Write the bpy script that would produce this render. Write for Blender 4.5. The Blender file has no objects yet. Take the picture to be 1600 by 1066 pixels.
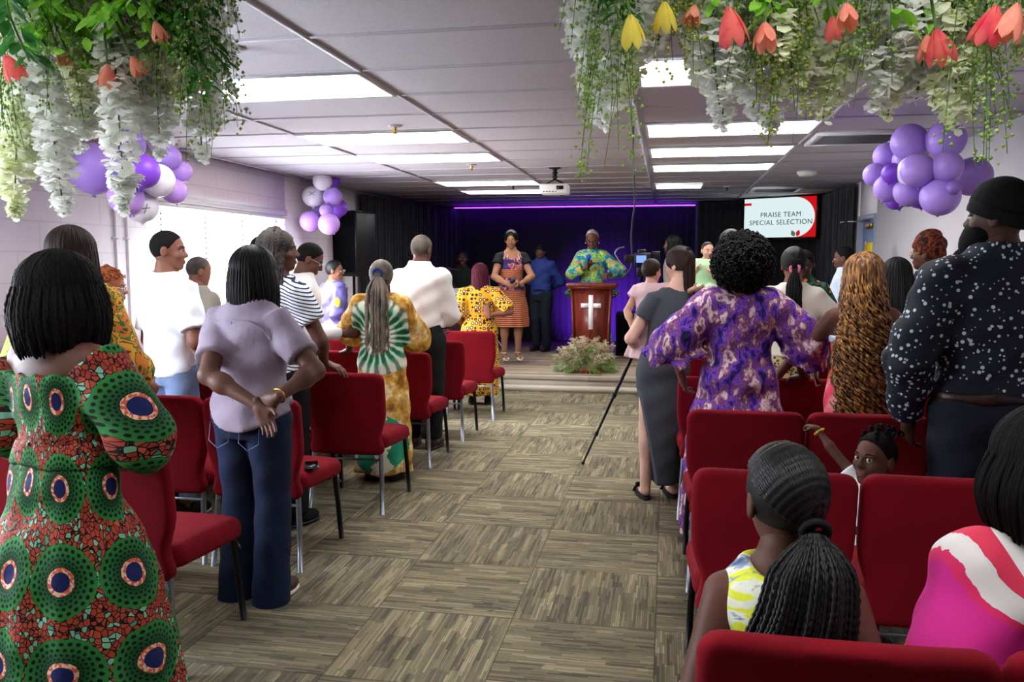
import bpy, math, random
import numpy as np
from mathutils import Vector, Matrix
PI = math.pi
rnd = random.Random(7); rng = np.random.default_rng(7)
scene = bpy.context.scene
# ---------------------------------------------------------------- camera
CAM_H = 1.54; FPX = 1290.0
pitch = math.atan(125 / FPX); yaw = math.atan(242 / FPX * math.cos(pitch))
cam_data = bpy.data.cameras.new('camera'); cam = bpy.data.objects.new('camera', cam_data)
scene.collection.objects.link(cam); scene.camera = cam
cam_data.sensor_width = 36.0; cam_data.lens = FPX / 1600 * 36.0; cam_data.clip_start = 0.05
cam.location = (0, 0, CAM_H); cam.rotation_euler = (PI / 2 - pitch, 0, yaw)
_F = np.array([-math.sin(yaw) * math.cos(pitch), math.cos(yaw) * math.cos(pitch), -math.sin(pitch)])
_R = np.array([math.cos(yaw), math.sin(yaw), 0.0]); _U = np.cross(_R, _F)
def at_y(px, py, y):
    d = _F + _R * (px - 800) / FPX + _U * (533 - py) / FPX
    k = y / d[1]; return (d[0] * k, y, d[2] * k + CAM_H)
def at_z(px, py, z):
    d = _F + _R * (px - 800) / FPX + _U * (533 - py) / FPX
    k = (z - CAM_H) / d[2]; return (d[0] * k, d[1] * k, z)
# ---------------------------------------------------------------- world, exposure
scene.view_settings.view_transform = 'Standard'; scene.view_settings.look = 'None'
scene.view_settings.gamma = 1.0; scene.view_settings.exposure = 0.56
scene.view_settings.use_curve_mapping = False
scene.cycles.use_denoising = True
scene.cycles.max_bounces = 8; scene.cycles.diffuse_bounces = 4; scene.cycles.glossy_bounces = 3
scene.cycles.transmission_bounces = 6; scene.cycles.transparent_max_bounces = 12
scene.cycles.sample_clamp_indirect = 6.0; scene.cycles.caustics_reflective = False; scene.cycles.caustics_refractive = False
world = bpy.data.worlds.new('sky'); scene.world = world; world.use_nodes = True
bg = world.node_tree.nodes['Background']
bg.inputs[0].default_value = (0.80, 0.90, 1.0, 1); bg.inputs[1].default_value = 5.0
PANEL = 8.0
def lamp(name, kind, loc, rot, energy, color=(1, 1, 1), **kw):
    l = bpy.data.lights.new(name, kind); l.energy = energy; l.color = color
    for k, v in kw.items():
        setattr(l, k, v)
    o = bpy.data.objects.new(name, l); scene.collection.objects.link(o)
    o.location = loc; o.rotation_euler = rot; return o
# daylight through the two window openings of the left wall
lamp('window_daylight', 'AREA', (-4.22, 7.15, 1.5), (0, -PI / 2, 0), 230, (0.86, 0.92, 1.0), shape='RECTANGLE', size=1.0, size_y=2.2)
lamp('near_window_daylight', 'AREA', (-4.22, 2.3, 1.5), (0, -PI / 2, 0), 230, (0.80, 0.88, 1.0), shape='RECTANGLE', size=1.1, size_y=2.6)
# violet stage wash lamps standing behind the podium
lamp('violet_wash', 'SPOT', (-1.1, 12.75, 0.36), (math.radians(106), 0, math.radians(-3)), 1100, (0.20, 0.03, 1.0), spot_size=math.radians(88), spot_blend=0.9, shadow_soft_size=0.05)

# ---------------------------------------------------------------- node expressions
def lin(h):
    h = h.lstrip('#'); c = [int(h[i:i + 2], 16) / 255 for i in (0, 2, 4)]
    return tuple(((x + 0.055) / 1.055) ** 2.4 if x > 0.04045 else x / 12.92 for x in c) + (1.0,)
class E:
    """a scalar or vector socket with arithmetic"""
    def __init__(s, nt, sock): s.nt = nt; s.k = sock
    def _m(s, op, *a):
        n = s.nt.nodes.new('ShaderNodeMath'); n.operation = op
        for i, x in enumerate((s,) + a):
            if isinstance(x, E): s.nt.links.new(x.k, n.inputs[i])
            else: n.inputs[i].default_value = x
        return E(s.nt, n.outputs[0])
    def __add__(s, o): return s._m('ADD', o)
    __radd__ = __add__
    def __sub__(s, o): return s._m('SUBTRACT', o)
    def __rsub__(s, o): return (s * -1) + o
    def __mul__(s, o): return s._m('MULTIPLY', o)
    __rmul__ = __mul__
    def __truediv__(s, o): return s._m('DIVIDE', o)
    def lt(s, o): return s._m('LESS_THAN', o)
    def gt(s, o): return s._m('GREATER_THAN', o)
    def sin(s): return s._m('SINE')
    def abs(s): return s._m('ABSOLUTE')
    def frac(s): return s._m('FRACT')
    def floor(s): return s._m('FLOOR')
    def sqrt(s): return s._m('SQRT')
    def log(s): return s._m('LOGARITHM', 2.71828)
    def atan2(s, o): return s._m('ARCTAN2', o)
    def mod(s, o): return s._m('FLOORED_MODULO', o)
    def mx(s, o): return s._m('MAXIMUM', o)
    def mn(s, o): return s._m('MINIMUM', o)
    def smooth(s, a, b):
        n = s.nt.nodes.new('ShaderNodeMapRange'); n.interpolation_type = 'SMOOTHSTEP'
        s.nt.links.new(s.k, n.inputs[0]); n.inputs[1].default_value = a; n.inputs[2].default_value = b
        return E(s.nt, n.outputs[0])
class G:
    """graph of one material"""
    def __init__(g, name, rough=0.8, spec=0.3, metal=0.0):
        g.m = bpy.data.materials.new(name); g.m.use_nodes = True; g.nt = g.m.node_tree
        g.b = g.nt.nodes['Principled BSDF']; g.b.inputs['Roughness'].default_value = rough
        g.b.inputs['Specular IOR Level'].default_value = spec; g.b.inputs['Metallic'].default_value = metal
        tc = g.nt.nodes.new('ShaderNodeTexCoord'); g.obj = tc.outputs['Object']
        sp = g.nt.nodes.new('ShaderNodeSeparateXYZ'); g.nt.links.new(g.obj, sp.inputs[0])
        g.x, g.y, g.z = (E(g.nt, sp.outputs[i]) for i in range(3))
    def vec(g, x, y, z=0.0):
        n = g.nt.nodes.new('ShaderNodeCombineXYZ')
        for i, v in enumerate((x, y, z)):
            if isinstance(v, E): g.nt.links.new(v.k, n.inputs[i])
            else: n.inputs[i].default_value = v
        return n.outputs[0]
    def noise(g, scale, detail=3, vec=None, rough=0.5, dist=0.0):
        n = g.nt.nodes.new('ShaderNodeTexNoise'); n.inputs['Scale'].default_value = scale
        n.inputs['Detail'].default_value = detail; n.inputs['Roughness'].default_value = rough; n.inputs['Distortion'].default_value = dist
        g.nt.links.new(vec or g.obj, n.inputs['Vector']); return E(g.nt, n.outputs[0])
    def voro(g, scale, feature='F1', vec=None, rand=1.0, out=0):
        n = g.nt.nodes.new('ShaderNodeTexVoronoi'); n.feature = feature; n.inputs['Scale'].default_value = scale
        n.inputs['Randomness'].default_value = rand
        g.nt.links.new(vec or g.obj, n.inputs['Vector']); return E(g.nt, n.outputs[out])
    def cellrand(g, scale, vec=None, rand=1.0):
        n = g.nt.nodes.new('ShaderNodeTexVoronoi'); n.inputs['Scale'].default_value = scale; n.inputs['Randomness'].default_value = rand
        g.nt.links.new(vec or g.obj, n.inputs['Vector'])
        s = g.nt.nodes.new('ShaderNodeSeparateXYZ'); g.nt.links.new(n.outputs['Color'], s.inputs[0]); return E(g.nt, s.outputs[0])
    def white(g, vec):
        n = g.nt.nodes.new('ShaderNodeTexWhiteNoise'); g.nt.links.new(vec, n.inputs['Vector']); return E(g.nt, n.outputs[0])
    def ramp(g, fac, stops, const=False):
        n = g.nt.nodes.new('ShaderNodeValToRGB'); cr = n.color_ramp; cr.interpolation = 'CONSTANT' if const else 'LINEAR'
        while len(cr.elements) < len(stops): cr.elements.new(0.5)
        for e, (p, c) in zip(cr.elements, stops): e.position = p; e.color = lin(c)
        g.nt.links.new(fac.k, n.inputs[0]); return n.outputs[0]
    def mix(g, fac, a, b):
        n = g.nt.nodes.new('ShaderNodeMix'); n.data_type = 'RGBA'
        ia, ib = n.inputs[6], n.inputs[7]
        if isinstance(fac, E): g.nt.links.new(fac.k, n.inputs[0])
        else: n.inputs[0].default_value = fac
        for s, v in ((ia, a), (ib, b)):
            if isinstance(v, str): s.default_value = lin(v)
            else: g.nt.links.new(v, s)
        return n.outputs[2]
    def col(g, c):
        if isinstance(c, str): g.b.inputs['Base Color'].default_value = lin(c)
        else: g.nt.links.new(c, g.b.inputs['Base Color'])
        return g
    def bump(g, h, s=0.3, d=0.01):
        n = g.nt.nodes.new('ShaderNodeBump'); n.inputs['Strength'].default_value = s; n.inputs['Distance'].default_value = d
        g.nt.links.new(h.k, n.inputs['Height']); g.nt.links.new(n.outputs[0], g.b.inputs['Normal']); return g
    def sheen(g, v): g.b.inputs['Sheen Weight'].default_value = v; return g
M = {}
def plain(name, c, rough=0.8, spec=0.3, metal=0.0, var=0.0, bump=0.0, sheen=0.0, bs=60):
    g = G(name, rough, spec, metal)
    if var:
        n = g.noise(9, 4); g.col(g.ramp(n, [(0.3, shade(c, 1 - var)), (0.7, shade(c, 1 + var))]))
    else: g.col(c)
    if bump: g.bump(g.noise(bs, 4), bump)
    if sheen: g.sheen(sheen)
    M[name] = g.m; return g.m
def shade(c, k):
    c = c.lstrip('#'); return '#' + ''.join('%02x' % max(0, min(255, int(int(c[i:i + 2], 16) * k))) for i in (0, 2, 4))
def emit(name, c, s):
    g = G(name); g.col('#000000'); g.b.inputs['Emission Color'].default_value = lin(c); g.b.inputs['Emission Strength'].default_value = s
    M[name] = g.m; return g.m
# ---------------------------------------------------------------- mesh helpers
def mk(name, V, Fs, mat, parent=None, smooth=True, kind=None):
    me = bpy.data.meshes.new(name); V = np.asarray(V, dtype=np.float32).reshape(-1, 3)
    me.vertices.add(len(V)); me.vertices.foreach_set('co', V.ravel())
    if not isinstance(Fs, list): Fs = [Fs]
    Fs = [np.asarray(f, dtype=np.int32) for f in Fs if len(f)]
    loops = np.concatenate([f.ravel() for f in Fs]); sizes = np.concatenate([np.full(len(f), f.shape[1]) for f in Fs])
    me.loops.add(len(loops)); me.loops.foreach_set('vertex_index', loops)
    me.polygons.add(len(sizes)); st = np.concatenate([[0], np.cumsum(sizes)[:-1]])
    me.polygons.foreach_set('loop_start', st.astype(np.int32)); me.polygons.foreach_set('loop_total', sizes.astype(np.int32))
    me.update(calc_edges=True); me.validate()
    if smooth: me.polygons.foreach_set('use_smooth', np.ones(len(me.polygons), dtype=bool))
    if mat is not None:
        for m_ in (mat if isinstance(mat, (list, tuple)) else [mat]): me.materials.append(m_)
    o = bpy.data.objects.new(name, me); scene.collection.objects.link(o)
    if parent is not None: o.parent = parent
    if kind: o['kind'] = kind
    return o
class MB:
    def __init__(s): s.V = []; s.F = []; s.n = 0; s.T = []
    def add(s, V, F):
        V = np.asarray(V, float); F = np.asarray(F, int)
        (s.F if F.shape[1] == 4 else s.T).append(F + s.n); s.V.append(V); s.n += len(V); return s
    def box(s, a, b, R=None, c=None):
        a = np.array(a, float); b = np.array(b, float)
        V = np.array([[(a, b)[i][0], (a, b)[j][1], (a, b)[k][2]] for i in (0, 1) for j in (0, 1) for k in (0, 1)])
        if R is not None:
            c = (a + b) / 2 if c is None else np.array(c, float); V = (V - c) @ np.array(R).T + c
        return s.add(V, [[0, 1, 3, 2], [4, 6, 7, 5], [0, 4, 5, 1], [2, 3, 7, 6], [0, 2, 6, 4], [1, 5, 7, 3]])
    def rbox(s, a, b, r=0.01, n=3):
        """box with rounded edges"""
        a = np.array(a, float); b = np.array(b, float); c = (a + b) / 2; h = (b - a) / 2 - r
        V, F = usphere(4 * n, 2 * n + 1); V = V * r; V += np.sign(np.round(V / r, 6) + 1e-9) * h; return s.add(V + c, F[0]) if False else s._ff(V + c, F)
    def _ff(s, V, F):
        n = s.n; s.V.append(V); s.n += len(V)
        for f in F: (s.F if f.shape[1] == 4 else s.T).append(f + n)
        return s
    def lathe(s, prof, c=(0, 0, 0), n=24, axis='z', R=None):
        P = np.array(prof, float); k = len(P); th = np.linspace(0, 2 * PI, n, endpoint=False)
        V = np.stack([P[:, None, 0] * np.cos(th), P[:, None, 0] * np.sin(th), np.repeat(P[:, 1:2], n, 1)], -1).reshape(-1, 3)
        if axis == 'x': V = V[:, [2, 0, 1]]
        if axis == 'y': V = V[:, [1, 2, 0]]
        if R is not None: V = V @ np.array(R).T
        i = np.arange(k - 1)[:, None] * n; j = np.arange(n)[None]; j2 = (j + 1) % n
        F = np.stack([i + j, i + j2, i + n + j2, i + n + j], -1).reshape(-1, 4)
        return s.add(V + np.array(c, float), F)
    def tube(s, path, r, n=8, cap=True):
        V, F = tubes(np.array(path, float)[None], r, n); s.add(V, F)
        if cap:
            k = len(path); b = s.n - k * n
            c0 = s.n; s.V.append(np.array([path[0], path[-1]], float)); s.n += 2
            j = np.arange(n); j2 = (j + 1) % n
            s.T.append(np.stack([np.full(n, c0), b + j2, b + j], -1)); e = b + (k - 1) * n
            s.T.append(np.stack([np.full(n, c0 + 1), e + j, e + j2], -1))
        return s
    def build(s, name, mat, parent=None, smooth=True, kind=None):
        Fs = []
        if s.F: Fs.append(np.concatenate(s.F))
        if s.T: Fs.append(np.concatenate(s.T))
        return mk(name, np.concatenate(s.V), Fs, mat, parent, smooth, kind)
def usphere(nu=24, nv=13):
    th = np.linspace(0, PI, nv); ph = np.linspace(0, 2 * PI, nu, endpoint=False) + PI / nu
    V = np.stack([np.sin(th)[:, None] * np.cos(ph), np.sin(th)[:, None] * np.sin(ph), np.repeat(np.cos(th)[:, None], nu, 1)], -1).reshape(-1, 3)
    i = np.arange(nv - 1)[:, None] * nu; j = np.arange(nu)[None]; j2 = (j + 1) % nu
    return V, [np.stack([i + j, i + nu + j, i + nu + j2, i + j2], -1).reshape(-1, 4)]
def tubes(P, r, sides=5):
    """P (S,n,3) polylines, r scalar or (S,n)"""
    P = np.asarray(P, float); S, n, _ = P.shape
    T = np.gradient(P, axis=1); T /= np.linalg.norm(T, axis=2, keepdims=True) + 1e-9
    ref = np.where(np.abs(T[..., 2:3]) > 0.75, np.array([0.31, 0.95, 0]), np.array([0, 0, 1.0]))
    mean = T.mean(1, keepdims=True); ref1 = np.where(np.abs(mean[..., 2:3]) > 0.6, np.array([0.31, 0.95, 0.05]), np.array([0.05, 0.1, 1.0]))
    A = np.cross(T, np.broadcast_to(ref1, T.shape)); L = np.linalg.norm(A, axis=2, keepdims=True)
    A = A / (L + 1e-9); B = np.cross(T, A)
    r = np.broadcast_to(np.asarray(r, float), (S, n)) if np.ndim(r) != 1 else np.broadcast_to(np.asarray(r)[None], (S, n))
    th = np.linspace(0, 2 * PI, sides, endpoint=False)
    V = P[:, :, None] + r[:, :, None, None] * (A[:, :, None] * np.cos(th)[None, None, :, None] + B[:, :, None] * np.sin(th)[None, None, :, None])
    s = np.arange(S)[:, None, None] * n * sides; i = np.arange(n - 1)[None, :, None] * sides; j = np.arange(sides)[None, None]; j2 = (j + 1) % sides
    F = np.stack([s + i + j, s + i + sides + j, s + i + sides + j2, s + i + j2], -1).reshape(-1, 4)
    return V.reshape(-1, 3), F
def empty(name, loc=(0, 0, 0), rz=0.0):
    o = bpy.data.objects.new(name, None); scene.collection.objects.link(o); o.location = loc; o.rotation_euler = (0, 0, rz)
    o.empty_display_size = 0.1; return o
def tag(o, label, cat, group=None, kind=None):
    o['label'] = label; o['category'] = cat
    if group: o['group'] = group
    if kind: o['kind'] = kind
    return o
KIDS = {}
def copy_tree(o, parent=None):
    c = o.copy(); scene.collection.objects.link(c)
    if parent is not None: c.parent = parent; c.matrix_parent_inverse = o.matrix_parent_inverse.copy()
    for ch in [x for x in ALL_CHILD(o)]: copy_tree(ch, c)
    return c
def ALL_CHILD(o): return list(o.children)
# ---------------------------------------------------------------- signed distance modelling
def _v(a): return np.array(a, float)
def cap(a, b, ra, rb=None):
    a, b = _v(a), _v(b); rb = ra if rb is None else rb; ab = b - a; L2 = max(float(ab @ ab), 1e-9)
    def f(X, Y, Z):
        t = np.clip(((X - a[0]) * ab[0] + (Y - a[1]) * ab[1] + (Z - a[2]) * ab[2]) / L2, 0, 1)
        return np.sqrt((X - a[0] - t * ab[0]) ** 2 + (Y - a[1] - t * ab[1]) ** 2 + (Z - a[2] - t * ab[2]) ** 2) - (ra + t * (rb - ra))
    r = max(ra, rb); return f, np.minimum(a, b) - r, np.maximum(a, b) + r
def cone(a, b, ra, rb, sq=1.0, wav=0.0, wn=7):
    """flat-ended tapered tube; wav ripples the far end"""
    a, b = _v(a), _v(b); ab = b - a; L = np.linalg.norm(ab); u = ab / L
    q = np.cross(u, (0, 0, 1.0)); q = q / (np.linalg.norm(q) + 1e-9); w = np.cross(u, q)
    def f(X, Y, Z):
        dx, dy, dz = X - a[0], Y - a[1], Z - a[2]
        t = dx * u[0] + dy * u[1] + dz * u[2]; tt = np.clip(t / L, 0, 1); rr = ra + tt * (rb - ra)
        if wav:
            an = np.arctan2(dx * w[0] + dy * w[1] + dz * w[2], dx * q[0] + dy * q[1] + dz * q[2]); rr = rr + wav * tt * np.sin(wn * an)
        rad = np.sqrt(np.maximum((dx - t * u[0]) ** 2 + (dy - t * u[1]) ** 2 + (dz - t * u[2]) ** 2, 0))
        return np.maximum(rad - rr, np.maximum(-t - ra * 0.3, t - L))
    r = max(ra, rb) + wav; return f, np.minimum(a, b) - r, np.maximum(a, b) + r
def ell(c, r, Rm=None):
    c, r = _v(c), _v(r)
    def f(X, Y, Z):
        dx, dy, dz = X - c[0], Y - c[1], Z - c[2]
        if Rm is not None: dx, dy, dz = (Rm[0][i] * dx + Rm[1][i] * dy + Rm[2][i] * dz for i in range(3))
        k0 = np.sqrt((dx / r[0]) ** 2 + (dy / r[1]) ** 2 + (dz / r[2]) ** 2); k1 = np.sqrt((dx / r[0] ** 2) ** 2 + (dy / r[1] ** 2) ** 2 + (dz / r[2] ** 2) ** 2)
        return k0 * (k0 - 1) / (k1 + 1e-9)
    m = r.max() if Rm is not None else r; return f, c - m, c + m
def rbox(c, h, r):
    c, h = _v(c), _v(h)
    def f(X, Y, Z):
        qx, qy, qz = np.abs(X - c[0]) - h[0] + r, np.abs(Y - c[1]) - h[1] + r, np.abs(Z - c[2]) - h[2] + r
        return np.sqrt(np.maximum(qx, 0) ** 2 + np.maximum(qy, 0) ** 2 + np.maximum(qz, 0) ** 2) + np.minimum(np.maximum(qx, np.maximum(qy, qz)), 0) - r
    return f, c - h, c + h
def loft(rows, fold=None):
    """rows (z, rx, ry, cx, cy) from bottom to top; fold (n, amp at bottom, z_top, seed)"""
    rows = sorted([tuple(r) + (0,) * (5 - len(r)) for r in rows]); A = np.array(rows, float)
    zz = np.linspace(A[0, 0], A[-1, 0], 96); T = np.stack([np.interp(zz, A[:, 0], A[:, i]) for i in range(1, 5)], 1)
    ker = np.hanning(13); ker /= ker.sum(); Tp = np.pad(T, ((6, 6), (0, 0)), mode='edge'); T = np.stack([np.convolve(Tp[:, i], ker, 'valid') for i in range(4)], 1)
    z0, z1 = zz[0], zz[-1]
    def f(X, Y, Z):
        zc = np.clip(Z, z0, z1); rx, ry, cx, cy = (np.interp(zc, zz, T[:, i]) for i in range(4))
        dx, dy = X - cx, Y - cy
        if fold:
            n, amp, zt, sd = fold; an = np.arctan2(dy / ry, dx / rx); w = amp * np.clip((zt - Z) / (zt - z0), 0, 1)
            m = 1 + w * (np.sin(n * an + sd) + 0.6 * np.sin((n * 1.0 + 3) * an + sd * 2.3 + 3 * Z)); rx, ry = rx * m, ry * m
        k0 = np.sqrt((dx / rx) ** 2 + (dy / ry) ** 2); k1 = np.sqrt((dx / rx ** 2) ** 2 + (dy / ry ** 2) ** 2)
        d = np.where(k0 < 0.3, (k0 - 1) * np.minimum(rx, ry), k0 * (k0 - 1) / (k1 + 1e-6))
        return np.maximum(d, np.maximum(z0 - Z, Z - z1))
    rx, ry = A[:, 1] * 1.15, A[:, 2] * 1.15
    return f, _v(((A[:, 3] - rx).min(), (A[:, 4] - ry).min(), z0)), _v(((A[:, 3] + rx).max(), (A[:, 4] + ry).max(), z1))
class SDF:
    def __init__(s, res): s.res = res; s.ops = []
    def u(s, p, k=0.02): s.ops.append(('u', p, k)); return s
    def sub(s, p, k=0.01): s.ops.append(('s', p, k)); return s
    def clip(s, fn): s.ops.append(('c', fn, 0)); return s
    def disp(s, fn): s.ops.append(('d', fn, 0)); return s
    def mesh(s):
        us = [o for o in s.ops if o[0] == 'u']; pad = 0.03 + s.res * 2
        lo = np.min([o[1][1] for o in us], 0) - pad; hi = np.max([o[1][2] for o in us], 0) + pad
        n = np.ceil((hi - lo) / s.res).astype(int) + 1; ax = [lo[i] + np.arange(n[i]) * s.res for i in range(3)]
        D = np.full(n, 1.0, dtype=np.float32)
        for kind, p, k in s.ops:
            if kind in 'us':
                m = k + s.res * 3; a = np.clip(((p[1] - m - lo) / s.res).astype(int), 0, n); b = np.clip(((p[2] + m - lo) / s.res).astype(int) + 2, 0, n)
                if (b <= a).any(): continue
                sl = tuple(slice(a[i], b[i]) for i in range(3)); X, Y, Z = (ax[i][a[i]:b[i]].reshape([-1 if j == i else 1 for j in range(3)]) for i in range(3))
                d = p[0](X, Y, Z); c = D[sl]
                if kind == 'u':
                    if k: h = np.maximum(k - np.abs(c - d), 0) / k; D[sl] = np.minimum(c, d) - h * h * k / 4
                    else: D[sl] = np.minimum(c, d)
                else:
                    d = -d; h = np.maximum(k - np.abs(c - d), 0) / k; D[sl] = np.maximum(c, d) + h * h * k / 4
            else:
                X, Y, Z = (ax[i].reshape([-1 if j == i else 1 for j in range(3)]) for i in range(3))
                D = np.maximum(D, p(X, Y, Z)) if kind == 'c' else D + p(X, Y, Z)
        D[0], D[-1] = 1, 1; D[:, 0], D[:, -1] = 1, 1; D[:, :, 0], D[:, :, -1] = 1, 1
        return nets(np.asarray(D, np.float32), lo, s.res)
def nets(D, lo, res):
    S = D < 0; c = sum(S[i:D.shape[0] - 1 + i, j:D.shape[1] - 1 + j, k:D.shape[2] - 1 + k].astype(np.int8) for i in (0, 1) for j in (0, 1) for k in (0, 1))
    act = (c > 0) & (c < 8); I = np.argwhere(act); idx = np.full(act.shape, -1, np.int32); idx[act] = np.arange(len(I))
    C = [(i, j, k) for i in (0, 1) for j in (0, 1) for k in (0, 1)]
    vals = [D[I[:, 0] + i, I[:, 1] + j, I[:, 2] + k] for i, j, k in C]
    acc = np.zeros((len(I), 3)); cnt = np.zeros(len(I))
    for a in range(8):
        for b in range(a + 1, 8):
            if sum(abs(x - y) for x, y in zip(C[a], C[b])) != 1: continue
            cr = (vals[a] < 0) != (vals[b] < 0); t = np.where(cr, vals[a] / np.where(cr, vals[a] - vals[b], 1), 0)
            pa, pb = np.array(C[a], float), np.array(C[b], float)
            acc += np.where(cr[:, None], pa + t[:, None] * (pb - pa), 0); cnt += cr
    V = (I + acc / np.maximum(cnt, 1)[:, None]) * res + lo
    Q = []
    for ax_ in range(3):
        s0 = np.take(S, range(0, S.shape[ax_] - 1), ax_); s1 = np.take(S, range(1, S.shape[ax_]), ax_)
        E_ = np.argwhere(s0 != s1); a1, a2 = (ax_ + 1) % 3, (ax_ + 2) % 3
        ok = (E_[:, a1] > 0) & (E_[:, a2] > 0) & (E_[:, a1] < act.shape[a1]) & (E_[:, a2] < act.shape[a2]); E_ = E_[ok]
        inside = s0[E_[:, 0], E_[:, 1], E_[:, 2]]
        def g(d1, d2):
            K = E_.copy(); K[:, a1] -= d1; K[:, a2] -= d2; return idx[K[:, 0], K[:, 1], K[:, 2]]
        q = np.stack([g(1, 1), g(0, 1), g(0, 0), g(1, 0)], 1); q[~inside] = q[~inside][:, ::-1]; Q.append(q)
    Q = np.concatenate(Q); Q = Q[(Q >= 0).all(1)]
    # one light smoothing pass
    N = np.zeros_like(V); m = np.zeros(len(V))
    for a, b in ((0, 1), (1, 2), (2, 3), (3, 0)):
        for x, y in ((a, b), (b, a)):
            N += np.stack([np.bincount(Q[:, x], V[Q[:, y], i], len(V)) for i in range(3)], 1); m += np.bincount(Q[:, x], minlength=len(V))
    V = V * 0.5 + 0.5 * N / np.maximum(m, 1)[:, None]
    return V, [Q]
def merge(parts):
    V = []; F = {}; n = 0
    for v, fs in parts:
        for f in (fs if isinstance(fs, list) else [fs]):
            if len(f): F.setdefault(f.shape[1], []).append(f + n)
        V.append(v); n += len(v)
    return np.concatenate(V), [np.concatenate(x) for x in F.values()]
def rot(ax, a):
    return np.array(Matrix.Rotation(a, 3, ax))
# ================================================================ materials
plain('wall_paint', '#dcd5d8', 0.7, 0.25, bump=0.05)
plain('white_metal', '#e8e8ea', 0.4, 0.5)
plain('black_cloth', '#0b0b0d', 0.95, 0.15, var=0.25)
plain('black_plastic', '#0e0f11', 0.45, 0.4)
plain('black_gloss', '#08080a', 0.15, 0.5)
plain('dark_metal', '#17181c', 0.35, 0.5, 0.6)
plain('chrome', '#b9bcc2', 0.22, 0.5, 1.0)
plain('brass', '#c79a3a', 0.3, 0.5, 1.0)
plain('white_plastic', '#e6e4df', 0.5, 0.4)
plain('grey_plastic', '#8d8d90', 0.6, 0.4)
plain('blue_foam', '#2a52c8', 0.95, 0.1)
plain('red_plastic', '#b0202c', 0.5)
plain('steel_grey', '#8f949c', 0.35, 0.5, 0.8)
emit('panel_light', '#ffffff', PANEL); emit('added_panel_light', '#ffffff', PANEL * 1.0)  # second emitter is for the unseen panels added to light the hanging flowers
emit('violet_light', '#7a20ff', 18.0)
emit('violet_lens', '#5a18ff', 12.0)
emit('lcd', '#6f8dff', 1.2)
def curtain_mat():
    g = G('stage_curtain', 0.85, 0.25); f = (g.x * 21 + g.noise(1.5) * 9).sin() * 0.5 + 0.5
    g.col('#0f1013'); g.bump(g.noise(6, 3, g.vec(g.x, g.y, g.z * 0.35)) + f * 0.3, 0.6, 0.05); g.sheen(0.15); M['curtain'] = g.m
curtain_mat()
def block_wall():
    g = G('block_wall', 0.65, 0.25)      # painted concrete block: 0.40 x 0.20 m courses
    cz = g.z / 0.2; row = cz.floor(); cy = g.y / 0.4 + (row.mod(2.0)) * 0.5
    jz = ((cz.frac() - 0.5).abs()).gt(0.478); jy = ((cy.frac() - 0.5).abs()).gt(0.489); j = jz.mx(jy)
    g.col(g.mix(j * 0.45, '#dfd7dc', '#b9aeb8')); g.bump(1 - j + g.noise(40, 3) * 0.2, 0.25, 0.01); M['block_wall'] = g.m
block_wall()
def carpet():
    g = G('carpet_tiles', 0.97, 0.1); T = 0.61
    X, Y = (g.x + 0.02) / T, (g.y + 0.28) / T; ix, iy = X.floor(), Y.floor(); par = (ix + iy).mod(2.0).gt(0.5)
    fx, fy = X.frac(), Y.frac(); a = fx * par + fy * (1 - par); b = fy * par + fx * (1 - par)      # a across the stripes, b along
    ln = (a * 64).floor(); off = g.white(g.vec(ln, ix * 3.1 + 7, iy * 5.7)); seg = (b * 4.0 + off * 7).floor()
    w = g.white(g.vec(ln, seg + ix * 13.0, iy * 17.0)); ln2 = (a * 16).floor(); w2 = g.white(g.vec(ln2, (b * 2.3 + g.white(g.vec(ln2, ix, iy)) * 5).floor(), ix + iy * 9.0))
    c = w * 0.55 + w2 * 0.45; col = g.ramp(c, [(0.12, '#615c50'), (0.38, '#807861'), (0.58, '#90866a'), (0.78, '#a5987a'), (0.95, '#bbae8a')])
    gr = ((a * 64).frac() - 0.5).abs().gt(0.36); seam = ((fx - 0.5).abs()).gt(0.494).mx(((fy - 0.5).abs()).gt(0.494))
    col = g.mix(gr * 0.4, col, '#4c483f'); col = g.mix(seam * 0.5, col, '#3a372f')
    tone = g.white(g.vec(ix, iy, 3.0)); col = g.mix(tone * 0.22, col, '#6b6656')
    g.col(col); g.bump(g.noise(400, 2), 0.5, 0.004); M['carpet'] = g.m
carpet()
def ceiling_mat():
    g = G('ceiling_tile', 0.9, 0.15); n = g.noise(60, 5, rough=0.7); sp = g.voro(75).lt(0.16)
    g.col(g.mix(sp * 0.35, g.ramp(n, [(0.3, '#cfcad0'), (0.7, '#dfdade')]), '#a9a5ab')); g.bump(n, 0.15); M['ceiling_tile'] = g.m
ceiling_mat()
def planks(name, cols, w=0.13, L=1.1, alongx=True):
    g = G(name, 0.5, 0.4); u, v = (g.x, g.y) if alongx else (g.y, g.x); v = v + g.z
    r = (v / w).floor(); o = g.white(g.vec(r, 2.0)); s = (u / L + o * 3).floor(); t = g.white(g.vec(r, s))
    n = g.noise(5, 6, g.vec(u * 0.5, v * 5.0, s), 0.6)
    c = g.ramp(t * 0.4 + n * 0.6, cols); seam = ((v / w).frac() - 0.5).abs().gt(0.485); g.col(g.mix(seam * 0.6, c, '#3c332a')); M[name] = g.m
planks('laminate', [(0.25, '#6d5d4c'), (0.5, '#8f7c66'), (0.8, '#ab977e')], 0.12)
planks('stage_riser', [(0.25, '#9c907f'), (0.5, '#b3a795'), (0.8, '#c6bba8')], 0.1)
def wood():
    g = G('mahogany', 0.35, 0.5); n = g.noise(3.5, 6, g.vec(g.x * 7, g.y * 7, g.z * 0.9), 0.6, 0.6)
    g.col(g.ramp(n, [(0.3, '#43150e'), (0.5, '#6a2418'), (0.72, '#84301f')])); M['mahogany'] = g.m
wood()
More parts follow.
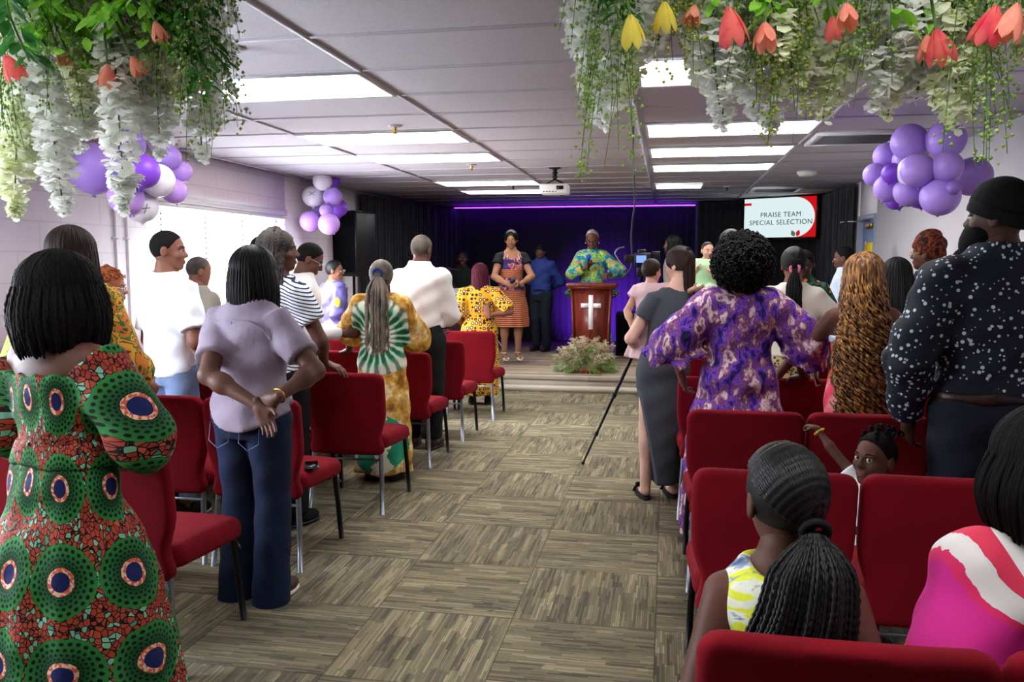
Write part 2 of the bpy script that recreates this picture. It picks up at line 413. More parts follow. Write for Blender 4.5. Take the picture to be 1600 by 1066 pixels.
def red_cloth():
    g = G('red_stretch_cloth', 0.85, 0.15); n = g.noise(4, 3); g.col(g.ramp(n, [(0.3, '#6c0615'), (0.7, '#82091a')])); g.bump(g.noise(900, 2), 0.25, 0.002); M['red_cloth'] = g.m
red_cloth()
def latex(name, c):
    g = G(name, 0.42, 0.4); g.col(c); g.b.inputs['Subsurface Weight'].default_value = 0.0; g.b.inputs['Coat Weight'].default_value = 0.08; M[name] = g.m
latex('lilac_latex', '#a582d6'); latex('pale_lilac_latex', '#c79af0'); latex('violet_latex', '#7d3fc9'); latex('white_latex', '#eae6ee'); latex('muted_latex', '#7f5fae')
def petal(name, c1, c2, sc=30):
    g = G(name, 0.6, 0.3); g.col(g.ramp(g.noise(sc, 2), [(0.35, c1), (0.65, c2)])); nt = g.nt
    tr = nt.nodes.new('ShaderNodeBsdfTranslucent'); mx = nt.nodes.new('ShaderNodeMixShader'); mx.inputs[0].default_value = 0.55
    nt.links.new(g.b.inputs['Base Color'].links[0].from_socket, tr.inputs[0]); out = nt.nodes['Material Output']
    nt.links.new(g.b.outputs[0], mx.inputs[1]); nt.links.new(tr.outputs[0], mx.inputs[2]); nt.links.new(mx.outputs[0], out.inputs[0]); M[name] = g.m
petal('petal_white', '#ffffff', '#f5f7ee'); petal('petal_cream', '#eef4cc', '#fbfbee'); petal('leaf_bright', '#a2dc50', '#74bb3a'); petal('leaf_dark', '#2f6a30', '#4c9040')
petal('fern', '#93b45c', '#bccd84', 60); petal('tulip_red', '#e2425a', '#ef7a70'); petal('tulip_peach', '#ef8a72', '#f5a68e'); petal('tulip_yellow', '#ecd23c', '#f3e36a'); petal('stem_green', '#5d7a40', '#7a9a55')
petal('fern_yellow', '#9fae4a', '#b9bf60', 60); petal('pampas', '#f6ecd6', '#e2cfae', 18)
# ================================================================ room shell
LX, RX, BY, FY, CH = -4.05, 2.23, 14.0, -2.6, 2.47
def struct(name, mb, mat, smooth=False): o = mb.build(name, mat, None, smooth); o['kind'] = 'structure'; return o
struct('floor', MB().box((LX - 0.2, FY - 0.2, -0.1), (RX + 0.2, BY + 0.2, 0)), M['carpet'])
struct('ceiling', MB().box((LX - 0.2, FY - 0.2, CH), (RX + 0.2, BY + 0.2, CH + 0.1)), M['ceiling_tile'])
w = MB()
W1, W2 = (5.95, 8.38, 1.0, 2.04), (1.0, 3.6, 1.0, 2.04)
ys = [FY - 0.2, W2[0], W2[1], W1[0], W1[1], BY + 0.2]
for i in (0, 2, 4): w.box((LX - 0.2, ys[i], 0), (LX, ys[i + 1], CH))
for W_ in (W1, W2): w.box((LX - 0.2, W_[0], 0), (LX, W_[1], W_[2])); w.box((LX - 0.2, W_[0], W_[3]), (LX, W_[1], CH))
struct('wall_left', w, M['block_wall'])
DY0, DY1 = 9.62, 10.42
w = MB().box((RX, FY - 0.2, 0), (RX + 0.2, DY0, CH)).box((RX, DY1, 0), (RX + 0.2, BY + 0.2, CH)).box((RX, DY0, 2.06), (RX + 0.2, DY1, CH))
struct('wall_right', w, M['wall_paint'])
struct('wall_front', MB().box((LX, FY - 0.2, 0), (RX, FY, CH)), plain('fill_cutting_dark', '#3a3432', 0.9))  # unseen wall, coloured dark to cut fill light bounced from behind the camera
struct('wall_back', MB().box((LX, BY, 0), (RX, BY + 0.2, CH)), M['wall_paint'])
# pleated black curtains hung over the stage walls
def curtain(path, z0, z1, name, amp=0.018, per=0.11):
    P = np.array(path, float); seg = np.linalg.norm(np.diff(P, axis=0), axis=1); s = np.concatenate([[0], np.cumsum(seg)]); n = int(s[-1] / 0.025); t = np.linspace(0, s[-1], n)
    X = np.interp(t, s, P[:, 0]); Y = np.interp(t, s, P[:, 1]); d = np.stack([np.gradient(X), np.gradient(Y)], 1); d /= np.linalg.norm(d, axis=1, keepdims=True)
    zz = np.linspace(z0, z1, 12); V = []
    for z in zz:
        w_ = amp * (np.sin(t / per * 2 * PI) + 0.5 * np.sin(t / per * 4.1 + 2)) * (1 - 0.5 * (z - z0) / (z1 - z0)); V.append(np.stack([X - d[:, 1] * w_, Y + d[:, 0] * w_, np.full(n, z)], 1))
    a = np.concatenate(V); i = np.arange(11)[:, None] * n; j = np.arange(n - 1)[None]; F = np.stack([i + j, i + j + 1, i + n + j + 1, i + n + j], -1).reshape(-1, 4)
    off = np.concatenate([np.stack([-d[:, 1], d[:, 0], np.zeros(n)], 1)] * 12) * 0.006
    V2 = np.concatenate([a, a + off]); k = len(a); ring = [np.stack([j[0], j[0] + k, j[0] + k + 1, j[0] + 1], 1), np.stack([11 * n + j[0], 11 * n + j[0] + 1, 11 * n + k + j[0] + 1, 11 * n + k + j[0]], 1)]
    o = mk(name, V2, [np.concatenate([F, F[:, ::-1] + k] + ring)], M['curtain']); return o
SH = 0.19
tag(curtain([(-3.95, 10.42), (-3.72, 13.45), (-3.5, 13.85), (0.46, 13.9)], SH + 0.01, CH - 0.05, 'stage_curtain'), 'long black pleated curtain around the back of the stage', 'curtain')
tag(curtain([(0.46, 13.88), (0.46, 13.3), (2.1, 12.5), (2.17, 10.5)], 0.01, CH - 0.02, 'stage_curtain'), 'black curtain behind the wall-mounted television', 'curtain')
struct('trim_1', MB().box((RX - 0.012, FY, 0), (RX, DY0, 0.1)).box((LX, 2.0, 0), (LX + 0.012, 9.6, 0.1)), M['grey_plastic'])
# ceiling grid
g_ = MB(); gy = [3.93 + 0.61 * k for k in range(-10, 17)]; gx = [LX + 0.03, -2.71, -1.49, -0.18, 1.02]
for y in gy: g_.box((LX, y - 0.012, CH - 0.008), (RX, y + 0.012, CH + 0.002))
for x in gx: g_.box((x - 0.014, FY, CH - 0.009), (x + 0.014, BY, CH + 0.002))
plain('tee_metal', '#c4bfc6', 0.5); struct('trim_2', g_, M['tee_metal'])
struct('trim_3', MB().box((-0.215, FY, CH - 0.022), (-0.18, BY - 0.05, CH)), M['tee_metal'])
# stage
struct('stage', MB().box((LX, 9.62, 0), (RX, BY, SH - 0.012)), M['stage_riser']).name = 'floor_stage'
struct('floor_stage_top', MB().box((LX, 9.60, SH - 0.012), (RX, BY, SH)), M['laminate'])
struct('trim_4', MB().rbox((LX, 9.585, SH - 0.045), (RX, 9.62, SH + 0.004), 0.006), M['stage_riser'])
struct('trim_5', MB().box((LX, 9.605, 0), (RX, 9.622, 0.07)), M['stage_riser'])
# windows
glass = G('window_glass', 0.02); nt = glass.nt; tb = nt.nodes.new('ShaderNodeBsdfTransparent'); gl = nt.nodes.new('ShaderNodeBsdfGlossy'); gl.inputs[1].default_value = 0.02
mx = nt.nodes.new('ShaderNodeMixShader'); mx.inputs[0].default_value = 0.06; nt.links.new(tb.outputs[0], mx.inputs[1]); nt.links.new(gl.outputs[0], mx.inputs[2]); nt.links.new(mx.outputs[0], nt.nodes['Material Output'].inputs[0])
petal('blind_slat', '#f4f4f4', '#ffffff')
for k, W_ in enumerate((W1, W2)):
    r = empty('window_%d' % (k + 1), (LX, (W_[0] + W_[1]) / 2, W_[2])); r['kind'] = 'structure'; hw = (W_[1] - W_[0]) / 2; H = W_[3] - W_[2]
    f = MB().box((-0.16, -hw, 0), (-0.1, hw, 0.05)).box((-0.16, -hw, H - 0.05), (-0.1, hw, H)).box((-0.16, -hw, 0.05), (-0.1, -hw + 0.05, H - 0.05)).box((-0.16, hw - 0.05, 0.05), (-0.1, hw, H - 0.05)).box((-0.16, -0.025, 0.05), (-0.1, 0.025, H - 0.05))
    f.build('window_frame', M['white_metal'], r, False); MB().box((-0.13, -hw + 0.05, 0.05), (-0.125, hw - 0.05, H - 0.05)).build('window_pane', glass.m, r, False)
    MB().box((-0.1, -hw, -0.02), (0.03, hw, 0.012)).build('window_sill', M['white_metal'], r, False)
    MB().box((-0.02, -hw - 0.03, H - 0.01), (0.012, hw + 0.03, H + 0.045)).build('window_head', M['white_metal'], r, False)
for k, (W_, lab) in enumerate(((W1, 'white venetian blind in the far sunlit window'), (W2, 'white venetian blind in the window nearest the entrance'))):
    hw = (W_[1] - W_[0]) / 2 - 0.02; H = W_[3] - W_[2]; b = tag(empty('window_blind', (LX - 0.045, (W_[0] + W_[1]) / 2, W_[2] + 0.01)), lab, 'blind')
    s = MB(); R_ = rot('Y', math.radians(28))
    for i in range(int((H - 0.06) / 0.045)):
        z = 0.02 + i * 0.045; s.box((-0.022, -hw, z - 0.0008), (0.022, hw, z + 0.0008), R_)
    s.build('slats', M['blind_slat'], b, False); MB().box((-0.028, -hw, H - 0.06), (0.028, hw, H - 0.02)).build('headrail', M['white_metal'], b, False)
    for yy in np.linspace(-hw + 0.2, hw - 0.2, 4):
        t = MB()
        for i in range(int((H - 0.06) / 0.045)): t.box((0.021, yy - 0.012, 0.008 + i * 0.045), (0.024, yy + 0.012, 0.026 + i * 0.045))
        t.box((0.0215, yy - 0.002, 0), (0.0235, yy + 0.002, H - 0.06)); t.build('ladder_tape', M['grey_plastic'], b, False)
# door in the right wall
d = empty('door_1', (RX, (DY0 + DY1) / 2, 0)); d['kind'] = 'structure'; hw = (DY1 - DY0) / 2
plain('door_blue', '#7f8fb6', 0.4); plain('door_frame_grey', '#8a93a3', 0.4, 0.4)
MB().box((-0.02, -hw, 0), (0.15, -hw + 0.045, 2.06)).box((-0.02, hw - 0.045, 0), (0.15, hw, 2.06)).box((-0.02, -hw + 0.045, 2.015), (0.15, hw - 0.045, 2.06)).build('door_frame', M['door_frame_grey'], d, False)
MB().box((0.03, -hw + 0.05, 0.01), (0.075, hw - 0.05, 2.01)).build('door_leaf', M['door_blue'], d, False)
MB().lathe([(0.0, -0.06), (0.028, -0.055), (0.03, -0.03), (0.012, -0.02), (0.012, 0.0)], (0.03, -hw + 0.12, 1.0), 16, 'x').build('door_knob', M['steel_grey'], d)
q = tag(empty('door_closer', (RX + 0.03, DY0 + 0.3, 1.93)), 'grey overhead door closer with long arm above the blue door', 'door closer')
MB().rbox((-0.05, -0.13, -0.03), (0, 0.13, 0.03), 0.008).build('closer_body', M['brass'], q); MB().box((-0.30, -0.02, 0.045), (-0.03, 0.01, 0.06)).box((-0.3, -0.02, 0.045), (-0.27, 0.25, 0.06)).build('closer_arm', M['steel_grey'], q, False)
def poster():
    g = G('yellow_poster', 0.6); n = g.noise(14, 3); g.col(g.ramp(n, [(0.3, '#f0d21e'), (0.55, '#f4c81a'), (0.68, '#f0a030')])); M['poster'] = g.m
poster(); q = tag(empty('poster', (RX + 0.028, 10.02, 1.33)), 'yellow paper poster taped to the blue door', 'poster'); MB().box((-0.004, -0.24, 0), (0, 0.24, 0.42)).build('sheet', M['poster'], q, False); MB().box((-0.006, -0.03, 0.04), (-0.004, 0.02, 0.16)).build('printed_figure', M['black_plastic'], q, False)
for a in (-0.2, 0.18): MB().box((-0.005, a - 0.02, 0.4), (-0.003, a + 0.02, 0.44)).build('tape', M['white_plastic'], q, False)
# electrical conduits on the left wall
for i, (px, lab) in enumerate(((178, 'thin painted conduit nearer the flowers on the block wall'), (196, 'thin painted conduit beside the window edge on the block wall'))):
    y = at_y(px, 400, 1)[1]; k = LX / (at_y(px, 400, 1)[0]); yy = k
    q = tag(empty('conduit', (LX + 0.016, yy, 0.0)), lab, 'pipe'); MB().tube([(0, 0, 0.3), (0, 0, CH - 0.02)], 0.012).build('pipe', M['wall_paint'], q)
    for z in (0.8, 1.7, 2.3): MB().box((-0.016, -0.02, z), (0.014, 0.02, z + 0.02)).build('strap', M['white_metal'], q, False)
# ================================================================ ceiling fixtures
rows_ = [('second row from the stage screen end', 0)]
def panel(x0, x1, y0, y1, lab):
    q = tag(empty('ceiling_light', ((x0 + x1) / 2, (y0 + y1) / 2, CH - 0.012)), lab, 'ceiling light', 'recessed ceiling lights'); a, b = (x1 - x0) / 2, (y1 - y0) / 2
    f = MB(); t = 0.02
    f.box((-a, -b, -0.004), (a, -b + t, 0.008)).box((-a, b - t, -0.004), (a, b, 0.008)).box((-a, -b + t, -0.004), (-a + t, b - t, 0.008)).box((a - t, -b + t, -0.004), (a, b - t, 0.008)); f.build('frame', M['white_metal'], q, False)
    MB().box((-a + t, -b + t, 0), (a - t, b - t, 0.004)).build('diffuser', M['added_panel_light' if y1 < 3 else 'panel_light'], q, False)
Y0 = 3.93; T = 0.61
for k, lab in ((-5, 'added unseen fill panel over the flower canopy near the window wall'), (0, 'glowing ceiling panel closest to the camera above the left chairs'), (3, 'second glowing ceiling panel above the left chairs'), (5, 'third glowing ceiling panel above the left chairs'), (9, 'fourth glowing ceiling panel above the left chairs, beside the projector'), (11, 'last glowing ceiling panel above the left chairs, nearest the stage')):  # first panel is added out of view to brighten the flowers
    panel(-2.70, -1.50, Y0 + T * k + 0.01, Y0 + T * (k + 1) - 0.01, lab)
for k, lab in ((-5, 'added unseen fill panel over the flower canopy right of the aisle'), (0, 'glowing ceiling panel behind the hanging flowers, closest right of the aisle'), (3, 'second glowing ceiling panel right of the aisle'), (5, 'third glowing ceiling panel right of the aisle'), (7, 'fourth glowing ceiling panel right of the aisle'), (10.35, 'short square ceiling panel nearest the television')):  # nearest one is likewise an added, unseen light for the blossoms
    panel(-0.165, 1.0 if k < 10 else 0.42, Y0 + T * k + 0.01, Y0 + T * (k + 1) - 0.01, lab)
def sprinkler(px, py, lab, col='brass'):
    x, y, z = at_z(px, py, CH); q = tag(empty('fire_sprinkler', (x, y, CH)), lab, 'sprinkler', 'ceiling fire sprinklers')
    MB().lathe([(0, 0), (0.045, -0.001), (0.05, -0.006), (0.03, -0.012), (0, -0.012)], n=20).build('escutcheon', M['white_metal'], q)
    MB().lathe([(0.012, -0.01), (0.012, -0.03), (0.006, -0.035), (0.008, -0.05), (0.02, -0.052), (0.02, -0.055), (0, -0.056)], n=12).tube([(0.011, 0, -0.025), (0.014, 0, -0.04), (0.004, 0, -0.051)], 0.002).tube([(-0.011, 0, -0.025), (-0.014, 0, -0.04), (-0.004, 0, -0.051)], 0.002).build('nozzle', M[col], q)
for a in ((364, 74, 'black fire sprinkler beside the leafy hanging vine', 'black_plastic'), (617, 196, 'brass fire sprinkler by the second ceiling panel', 'brass'), (737, 257, 'brass fire sprinkler by the third ceiling panel', 'brass'), (802, 289, 'small fire sprinkler near the projector', 'dark_metal'), (1398, 250, 'fire sprinkler beside the corner balloon cluster', 'dark_metal'), (1136, 291, 'small fire sprinkler in front of the television', 'dark_metal')): sprinkler(*a)
x, y, z = at_z(1261, 268, CH); q = tag(empty('smoke_detector', (x, y, CH)), 'round white smoke detector on the ceiling', 'smoke detector')
MB().lathe([(0, 0), (0.1, 0), (0.1, -0.02), (0.075, -0.045), (0.03, -0.05), (0, -0.05)], n=28).build('housing', M['white_plastic'], q); MB().lathe([(0.085, -0.02), (0.09, -0.024), (0.08, -0.034)], n=28).build('vent_ring', M['grey_plastic'], q)
def vent(x0, x1, y0, y1, lab, nb=8):
    q = tag(empty('air_vent', ((x0 + x1) / 2, (y0 + y1) / 2, CH)), lab, 'air vent'); a, b = (x1 - x0) / 2, (y1 - y0) / 2
    MB().box((-a, -b, -0.03), (a, -b + 0.05, 0)).box((-a, b - 0.05, -0.03), (a, b, 0)).box((-a, -b + 0.05, -0.03), (-a + 0.05, b - 0.05, 0)).box((a - 0.05, -b + 0.05, -0.03), (a, b - 0.05, 0)).build('frame', M['white_metal'], q, False)
    MB().box((-a + 0.04, -b + 0.04, -0.004), (a - 0.04, b - 0.04, 0.0)).build('duct_back', M['dark_metal'], q, False); s = MB(); R_ = rot('X', 0.6)
    for i in range(nb):
        yy = -b + 0.06 + (i + 0.5) * (2 * b - 0.12) / nb; s.box((-a + 0.05, yy - 0.02, -0.022), (a - 0.05, yy + 0.02, -0.019), R_)
    s.build('louver', M['grey_plastic'], q, False)
vent(1.05, 1.68, 6.35, 6.95, 'white slatted air conditioning vent behind the ceiling flowers'); vent(1.05, 1.66, 10.9, 11.5, 'silver air vent above the television', 5)
vent(1.45, 2.05, 3.35, 3.92, 'large ribbed ceiling vent by the red tulips', 10)
# projector
x, y, z = at_z(867, 268, CH); y = 8.3; x = at_y(867, 285, y)[0]; zc = at_y(867, 296, y)[2]; q = tag(empty('projector', (x, y, zc)), 'white ceiling-mounted projector on a black bracket', 'projector')
MB().rbox((-0.14, -0.12, -0.05), (0.14, 0.12, 0.05), 0.018).build('housing', M['white_plastic'], q)
MB().box((0.03, -0.124, -0.01), (0.1, -0.118, 0.025)).build('vent_grille', M['dark_metal'], q, False); MB().lathe([(0.04, 0), (0.035, 0.02), (0, 0.02)], (0.07, 0.12, 0), 20, 'y').build('lens', M['black_gloss'], q)
b = MB()
for i in range(5): b.box((-0.1 + i * 0.03, -0.1235, -0.035), (-0.09 + i * 0.03, -0.119, -0.027))
b.build('socket_row', M['dark_metal'], q, False)
h = CH - zc; m = MB().tube([(0, 0, h), (0, 0, 0.09)], 0.02, 12).lathe([(0.06, h), (0.06, h - 0.012), (0.02, h - 0.02)], n=16)
for sx in (-1, 1): m.tube([(0, 0, 0.1), (sx * 0.06, 0, 0.07), (sx * 0.11, 0.03, 0.048)], 0.008)
for zz in (0.12, 0.16, 0.2): m.lathe([(0.02, zz - 0.012), (0.034, zz), (0.02, zz + 0.012)], n=12)
m.build('ceiling_bracket', M['black_plastic'], q)
# television, angled with the wall behind it
c0 = np.array(at_y(1163, 340, 12.75)); c1 = np.array(at_y(1275, 340, 12.2)); a = math.atan2(c1[1] - c0[1], c1[0] - c0[0]); wd = np.linalg.norm((c1 - c0)[:2]); cx, cy = (c0[0] + c1[0]) / 2, (c0[1] + c1[1]) / 2
zt = at_y(1219, 309, cy)[2]; zb = at_y(1219, 371, cy)[2]; tv = tag(empty('television', (cx, cy, (zt + zb) / 2), a), 'flat television on the black wall showing a slide with red petals', 'television'); hh = (zt - zb) / 2; hw = wd / 2
MB().rbox((-hw - 0.025, 0.002, -hh - 0.035), (hw + 0.025, 0.05, hh + 0.025), 0.008).build('housing', M['black_gloss'], tv); MB().box((-0.2, 0.05, -0.15), (0.2, 0.12, 0.15)).build('wall_bracket', M['dark_metal'], tv, False)
emit('slide_white', '#dff2f4', 0.66); emit('slide_red', '#e0141c', 0.55); emit('slide_ink', '#2c3458', 0.2); emit('slide_grey', '#7c8a84', 0.35)
MB().box((-hw, -0.001, -hh), (hw, 0.003, hh)).build('screen', M['slide_red'], tv, False)
# white field of the slide with a big round right side
n = 40; th = np.linspace(-PI / 2, PI / 2, n); V = [(-hw, -0.0016, -hh), (-hw, -0.0016, hh)] + [(hw * 0.42 + hw * 0.55 * math.cos(t), -0.0016, hh * 1.0 * math.sin(t)) for t in th[::-1]]
bm_ = MB(); V = np.array(V); k = len(V); bm_.V.append(np.concatenate([V, [[0, -0.0016, 0]]])); bm_.n = k + 1; bm_.T.append(np.array([[k, (i + 1) % k, i] for i in range(k)])); bm_.build('slide_field', M['slide_white'], tv, False)
def leaf_shape(cx, cz, L, w_, ang):
    t = np.linspace(0, 1, 12); up = np.stack([w_ * np.sin(t * PI), L * t], 1); dn = np.stack([-w_ * np.sin(t * PI), L * t], 1)[::-1]; P = np.concatenate([up, dn[1:-1]]); c, s = math.cos(ang), math.sin(ang)
    P = np.stack([cx + P[:, 0] * c - P[:, 1] * s, cz + P[:, 0] * s + P[:, 1] * c], 1); V = np.stack([P[:, 0], np.full(len(P), -0.0022), P[:, 1]], 1); k = len(V); cc = V.mean(0)
    m = MB(); m.V.append(np.concatenate([V, [cc]])); m.n = k + 1; m.T.append(np.array([[k, i, (i + 1) % k] for i in range(k)])); return m
leaf_shape(hw * 0.50, -hh * 0.98, 0.1, 0.03, -0.35).build('slide_petal', M['slide_red'], tv, False); leaf_shape(hw * 0.44, -hh * 0.98, 0.1, 0.03, 0.45).build('slide_petal', M['slide_grey'], tv, False)
MB().rbox((-hw, -0.003, hh * 0.66), (-hw + 0.11, -0.0015, hh * 0.79), 0.0007).build('slide_bar', M['slide_red'], tv, False)
def text(s, size, loc, parent, mat, name='lettering', ext=0.0006):
    c = bpy.data.curves.new(name, 'FONT'); c.body = s; c.size = size; c.align_x = 'CENTER'; c.align_y = 'CENTER'; c.extrude = ext; c.space_character = 1.08
    o = bpy.data.objects.new(name, c); scene.collection.objects.link(o); dg = bpy.context.evaluated_depsgraph_get(); me = bpy.data.meshes.new_from_object(o.evaluated_get(dg)); bpy.data.objects.remove(o)
    me.materials.clear(); me.materials.append(mat); o = bpy.data.objects.new(name, me); scene.collection.objects.link(o); o.parent = parent; o.location = loc; o.rotation_euler = (PI / 2, 0, 0); return o
text('PRAISE TEAM', 0.098, (0.02, -0.0028, 0.04), tv, M['slide_ink']); text('SPECIAL SELECTION', 0.098, (0.02, -0.0028, -0.07), tv, M['slide_ink'])
# violet LED strip
q = tag(empty('led_strip', (-1.55, 13.72, CH - 0.02)), 'glowing violet light strip along the ceiling above the stage curtain', 'light strip'); MB().box((-2.0, -0.02, -0.012), (1.98, 0.02, 0.0)).build('channel', M['white_metal'], q, False); MB().box((-2.0, -0.015, -0.02), (1.98, 0.015, -0.012)).build('diffuser', M['violet_light'], q, False)
q = tag(empty('wash_light', (-1.1, 12.62, SH)), 'small violet stage wash lamp on the stage floor behind the podium', 'stage light')
MB().lathe([(0, 0.04), (0.06, 0.04), (0.08, 0.13), (0.08, 0.14)], (0, 0, 0), 20).build('housing', M['black_plastic'], q); MB().lathe([(0.078, 0.138), (0, 0.139)], n=20).build('lens', M['violet_lens'], q); MB().box((-0.1, -0.03, 0), (0.1, 0.03, 0.01)).box((-0.1, -0.015, 0), (-0.09, 0.015, 0.1)).box((0.09, -0.015, 0), (0.1, 0.015, 0.1)).build('yoke', M['black_plastic'], q, False)
# ================================================================ chairs
def make_chair():
    r = empty('church_chair'); PW = 0.258
    s = SDF(0.011)      # backrest: hourglass outline, leaning back
    def back(X, Y, Z):
        t = np.clip((Z - 0.36) / 0.51, 0, 1); wd = PW - 0.035 * np.exp(-((t - 0.22) / 0.17) ** 2) * 1.0
        yc = 0.01 - 0.05 * t ** 1.5 + 0.10 * (X / PW) ** 2 * 0.12; qx = np.abs(X) - wd + 0.05; qz = np.abs(Z - 0.615) - 0.255 + 0.05; qy = np.abs(Y - yc) - 0.028 + 0.018
        d2 = np.sqrt(np.maximum(qx, 0) ** 2 + np.maximum(qz, 0) ** 2) + np.minimum(np.maximum(qx, qz), 0) - 0.05 + 0.018
        return np.sqrt(np.maximum(d2, 0) ** 2 + np.maximum(qy, 0) ** 2) + np.minimum(np.maximum(d2, qy), 0) - 0.018
    s.u((back, _v((-0.27, -0.1, 0.35)), _v((0.27, 0.08, 0.88))), 0); mk('backrest', *s.mesh(), M['red_cloth'], r)
    s = SDF(0.012)
    def seat(X, Y, Z):
        f = np.clip((Y - 0.05) / 0.45, 0, 1); top = 0.475 + 0.012 * (1 - (X / 0.26) ** 2) - 0.02 * f ** 3; bot = 0.385 - 0.02 * f; zc = (top + bot) / 2; hz = (top - bot) / 2
        wd = 0.262 - 0.02 * (1 - f) ; qx = np.abs(X) - wd + 0.06; qy = np.abs(Y - 0.275) - 0.235 + 0.06; d2 = np.sqrt(np.maximum(qx, 0) ** 2 + np.maximum(qy, 0) ** 2) + np.minimum(np.maximum(qx, qy), 0) - 0.06 + 0.035
        qz = np.abs(Z - zc) - hz + 0.035; return np.sqrt(np.maximum(d2, 0) ** 2 + np.maximum(qz, 0) ** 2) + np.minimum(np.maximum(d2, qz), 0) - 0.035
    s.u((seat, _v((-0.27, 0.03, 0.35)), _v((0.27, 0.52, 0.5))), 0); mk('seat', *s.mesh(), M['red_cloth'], r)
    for sx in (-1, 1):
        MB().tube([(sx * 0.235, -0.02, 0.0), (sx * 0.225, 0.005, 0.2), (sx * 0.215, 0.02, 0.38), (sx * 0.21, 0.03, 0.42)], 0.014, 8).build('leg', M['steel_grey'], r)
        MB().tube([(sx * 0.24, 0.50, 0.0), (sx * 0.235, 0.475, 0.2), (sx * 0.225, 0.455, 0.38), (sx * 0.215, 0.44, 0.42)], 0.014, 8).build('leg', M['dark_metal'], r)
    MB().tube([(-0.222, 0.01, 0.33), (0.222, 0.01, 0.33)], 0.008, 6).build('stretcher', M['steel_grey'], r)
    MB().tube([(0.24, 0.46, 0.36), (0.25, 0.47, 0.335), (0.262, 0.45, 0.335), (0.262, 0.44, 0.35)], 0.003, 5).build('row_coupler', M['steel_grey'], r)
    return r
chair0 = make_chair(); used = [0]
def place_chair(x, y, lab, rz=0.0):
    o = chair0 if not used[0] else copy_tree(chair0); used[0] = 1; o.location = (x, y, 0); o.rotation_euler = (0, 0, rz)
    return tag(o, lab, 'chair', 'red fabric-covered church chairs')
LEFT = [(2.66, -1.745), (3.73, -1.735), (4.70, -1.65), (5.85, -1.69), (6.74, -1.655), (7.74, -1.60)]
RIGHT = [(1.52, 0.062), (2.74, 0.09), (3.83, 0.098), (4.93, 0.07), (6.02, 0.07)]
ordl = ['first', 'second', 'third', 'fourth', 'fifth', 'sixth']; ords = ['aisle', 'second', 'third', 'wall-side']
who_l = ['beside the woman in the green circle-print dress', 'beside the woman in the lilac blouse', 'behind the tie-dye dress, under the braided woman\'s hand', 'behind the man in the white shirt', 'behind the woman in yellow spots', 'closest to the stage left of the aisle']
for i, (y, xr) in enumerate(LEFT):
    for j in range(4):
        place_chair(xr - 0.262 - 0.525 * j, y + 0.012 * j, 'red %s chair of the %s row left of the aisle counted from the camera' % (ords[j], ordl[i]))
for i, (y, xl) in enumerate(RIGHT):
    for j in range(4):
        place_chair(xl + 0.262 + 0.525 * j, y + (0.015 * j if i < 4 else 0), 'red %s chair of the %s row right of the aisle counted from the camera' % (ords[j], ordl[i]))
# ================================================================ people: materials
SK = {}
def skin(name, c):
    g = G('skin_' + name, 0.55, 0.25); n = g.noise(7, 4); g.col(g.ramp(n, [(0.3, shade(c, 0.9)), (0.7, shade(c, 1.08))])); g.b.inputs['Subsurface Weight'].default_value = 0.0; g.bump(g.noise(250, 2), 0.08, 0.002); SK[name] = g.m
skin('deep', '#4a2e25'); skin('dark', '#5e3c30'); skin('brown', '#7d5140'); skin('warm', '#9a6a50'); skin('light', '#c99a80'); skin('fair', '#d8aa98')
plain('hair_black', '#0c0a0a', 0.5, 0.22); plain('hair_soft', '#120f0f', 0.8, 0.12); plain('hair_brown', '#2a1b15', 0.6, 0.2); plain('hair_burgundy', '#4a1424', 0.7, 0.2); plain('hair_auburn', '#8a4522', 0.7, 0.3); plain('hair_grey', '#544d47', 0.95, 0.1, var=0.3)
plain('hair_box_braid', '#131010', 0.5, 0.3, var=0.5); plain('hair_ash', '#6e6258', 0.6, 0.35, var=0.35); plain('hair_braid', '#2e2722', 0.6, 0.35, var=0.5)
def honey():
    g = G('hair_honey', 0.5, 0.4); n = g.noise(11, 3, g.vec(g.x * 6, g.y * 6, g.z)); g.col(g.ramp(n, [(0.34, '#26150b'), (0.48, '#6e451e'), (0.68, '#bd8643')])); M['hair_honey'] = g.m
honey(); plain('eye_white', '#c9c2bc', 0.35, 0.3); plain('eye_iris', '#120a08', 0.1, 0.6); plain('lips', '#7c3a38', 0.45, 0.4)
